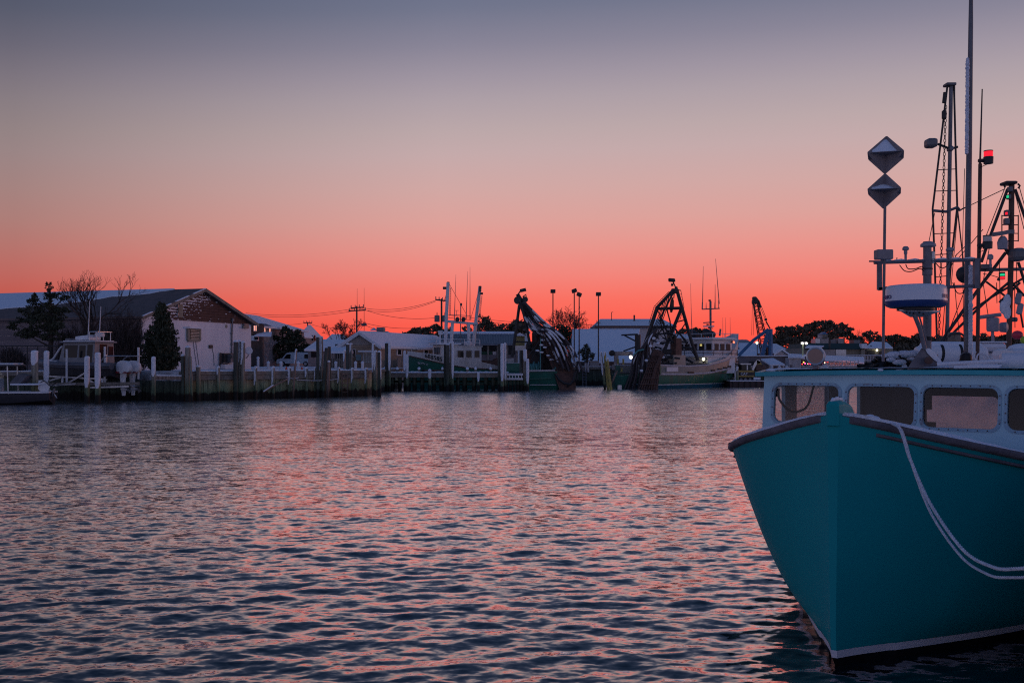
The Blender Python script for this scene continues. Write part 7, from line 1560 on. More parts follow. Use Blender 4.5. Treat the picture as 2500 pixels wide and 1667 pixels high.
_r = _t.nodes.new('ShaderNodeMapRange'); _r.inputs['From Min'].default_value = .35; _r.inputs['From Max'].default_value = .65; _r.inputs['To Min'].default_value = .35; _r.inputs['To Max'].default_value = 1.0; _t.links.new(_n.outputs['Fac'], _r.inputs[0])
_a.inputs[0].default_value = (.97, .96, .95, 1); _m = _t.nodes.new('ShaderNodeMixShader'); _t.links.new(_r.outputs[0], _m.inputs[0]); _t.links.new(_b.outputs[0], _m.inputs[1]); _t.links.new(_a.outputs[0], _m.inputs[2]); _t.links.new(_m.outputs[0], _t.nodes['Material Output'].inputs[0])
mb = MB(); mb.v = [fnB(*p) for p in rrect(-1.30, 1.46, -.34, 1.925, .07, 5)]; mb.f = [tuple(range(len(mb.v)))]; mb.build('iced_window', m_fr, boat, smooth=False)
LB(boat, 'dashboard', m_black, (CX - .35, -.85, 1.60), .5, .9, .22); LB(boat, 'dashboard', m_inner, (CX - .3, .6, 1.52), .45, 2.6, .14); LB(boat, 'monitor', m_dark, (CX - .42, -.62, 1.98), .1, .42, .24); LB(boat, 'overhead_console', m_dark, (CX - .38, -1.62, 2.17), .3, .36, .1)
LB(boat, 'cabin_sole', m_inner, (-5.5, 0, .95), 3.4, 4.3, .05); LB(boat, 'locker', m_inner, (-5.8, 1.3, 1.5), 1.0, .9, 1.1); LB(boat, 'partition', m_inner, (-6.3, 1.0, 1.75), .06, .9, .98)
loc(boat, MB().tube(smooth_path([V(CX - .25, -1.72, 2.12), V(CX - .22, -1.80, 1.86), V(CX - .2, -1.98, 1.80), V(CX - .18, -2.12, 1.93), V(CX - .18, -2.15, 2.05)], 6), .014, 6), 'microphone_cord', m_black)
LB(boat, 'microphone', m_black, (CX - .18, -2.16, 2.03), .05, .05, .1)
# roof
mb = MB(); xs_ = np.linspace(-3.78, -7.9, 14)
mb.loft([[V(x, 2.36 * q, 2.262 + .035 * (1 - q * q) + dz - (.03 if i == 0 else 0)) for q, dz in [(q, 0) for q in np.linspace(-1, 1, 13)] + [(q, .05) for q in np.linspace(1, -1, 13)]] for i, x in enumerate(xs_)]); loc(boat, mb, 'roof', m_tealroof, ang=40)
mb = MB(); mb.loft([[V(x, 2.30 * q, 2.312 + .035 * (1 - q * q) + (max(-.006, -.002 + .026 * mnoise.noise(V(x * 2.3, q * 5, 3)) + .010 * mnoise.noise(V(x * 9, q * 20, 7))) if 0 < i < 39 and abs(q) < .99 else -.004)) for q in np.linspace(-1, 1, 61)] for i, x in enumerate(np.linspace(-3.80, -7.8, 40))], closed=False, cap=False); loc(boat, mb, 'roof_snow', m_snow)

# --- gear standing on this boat's roof
BL = boat
def bl(nm, mb, mt, par=None, **k): return mb.build(nm, mt, par or BL, **k)
D = 11.45
m_gal = M('galvanised_pipe', (.20, .195, .22), (.14, .135, .155), 6, .5, .3)
m_gel = M('white_gelcoat', (.72, .73, .78), None, rough=.35)
m_antw = M('grey_antenna_plastic', (.34, .32, .36), (.26, .25, .28), 6, .5)
m_navy = M('navy_band', (.02, .05, .18), None, rough=.4)
mast = bl('mast_post', line([(2263, 905), (2264, 780), (2264, 590)], D, .046, 12), m_gal)
bl('strap', line([(2263.5, 822), (2263.5, 831)], D, .053, 12), m_black, mast); bl('collar', line([(2264, 640), (2264, 672)], D, .056, 12), m_gal, mast); bl('collar', line([(2264, 655), (2264, 658)], D, .06, 12), m_dark, mast)
# A-shaped foot and struts
mb = MB(); mb.loft([[P(x, y, D - .25 + o_) for o_, (x, y) in zip((0, 0, .05, .05), ((xa, y_), (xb, y_), (xb, y_), (xa, y_)))] for xa, xb, y_ in ((2214, 2300, 904), (2224, 2292, 885), (2238, 2280, 866), (2250, 2268, 850))]); bl('mast_foot', mb, m_gal, smooth=False)
bl('foot_snow', MB().loft([[P(x, y, D - .27 + o_) for o_, (x, y) in zip((0, 0, .06, .06), ((xa, y_), (xb, y_), (xb, y_), (xa, y_)))] for xa, xb, y_ in ((2296, 2303, 888), (2280, 2296, 878), (2264, 2284, 862), (2258, 2270, 850))]), m_snow, smooth=False)
mb = MB().lathe([(.0, 0), (.042, .0), (.042, .05), (.02, .06)], P(2266, 880, D - .3), 12, (-.2, -1, 0)); bl('shackle', mb, m_rust)
bl('strut', line([(2228, 758), (2245, 800), (2258, 852)], D - .28, .024, 10), m_gal); bl('strut', line([(2242, 764), (2262, 832)], D - .1, .010, 8), m_gal)
# radar dome
c = P(2236, 730, D - .3); kx = (D - .3) / F
rad = bl('radar_dome', MB().lathe([(.02, 34.5 * kx), (50 * kx, 34 * kx), (64 * kx, 32.5 * kx), (69 * kx, 29 * kx), (70.5 * kx, 22 * kx), (71.5 * kx, -5.5 * kx)], c, 48), m_gel, ang=50)
bl('radar_band', MB().lathe([(71.6 * kx, -5.8 * kx), (72.8 * kx, -7 * kx), (72.5 * kx, -9 * kx), (69 * kx, -17 * kx), (60 * kx, -21 * kx), (.02, -21 * kx)], c, 48), m_navy, rad, ang=50)
bl('radar_underside', MB().lathe([(60 * kx, -21 * kx), (44 * kx, -22.5 * kx), (44 * kx, -28 * kx), (38 * kx, -29 * kx), (.02, -29 * kx)], c, 32), m_dark, rad)
mb = MB().prism([c + V(-49 * kx, -.1, -27 * kx), c + V(57 * kx, -.02, -29 * kx), c + V(30 * kx, .16, -40 * kx), c + V(0, .16, -40 * kx)], V(0, 0, -.012)); bl('radar_plate', mb, m_alu, smooth=False)
for i, (x, y) in enumerate(((2213, 761), (2221, 763), (2230, 764), (2244, 762), (2254, 765))): bl('plate_bolt', MB().lathe([(.011, 0), (.011, .014)], P(x, y, D - .38), 8, (0, -.5, -1)), m_dark)
def wrap_text(a0, ang_dir=1):
    cu = bpy.data.curves.new('radar_lettering', 'FONT'); cu.body = 'FURUNO'; cu.size = .058; cu.extrude = .002; cu.offset = .0016; cu.resolution_u = 3; cu.space_character = 1.12
    tmp = bpy.data.objects.new('tmp', cu); COL.objects.link(tmp); me = bpy.data.meshes.new_from_object(tmp.evaluated_get(bpy.context.evaluated_depsgraph_get())); bpy.data.objects.remove(tmp)
    bm = bmesh.new(); bm.from_mesh(me); bmesh.ops.subdivide_edges(bm, edges=[e for e in bm.edges if e.calc_length() > .02], cuts=2); bm.to_mesh(me); bm.free()
    Mi = BL.matrix_basis.inverted(); Rr = 71.3 * kx
    for v in me.vertices:
        a = a0 + v.co.x * 1.35 / Rr; rr_ = Rr + .0035 + v.co.z; v.co = Mi @ (c + V(math.sin(a) * rr_, -math.cos(a) * rr_, v.co.y - .012 + 2.5 * kx))
    me.materials.clear(); me.materials.append(m_navy); o = bpy.data.objects.new('radar_lettering', me); COL.objects.link(o); o.parent = rad
wrap_text(R(33)); wrap_text(R(-74 - 58))
# cross bars
for (x0_, y0_, x1_, y1_, r) in ((2134, 641, 2392, 634, .022), (2300, 701, 2388, 698, .019)): bl('cross_bar', line([(x0_, y0_), ((x0_ + x1_) / 2, (y0_ + y1_) / 2), (x1_, y1_)], D, r, 10), m_gal)
for i in range(7): bl('bar_snow', line([(2150 + i * 34, 636.5 - i * .9), (2166 + i * 34, 635.6 - i * .9), (2176 + i * 34, 635.4 - i * .9)], D - .005, [.008, .016, .006], 6), m_snow)
bl('bar_tip', line([(2122, 638), (2150, 638)], D, .010, 6), m_gal)
mb = MB(); mb.bar(P(2147, 644, D), P(2147, 708, D), .05, .035); mb.bar(P(2145, 706, D), P(2165, 703, D), .035, .035); bl('end_bracket', mb, m_gal, smooth=False)
mb = MB(); mb.bar(P(2383, 632, D), P(2383, 704, D), .055, .055); bl('end_post', mb, m_gal, smooth=False)
# day-mark pole with two corner reflectors
pole = bl('day_mark_pole', line([(2156, 882), (2158, 700), (2160.5, 506)], D - .15, .016, 10), m_gal)
m_refl = M('dark_reflector_plate', (.32, .28, .29), (.22, .19, .20), 5, .55)
for cx_, cy_, hw, ht, rot in ((2162.5, 379, 48, 46, 8), (2159, 467, 44, 43, -6)):
    k = (D - .15) / F; cc = P(cx_, cy_, D - .15); a = R(rot)
    ux = V(math.cos(R(24)), math.sin(R(24)), math.tan(R(5 if rot > 0 else 3)) * -.2); uy = V(-math.sin(R(24)), math.cos(R(24)), .0); uz = V(.0, -.12, 1)
    hw_ = hw * 1.13 * k / math.cos(R(24)); ht_ = ht * k; t3 = .006
    def plate(e1, e2, h1, h2):
        nn_ = e1.cross(e2).normalized() * t3; ps = []
        for a_, b_ in ((1, 0), (0, 1), (-1, 0), (0, -1)):
            v1 = V(a_, b_, 0); o2 = (-b_, a_)
            for s in (-1, 1): ps.append(cc + e1 * h1 * (a_ * .97 + o2[0] * .035 * s) + e2 * h2 * (b_ * .97 + o2[1] * .035 * s) - nn_ / 2)
        return MB().prism(ps, nn_)
    ro = bl('corner_reflector', plate(ux, uz, hw_, ht_), m_refl, smooth=False)
    bl('reflector_plate', plate(uy, uz, hw_ * .98, ht_), m_refl, ro, smooth=False); bl('reflector_plate', plate(ux, uy, hw_ * .98, hw_ * .98), m_refl, ro, smooth=False)
    bl('reflector_snow', MB().loft([[cc + ux * hw_ * .8 * q + uy * hw_ * (.75 * (1 - abs(q)) * s - .02) + V(0, 0, z) for s, z in ((-1, .005), (-.5, .02 + (.09 if rot > 0 else .03) * (1 - abs(q)) ), (.0, .03 + (.20 if rot > 0 else .06) * (1 - abs(q)) ** 1.3), (0.02, .005))] for q in (-.95, -.6, -.2, .1, .5, .95)]), m_snow, ro)
bl('loudspeaker', MB().obox(P(2157, 622, D - .25), V(20 * kx, .0, .0), V(0, .06, 0), V(0, 0, 12 * kx)), m_refl, smooth=False, bevel=.012); bl('bracket', line([(2157, 634), (2157, 640)], D - .2, .03, 8), m_gal)
def mushroom(px, ytop, yb, wcap, wst, nm='gps_antenna'):
    k = D / F; t0 = P(px, ytop, D); h = (yb - ytop) * k
    bl(nm, MB().lathe([(wst * k / 2, -h), (wst * k / 2, -h * .55), (wst * k * .7, -h * .5), (wst * k * .7, -h * .30), (wcap * k * .5, -h * .24), (wcap * k * .48, -h * .12), (wcap * k * .3, -h * .02), (.002, 0)], t0, 16), m_antw)
mushroom(2211, 601, 638, 16, 6); mushroom(2266, 590, 640, 37, 9); mushroom(2320, 604, 637, 21, 7); bl('anchor_lamp', MB().lathe([(.018, -.10), (.02, -.05), (.028, -.045), (.028, .03), (.01, .04)], P(2277, 622, D), 12), m_alu)
bl('stub_antenna', line([(2189, 638), (2190, 629)], D, .006, 5), m_dark)
for pts in ([(2196, 647), (2208, 661), (2225, 663), (2245, 656), (2256, 662)], [(2211, 645), (2217, 656), (2235, 656), (2250, 651), (2258, 657)], [(2284, 642), (2296, 654), (2308, 652), (2316, 641)], [(2326, 690), (2336, 714), (2350, 715), (2356, 702)]): bl('hanging_cable', MB().tube(smooth_path([P(x, y, D - .06) for x, y in pts], 5), .006, 5), m_black)
# ice-coated thick pole
ice = bl('thick_pole', line([(2361, 905), (2362, 640), (2366, 380), (2370, 60), (2372, -160)], D + .25, [.038, .034, .032, .026, .012], 12), m_steel)
rr = random.Random(9); mb = MB(); pts = [(2357.5 + (y - 860) * -.0095, y) for y in range(378, 138, -3)]
mb.tube([P(x - 2.0, y, D + .2) for x, y in pts], [.006] + [.021 + rr.uniform(-.004, .005) for _ in pts[2:]] + [.004], 7); bl('ice_crust', mb, m_snowrough, ice)
mb = MB(); pts = [(2366 + (y - 860) * -.004, y) for y in range(880, 645, -3)]; mb.tube([P(x + 3, y, D + .18) for x, y in pts], [.006] + [.024 + rr.uniform(-.004, .005) for _ in pts[2:]] + [.004], 7); bl('ice_crust', mb, m_snowrough, ice)
bl('pole_shoe', MB().lathe([(.05, -.04), (.05, .05), (.036, .06)], P(2361, 900, D + .25), 12), m_gal, ice)
# slimmer pole with signal lamps
sp_ = bl('signal_pole', line([(2386, 892), (2389, 700), (2393, 400)], D + .05, .021, 10), m_rust); bl('whip_antenna', line([(2392, 420), (2398, 218)], D + .05, [.012, .007], 7), m_dark, sp_)
def siglamp(x, y, lens, h=34):
    k = D / F; o = bl('signal_lamp', MB().lathe([(.010, -17 * k), (11 * k, -16 * k), (11.5 * k, 0), (11 * k, 1 * k)], P(x, y, D - .02), 18), m_dark)
    bl('lens', MB().lathe([(10 * k, 1 * k), (10.5 * k, 3 * k), (10.5 * k, 14 * k)], P(x, y, D - .02), 18), lens, o); bl('lamp_cap', MB().lathe([(10.8 * k, 13.5 * k), (10.8 * k, 16 * k), (.01, 17.5 * k)], P(x, y, D - .02), 18), m_dark, o)
    bl('lamp_bracket', line([(x - 24, y + 9), (x - 10, y + 8)], D, .022, 8), m_dark, o); bl('wire', line([(x - 2, y + 17), (x - 9, y + 20), (x - 22, y + 26)], D, .004, 4), m_black, o)
siglamp(2413, 384, EM('red_signal_lens', (1, .012, .03), 1.05)); siglamp(2411, 591, M('clear_lens', (.55, .48, .45), None, rough=.2))
bl('hailer_horn', MB().lathe([(.02, .1), (.05, .06), (.09, -.02), (.105, -.08), (.10, -.085), (.03, 0)], P(2362, 668, D + .5), 16, (0, -1, .1)), m_dark)
# chrome searchlight
ds = 12.1; cc = P(1990, 869, ds); ks = ds / F; ax_ = V(-.25, -1, -.02).normalized(); m_chrome = M('chrome', (.55, .55, .58), None, rough=.08, metal=1.0)
slt = bl('searchlight', MB().lathe([(.01, -.13), (12 * ks, -.12), (18 * ks, -.06), (20.5 * ks, .02), (21 * ks, .06), (19.4 * ks, .064), (17.5 * ks, .02), (11 * ks, -.03), (.004, -.05)], cc, 28, ax_), m_chrome)
bl('reflector', MB().lathe([(19 * ks, .058), (18.6 * ks, .056), (16.5 * ks, .022), (10 * ks, -.022), (.005, -.04)], cc, 28, ax_), M('smoky_reflector', (.10, .08, .085), None, rough=.12, metal=.9), slt); bl('bulb', MB().sphere(cc + ax_ * .01, .028, 10), M('blue_bulb', (.25, .42, .42), None, rough=.15), slt); bl('rim', MB().tube([cc + ax_ * .06 + (ax_.cross(V(0, 0, 1)).normalized() * math.cos(q) + V(0, 0, 1) * math.sin(q)) * 20 * ks for q in np.linspace(0, 6.2832, 33)], .012, 6), m_alu, slt)
bl('stand', line([(1991, 885), (1992, 908)], ds, .03, 10), m_gal, slt); bl('yoke', line([(1966, 870), (1970, 890), (1991, 893), (2010, 888), (2013, 868)], ds, .009, 6), m_gal, slt); bl('lamp_snow', MB().tube(smooth_path([P(1986, 848, ds), P(1999, 850, ds + .03), P(2009, 860, ds + .03), P(2013, 874, ds + .03)], 4), [.01] + [.024] * 11 + [.01], 7), m_snow, slt)
for x, y, w_, h in ((2013, 900, 11, 11), (1885, 904, 16, 5), (1905, 904, 14, 4), (2150, 903, 7, 3), (2200, 904, 18, 3)): bl('snow_lump', MB().sphere(P(x, y, 12.2 if x < 2100 else 11.3), w_ * 12 / F, 10, (1, .8, h / w_)), m_snow)
# chunky snow along the brow
q = MB(); rr = random.Random(31)
for i in range(46):
    x = rr.uniform(2288, 2480); d_ = 10.84 - .616 * (x - 2341) / F * 10.8 / .788 * .78 + .12; q.sphere(P(x, rr.uniform(897, 905) + (x - 2290) * .035, d_ + .05), rr.uniform(.015, .04), 7, (1.3, 1, .7))
o = bl('brow_snow', q, m_snow); o['kind'] = 'stuff'

# --- things lying on the roof
def roofd(px): return 10.84 - .616 * ((px - 2341) / F * 10.84 / .788) 
t = thing('net_heap', 'heap of dark netting capped with snow on the cabin roof', 'net', P(2180, 903, 12.0)); rng = np.random.default_rng(5); mb = MB()
for i in range(150):
    f = rng.random(); x = 2120 + f * 150; hh = 42 * math.sin(min(1, f * 1.5) * 1.57) * (1 - .25 * f); y = 905 - rng.random() * hh; pts = [P(x + rng.normal() * 9 * k - 6, y + rng.normal() * 4, 12.0 + rng.normal() * .12) for k in range(4)]; mb.tube(smooth_path(pts, 3), .017, 4)
mb.loft([[P(x, 905, 12.0 + o_) + V(0, 0, h * z * 12 / F) for o_, z in ((-.3, 0), (-.2, .8), (0, 1), (.3, .7), (.4, 0))] for x, h in ((2112, 2), (2135, 18), (2165, 33), (2200, 38), (2240, 36), (2262, 8))]); mb.build('netting', m_black, t)
o = MB()
for x, y, w_, h in ((2185, 866, 22, 9), (2210, 864, 24, 9), (2160, 868, 10, 5), (2196, 884, 18, 8), (2175, 878, 12, 6), (2208, 896, 7, 8), (2232, 862, 16, 8), (2225, 876, 12, 5)):
    o.sphere(P(x, y, 11.68), w_ * 11.7 / F, 10, (1, .7, h / w_))
ob = o.build('snow', m_snowrough, t)
t = thing('liferaft_canister', 'long white canister with black straps lying on the cabin roof behind the poles', 'life raft', P(2320, 884, 13.2)); k = 13.2 / F; ca_ = P(2320, 862, 13.2)
MB().lathe([(.02, -88 * k), (14 * k, -86 * k), (22 * k, -70 * k), (23.5 * k, -50 * k), (23.5 * k, 50 * k), (22 * k, 72 * k), (14 * k, 88 * k), (.02, 90 * k)], ca_, 24, (1, 0.05, 0)).build('canister', m_gel, t)
for x in (-28, 18): MB().lathe([(23.9 * k, (x - 3.5) * k), (24.4 * k, (x - 3) * k), (24.4 * k, (x + 3) * k), (23.9 * k, (x + 3.5) * k)], ca_, 24, (1, .05, 0)).build('strap', m_black, t)
for x in (-50, 50): MB().obox(P(2320 + x, 893, 13.2), V(4 * k, 0, 0), V(0, .2, 0), V(0, 0, 9 * k)).build('cradle', m_gal, t, smooth=False)
MB().lathe([(.01, -78 * k), (12 * k, -72 * k), (15 * k, -40 * k), (14 * k, 40 * k), (10 * k, 76 * k), (.01, 80 * k)], ca_ + V(0, 0, 14 * k), 14, (1, .05, 0)).build('snow', m_snow, t)
k = 11.0 / F; t = thing('buoy_drum', 'big white drum buoy on its side with a dark hole in its end', 'buoy', P(2475, 907, 11.0)); ca_ = P(2440, 885, 11.0); axb = V(1, -.35, 0).normalized()
MB().lathe([(5 * k, -1 * k), (16 * k, 0), (22.5 * k, 4 * k), (23.5 * k, 12 * k), (23.5 * k, 120 * k), (20 * k, 128 * k)], ca_, 28, axb).build('drum', m_gel, t); MB().lathe([(.004, -1.5 * k), (5 * k, -1.6 * k), (5.5 * k, 2 * k)], ca_, 14, axb).build('hub_hole', m_black, t)
for i, (x0_, y0_, x1_, y1_, r, lab) in enumerate(((2287, 889, 2455, 881, .023, 'longest white pole of the bundle on the cabin roof'), (2339, 890, 2445, 893, .017, 'middle white pole of the bundle on the cabin roof'), (2328, 896, 2440, 895, .019, 'lowest white pole of the bundle, under the other two'))):
    o = tag(MB().tube([P(x0_, y0_, 10.95 - i * .04), P(x1_, y1_, 10.75 - i * .04)], r, 10).build('white_pole', m_gel), lab, 'pole', 'white poles on the cabin roof'); MB().lathe([(r * .75, -.003), (r * .75, .002)], P(x0_, y0_, 10.95 - i * .04), 10, P(x1_, y1_, 10.75 - i * .04) - P(x0_, y0_, 10.95 - i * .04)).build('pole_end', m_rust, o)
t = thing('black_horn', 'black domed horn standing on the cabin roof before the canister', 'horn', P(2357, 884, 11.6)); k = 11.6 / F
MB().lathe([(13.5 * k, -22 * k), (14 * k, -6 * k), (13 * k, 4 * k), (9 * k, 10 * k), (.01, 13 * k)], P(2358, 872, 11.6), 20).build('housing', m_black, t); MB().tube([P(2358, 872, 11.57) + V(math.cos(a) * 14.2 * k, 0, math.sin(a) * 11 * k) for a in np.linspace(0, 3.14, 14)], .006, 6).build('rim', m_steel, t)
for pts, lab in (([(2382, 858), (2378, 872), (2390, 882), (2402, 872), (2398, 862), (2386, 868), (2384, 890)], 'grey rope knotted round the foot of the signal pole'), ([(2390, 862), (2410, 868), (2416, 884), (2406, 896), (2390, 902)], 'grey rope loop trailing over the white poles'), ([(2398, 866), (2420, 872), (2430, 886), (2434, 900), (2424, 896), (2412, 906)], 'grey rope tail beside the white drum')):
    tag(MB().tube(smooth_path([P(x, y, 10.9) for x, y in pts], 6), .009, 7).build('rope', m_rope), lab, 'rope', 'ropes on the cabin roof')
# snow and cleat on the foredeck
t = thing('snow_heap', 'small snow heap with a dark edge beside the foredeck line', 'snow', P(2130, 1022, 8.6)); mb = MB()
for x, y, w_, h in ((2124, 1020, 14, 9), (2135, 1022, 14, 7), (2112, 1021, 8, 4)): mb.sphere(P(x, y, 8.5), w_ * 8.5 / F, 12, (1, .9, h / w_))
mb.build('snow', m_snowrough, t); 
# two bow lines hanging in a bight
def twisted(pts, r, pitch, lab, n=3):
    pts = smooth_path(pts, 24); sL = [0]
    for a, b in zip(pts, pts[1:]): sL.append(sL[-1] + (b - a).length)
    t = thing('bow_line', lab, 'rope', pts[0], group='white bow lines')
    fine = []; tot = sL[-1]; m = int(tot / (pitch / 7))
    for i in range(m + 1):
        s = tot * i / m; j = min(len(pts) - 2, max(0, int(np.searchsorted(sL, s)) - 1)); f = (s - sL[j]) / max(1e-6, sL[j + 1] - sL[j]); fine.append(pts[j].lerp(pts[j + 1], f))
    for k in range(n):
        q = []
        for i, p in enumerate(fine):
            tg = (fine[min(i + 1, m)] - fine[max(i - 1, 0)]).normalized(); u = tg.cross(V(.3, .2, 1)).normalized(); v = tg.cross(u); a = i / 7 * 6.2832 + k * 6.2832 / n; q.append(p + (u * math.cos(a) + v * math.sin(a)) * r * .52)
        MB().tube(q, r * .56, 5).build('strand', m_rope, t)
def edge_at(px, py, d): return P(px, py, d)
twisted([P(2122, 1024, 8.3), P(2160, 1031, 7.95), P(2184, 1036, 7.72), P(2200, 1052, 7.55), P(2222, 1120, 7.4), P(2272, 1230, 7.1), P(2350, 1340, 6.7), P(2420, 1382, 6.35), P(2475, 1388, 6.1), P(2560, 1372, 5.8), P(2700, 1290, 5.5)], .0122, .075, 'thicker white twisted bow line hanging in a bight down the teal hull')
twisted([P(2150, 1028, 8.1), P(2176, 1033, 7.80), P(2192, 1040, 7.66), P(2206, 1062, 7.58), P(2232, 1150, 7.45), P(2275, 1256, 7.2), P(2345, 1356, 6.85), P(2405, 1398, 6.5), P(2455, 1409, 6.25), P(2560, 1396, 5.9), P(2700, 1310, 5.6)], .0098, .062, 'thinner lower bow line hanging just below the thicker one')

# ------------------------------------------------------------------ boats rafted behind on the right
dT = 24.0
t = thing('rafted_trawler', 'white rafted fishing boat behind the cabin with a tall braced steel mast', 'fishing boat', G(2330, 24, 0), rz=math.atan2(-.788, -.6157))
st_ = [(3.5, 2.1, .06, .03), (2.4, 1.8, 1.0, .5), (1, 1.5, 1.7, 1.3), (-2, 1.25, 2.0, 1.8), (-7, 1.2, 1.9, 1.7)]
rs = [[V(x, w_, z) for z, w_ in ((zs, hb), (zs * .5, hb * .6 + hw * .4), (.2, hw), (-.6, hw * .6))] + [V(x, -w_, z) for z, w_ in ((-.6, hw * .6), (.2, hw), (zs * .5, hb * .6 + hw * .4), (zs, hb))] for x, zs, hb, hw in st_]
loc(t, MB().loft(rs), 'hull', m_gel, ang=40); loc(t, MB().box((-2.2, 0, 1.85), 3.2, 2.6, 1.3), 'wheelhouse', m_gel, smooth=False, bevel=.1); loc(t, MB().box((-2.1, 0, 2.56), 3.8, 3.0, .12), 'roof', m_snow, smooth=False, bevel=.05)
for y in (-.8, 0, .8): loc(t, MB().box((-.59, y, 2.1), .03, .6, .42), 'window', m_darkglass, smooth=False)
def L2(nm, pts, r, mt=None, par=None, d_=None, n=7): return LN(nm, mt or m_dark, par or t, pts, d_ or dT, r, n)
mm_ = L2('mast', [(2312, 880), (2316, 560), (2322, 205)], .045, m_steel, n=10)
L2('mast_leg', [(2313, 210), (2300, 320), (2277, 510), (2282, 640), (2288, 850)], .024); L2('mast_leg', [(2329, 208), (2334, 400), (2337, 505), (2322, 640), (2306, 850)], .024)
L2('backstay', [(2331, 208), (2331, 330)], .012); L2('stay', [(2337, 505), (2352, 640), (2368, 850)], .016)
for y, x0_, x1_ in ((415, 2290, 2333), (467, 2284, 2335), (571, 2280, 2329), (622, 2284, 2320), (676, 2286, 2310)): L2('rung', [(x0_, y), (x1_, y - 2)], .011)
FB('mast_cap', m_steel, t, 2312, 201, 2336, 208, dT - .1, .25, bevel=.02); L2('spreader', [(2277, 514), (2310, 517), (2338, 506), (2344, 515)], .035, m_steel)
o = FB('floodlight', m_steel, t, 2266, 336, 2292, 358, dT - .2, .3, bevel=.06); L2('lamp_bracket', [(2290, 352), (2320, 364), (2338, 359)], .03); FB('floodlight', m_steel, t, 2318, 355, 2330, 368, dT - .1, .2, bevel=.04)
q = MB(); 
for i in range(70):
    y = 262 + i * 8.2; x = 2309 - (y - 262) * .030; a = (i % 2) * 1.57; cp_ = P(x, y, dT - .12); k_ = dT / F
    q.tube([cp_ + V(math.cos(a) * math.cos(b_) * 2.6 * k_, math.sin(a) * math.cos(b_) * 2.6 * k_, math.sin(b_) * 5 * k_) for b_ in np.linspace(0, 6.2832, 9)], .009, 4, False)
o = q.build('chain', m_dark, t); q = MB().lathe([(.02, -.12), (.06, -.08), (.06, .08), (.02, .12)], P(2305, 281, dT - .12), 8); q.build('chain_block', m_dark, t); L2('spring', [(2307, 226), (2304, 252)], .04)
L2('turnbuckle', [(2344, 514), (2350, 510), (2357, 507)], .018)
L2('whip_antenna', [(2349, 640), (2352, 520), (2355, 412)], .008, n=5); L2('whip_antenna', [(2314, 640), (2314, 578)], .008, n=5)
q = MB()
for a, b in (((2357, 507), (2452, 462)), ((2282, 520), (2258, 640)), ((2338, 520), (2322, 700)), ((2332, 625), (2360, 598)), ((2336, 635), (2400, 560)), ((2330, 690), (2345, 850)), ((2318, 660), (2336, 620)), ((2350, 640), (2354, 850)), ((2298, 850), (2310, 700))): line([a, b], dT - .05, .010, 4, q)
q.build('rigging', m_dark, t)
t2 = thing('rafted_dragger', 'second rafted boat at the right edge with a steel gallows mast and radars', 'fishing boat', G(2480, 21, 0), rz=math.atan2(-.788, -.6157))
rs = [[V(x, w_, z) for z, w_ in ((zs, hb), (zs * .5, hb * .6 + hw * .4), (.2, hw), (-.6, hw * .6))] + [V(x, -w_, z) for z, w_ in ((-.6, hw * .6), (.2, hw), (zs * .5, hb * .6 + hw * .4), (zs, hb))] for x, zs, hb, hw in st_]
loc(t2, MB().loft(rs), 'hull', m_gel, ang=40); loc(t2, MB().box((-2.2, 0, 1.85), 3.2, 2.6, 1.5), 'wheelhouse', m_gel, smooth=False, bevel=.1); loc(t2, MB().box((-2.1, 0, 2.62), 3.8, 3.0, .12), 'roof', m_snow, smooth=False, bevel=.05)
t = t2; dT = 21.0
L2('mast', [(2462, 880), (2468, 640), (2470, 450)], .055, m_rust, n=12); FB('mast_cap', m_dark, t, 2456, 441, 2486, 449, dT - .15, .3, bevel=.03)
for pts in ([(2456, 449), (2451, 452), (2454, 458)], [(2485, 449), (2490, 454), (2486, 460)]): L2('shackle', pts, .02)
for pts, r in (([(2460, 462), (2420, 570), (2396, 640)], .032), ([(2478, 462), (2502, 530), (2530, 640)], .032), ([(2455, 617), (2400, 690), (2292, 842)], .036), ([(2462, 690), (2400, 742), (2340, 800), (2290, 850)], .028), ([(2500, 678), (2420, 726), (2350, 772)], .024), ([(2408, 688), (2440, 712), (2466, 732)], .022), ([(2470, 690), (2500, 722)], .03), ([(2486, 640), (2505, 700)], .03), ([(2490, 690), (2440, 738)], .026)): L2('brace', pts, r)
L2('cross_bar', [(2392, 659), (2450, 658), (2510, 657)], .036, m_steel); L2('cross_bar', [(2462, 780), (2482, 780)], .05, m_steel); L2('cable', [(2400, 668), (2420, 672), (2440, 678)], .008)
for x, y0_, y1_ in ((2446, 525, 590), (2486, 525, 590)): L2('ladder_rail', [(x, y0_), (x, y1_)], .012)
for y in (527, 549, 570, 588): L2('rung', [(2446, y), (2486, y)], .010)
FB('mast_lamp', m_steel, t, 2456, 512, 2467, 527, dT - .15, .12, bevel=.02); FB('lens', m_redlamp, t, 2457, 518, 2460, 524, dT - .17, .05); FB('mast_lamp', m_steel, t, 2455, 532, 2466, 548, dT - .15, .12, bevel=.02)
FB('mast_lamp', m_steel, t, 2464, 455, 2474, 468, dT - .12, .12, bevel=.02); FB('mast_lamp', m_steel, t, 2462, 474, 2470, 486, dT - .12, .12, bevel=.02); FB('lens', m_greenlamp, t, 2460, 477, 2463, 483, dT - .14, .05)
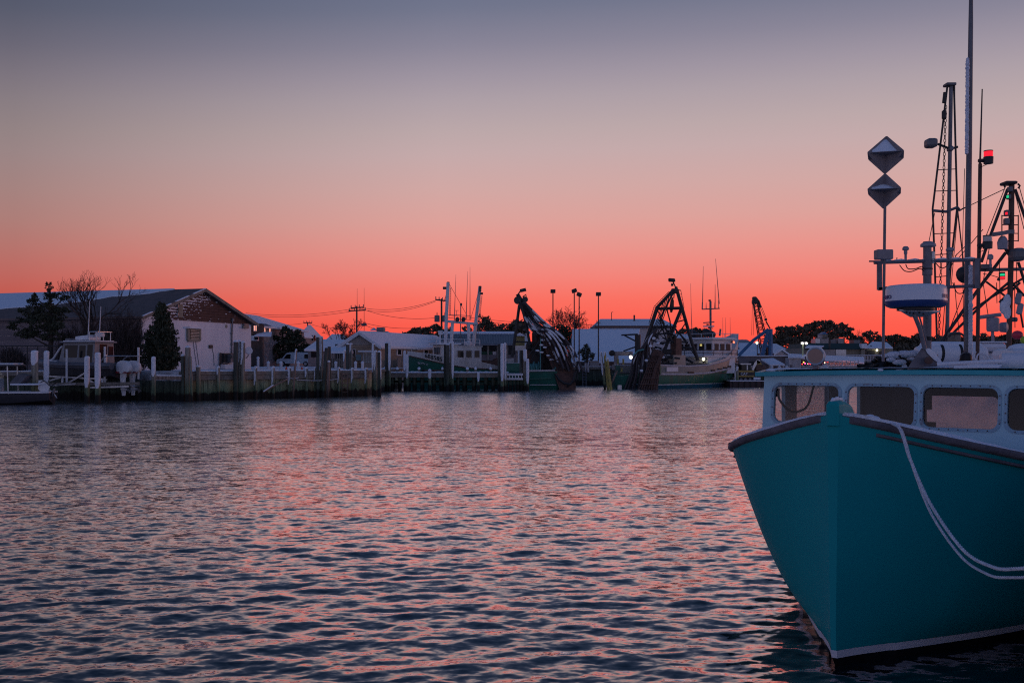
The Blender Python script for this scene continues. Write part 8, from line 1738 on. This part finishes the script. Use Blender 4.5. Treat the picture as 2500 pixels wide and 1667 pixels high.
o = MB().loft([[P(x, y, dT - .3 + o_) + V(0, 0, z * dT / F) for o_, z in ((-.08, -5), (-.08, 4), (.08, 5), (.08, -5))] for x, y in ((2422, 573), (2450, 569), (2468, 565), (2477, 566))]); ra = o.build('radar_scanner', m_steel, t, smooth=False); MB().lathe([(.10, -.18), (.11, -.04), (.08, .04), (.04, .09)], P(2448, 587, dT - .3), 14).build('radar_motor', m_antw, ra); L2('radar_arm', [(2450, 598), (2458, 612), (2464, 622)], .035, par=ra)
FB('deck_floodlight', m_steel, t, 2478, 604, 2510, 636, dT - .3, .35, bevel=.08); 
FB('signal_lamp', m_dark, t, 2444, 664, 2454, 682, dT - .2, .1); FB('green_lens', m_greenlamp, t, 2445, 668, 2453, 673, dT - .22, .06); FB('red_lens', m_redlamp, t, 2445, 675, 2453, 681, dT - .22, .06); MB().sphere(P(2438, 682, dT - .2), .035, 8).build('ball', m_dark, t)
mm2 = [(2418, 621)]; MB().lathe([(.025, -.26), (.025, -.1), (.055, -.08), (.06, -.02), (.03, .02)], P(2418, 623, dT - .2), 10).build('gps_antenna', m_antw, t); FB('bracket_box', m_steel, t, 2398, 645, 2422, 655, dT - .2, .2)
o = MB().lathe([(.10, -.16), (.12, -.12), (.12, .1), (.09, .12)], P(2424, 790, dT - 1), 16).build('radar_dome', m_antw, t); L2('radar_scanner', [(2388, 775), (2420, 771), (2443, 768)], .04, m_antw, o, dT - 1); L2('radar_post', [(2423, 803), (2424, 836)], .03, m_antw, o, dT - 1)
for x, y, ang_ in ((2486, 729, .0), (2490, 754, .1)): MB().lathe([(.02, -.12), (.06, -.10), (.06, .10), (.02, .12)], P(x, y, dT - .4), 10, (.2, 0, 1)).build('float', m_antw, t)
L2('float_rope', [(2484, 700), (2486, 720)], .02); L2('float_rope', [(2492, 766), (2498, 800)], .02)
MB().lathe([(.06, -.10), (.10, -.06), (.11, .05), (.05, .08)], P(2451, 799, dT - .8), 14, (1, -.6, 0)).build('horn', m_antw, t); 
for x, y in ((2459, 735), (2459, 762), (2450, 750)): MB().sphere(P(x, y, dT - .3), .10, 9, (.8, .7, 1.5)).build('mast_snow', m_snow, t)
for x, y in ((2330, 865), (2360, 868)): pass
q = MB()
for a, b in (((2455, 455), (2300, 850)), ((2488, 455), (2540, 640)), ((2474, 455), (2500, 560)), ((2420, 580), (2398, 700)), ((2440, 640), (2442, 760)), ((2477, 690), (2478, 800)), ((2433, 690), (2434, 740)), ((2400, 690), (2414, 780)), ((2482, 640), (2482, 705))): line([a, b], dT - .05, .009, 4, q)
q.build('rigging', m_dark, t)
tag(MB().sphere(P(2484, 818, 19), 13 * 19 / F, 14, (1, 1, .85)).build('round_buoy', M('red_buoy', (.55, .04, .08), None, rough=.4)), 'red round buoy at the right edge above the snow', 'buoy', 'round buoys on the rafted boat'); tag(MB().sphere(P(2502, 830, 18.5), 10 * 19 / F, 14).build('round_buoy', M('lime_buoy', (.35, .55, .05), None, rough=.4)), 'yellow green round buoy cut by the right edge', 'buoy', 'round buoys on the rafted boat')
t = thing('covered_trunk', 'white covered locker with snow at the right, behind the drum buoy', 'locker', P(2430, 858, 16)); FB('locker', m_gel, t, 2396, 836, 2462, 858, 16, .9, bevel=.08); FB('snow', m_snow, t, 2398, 833, 2460, 837, 16, .8, bevel=.02); FB('base', m_gel, t, 2385, 858, 2520, 905, 16.2, 1.2, bevel=.1)
t = thing('gear_bin', 'white bin heaped with snow at the right edge', 'bin', P(2490, 870, 15)); FB('bin', m_gel, t, 2476, 850, 2530, 905, 15, .8, bevel=.1); MB().sphere(P(2495, 851, 15.3), .16, 10, (1.4, 1, .5)).build('snow', m_snow, t)
t = thing('exhaust_stack', 'rusty exhaust box with a curved pipe between the poles', 'exhaust', P(2338, 845, 17)); FB('stack', m_timber, t, 2331, 810, 2347, 842, 17, .3, bevel=.02); L2('pipe', [(2316, 822), (2322, 816), (2332, 814), (2347, 815), (2354, 820)], .02, m_dark, t, 17)
FB('base', m_steel, t, 2326, 842, 2352, 905, 17, .5)
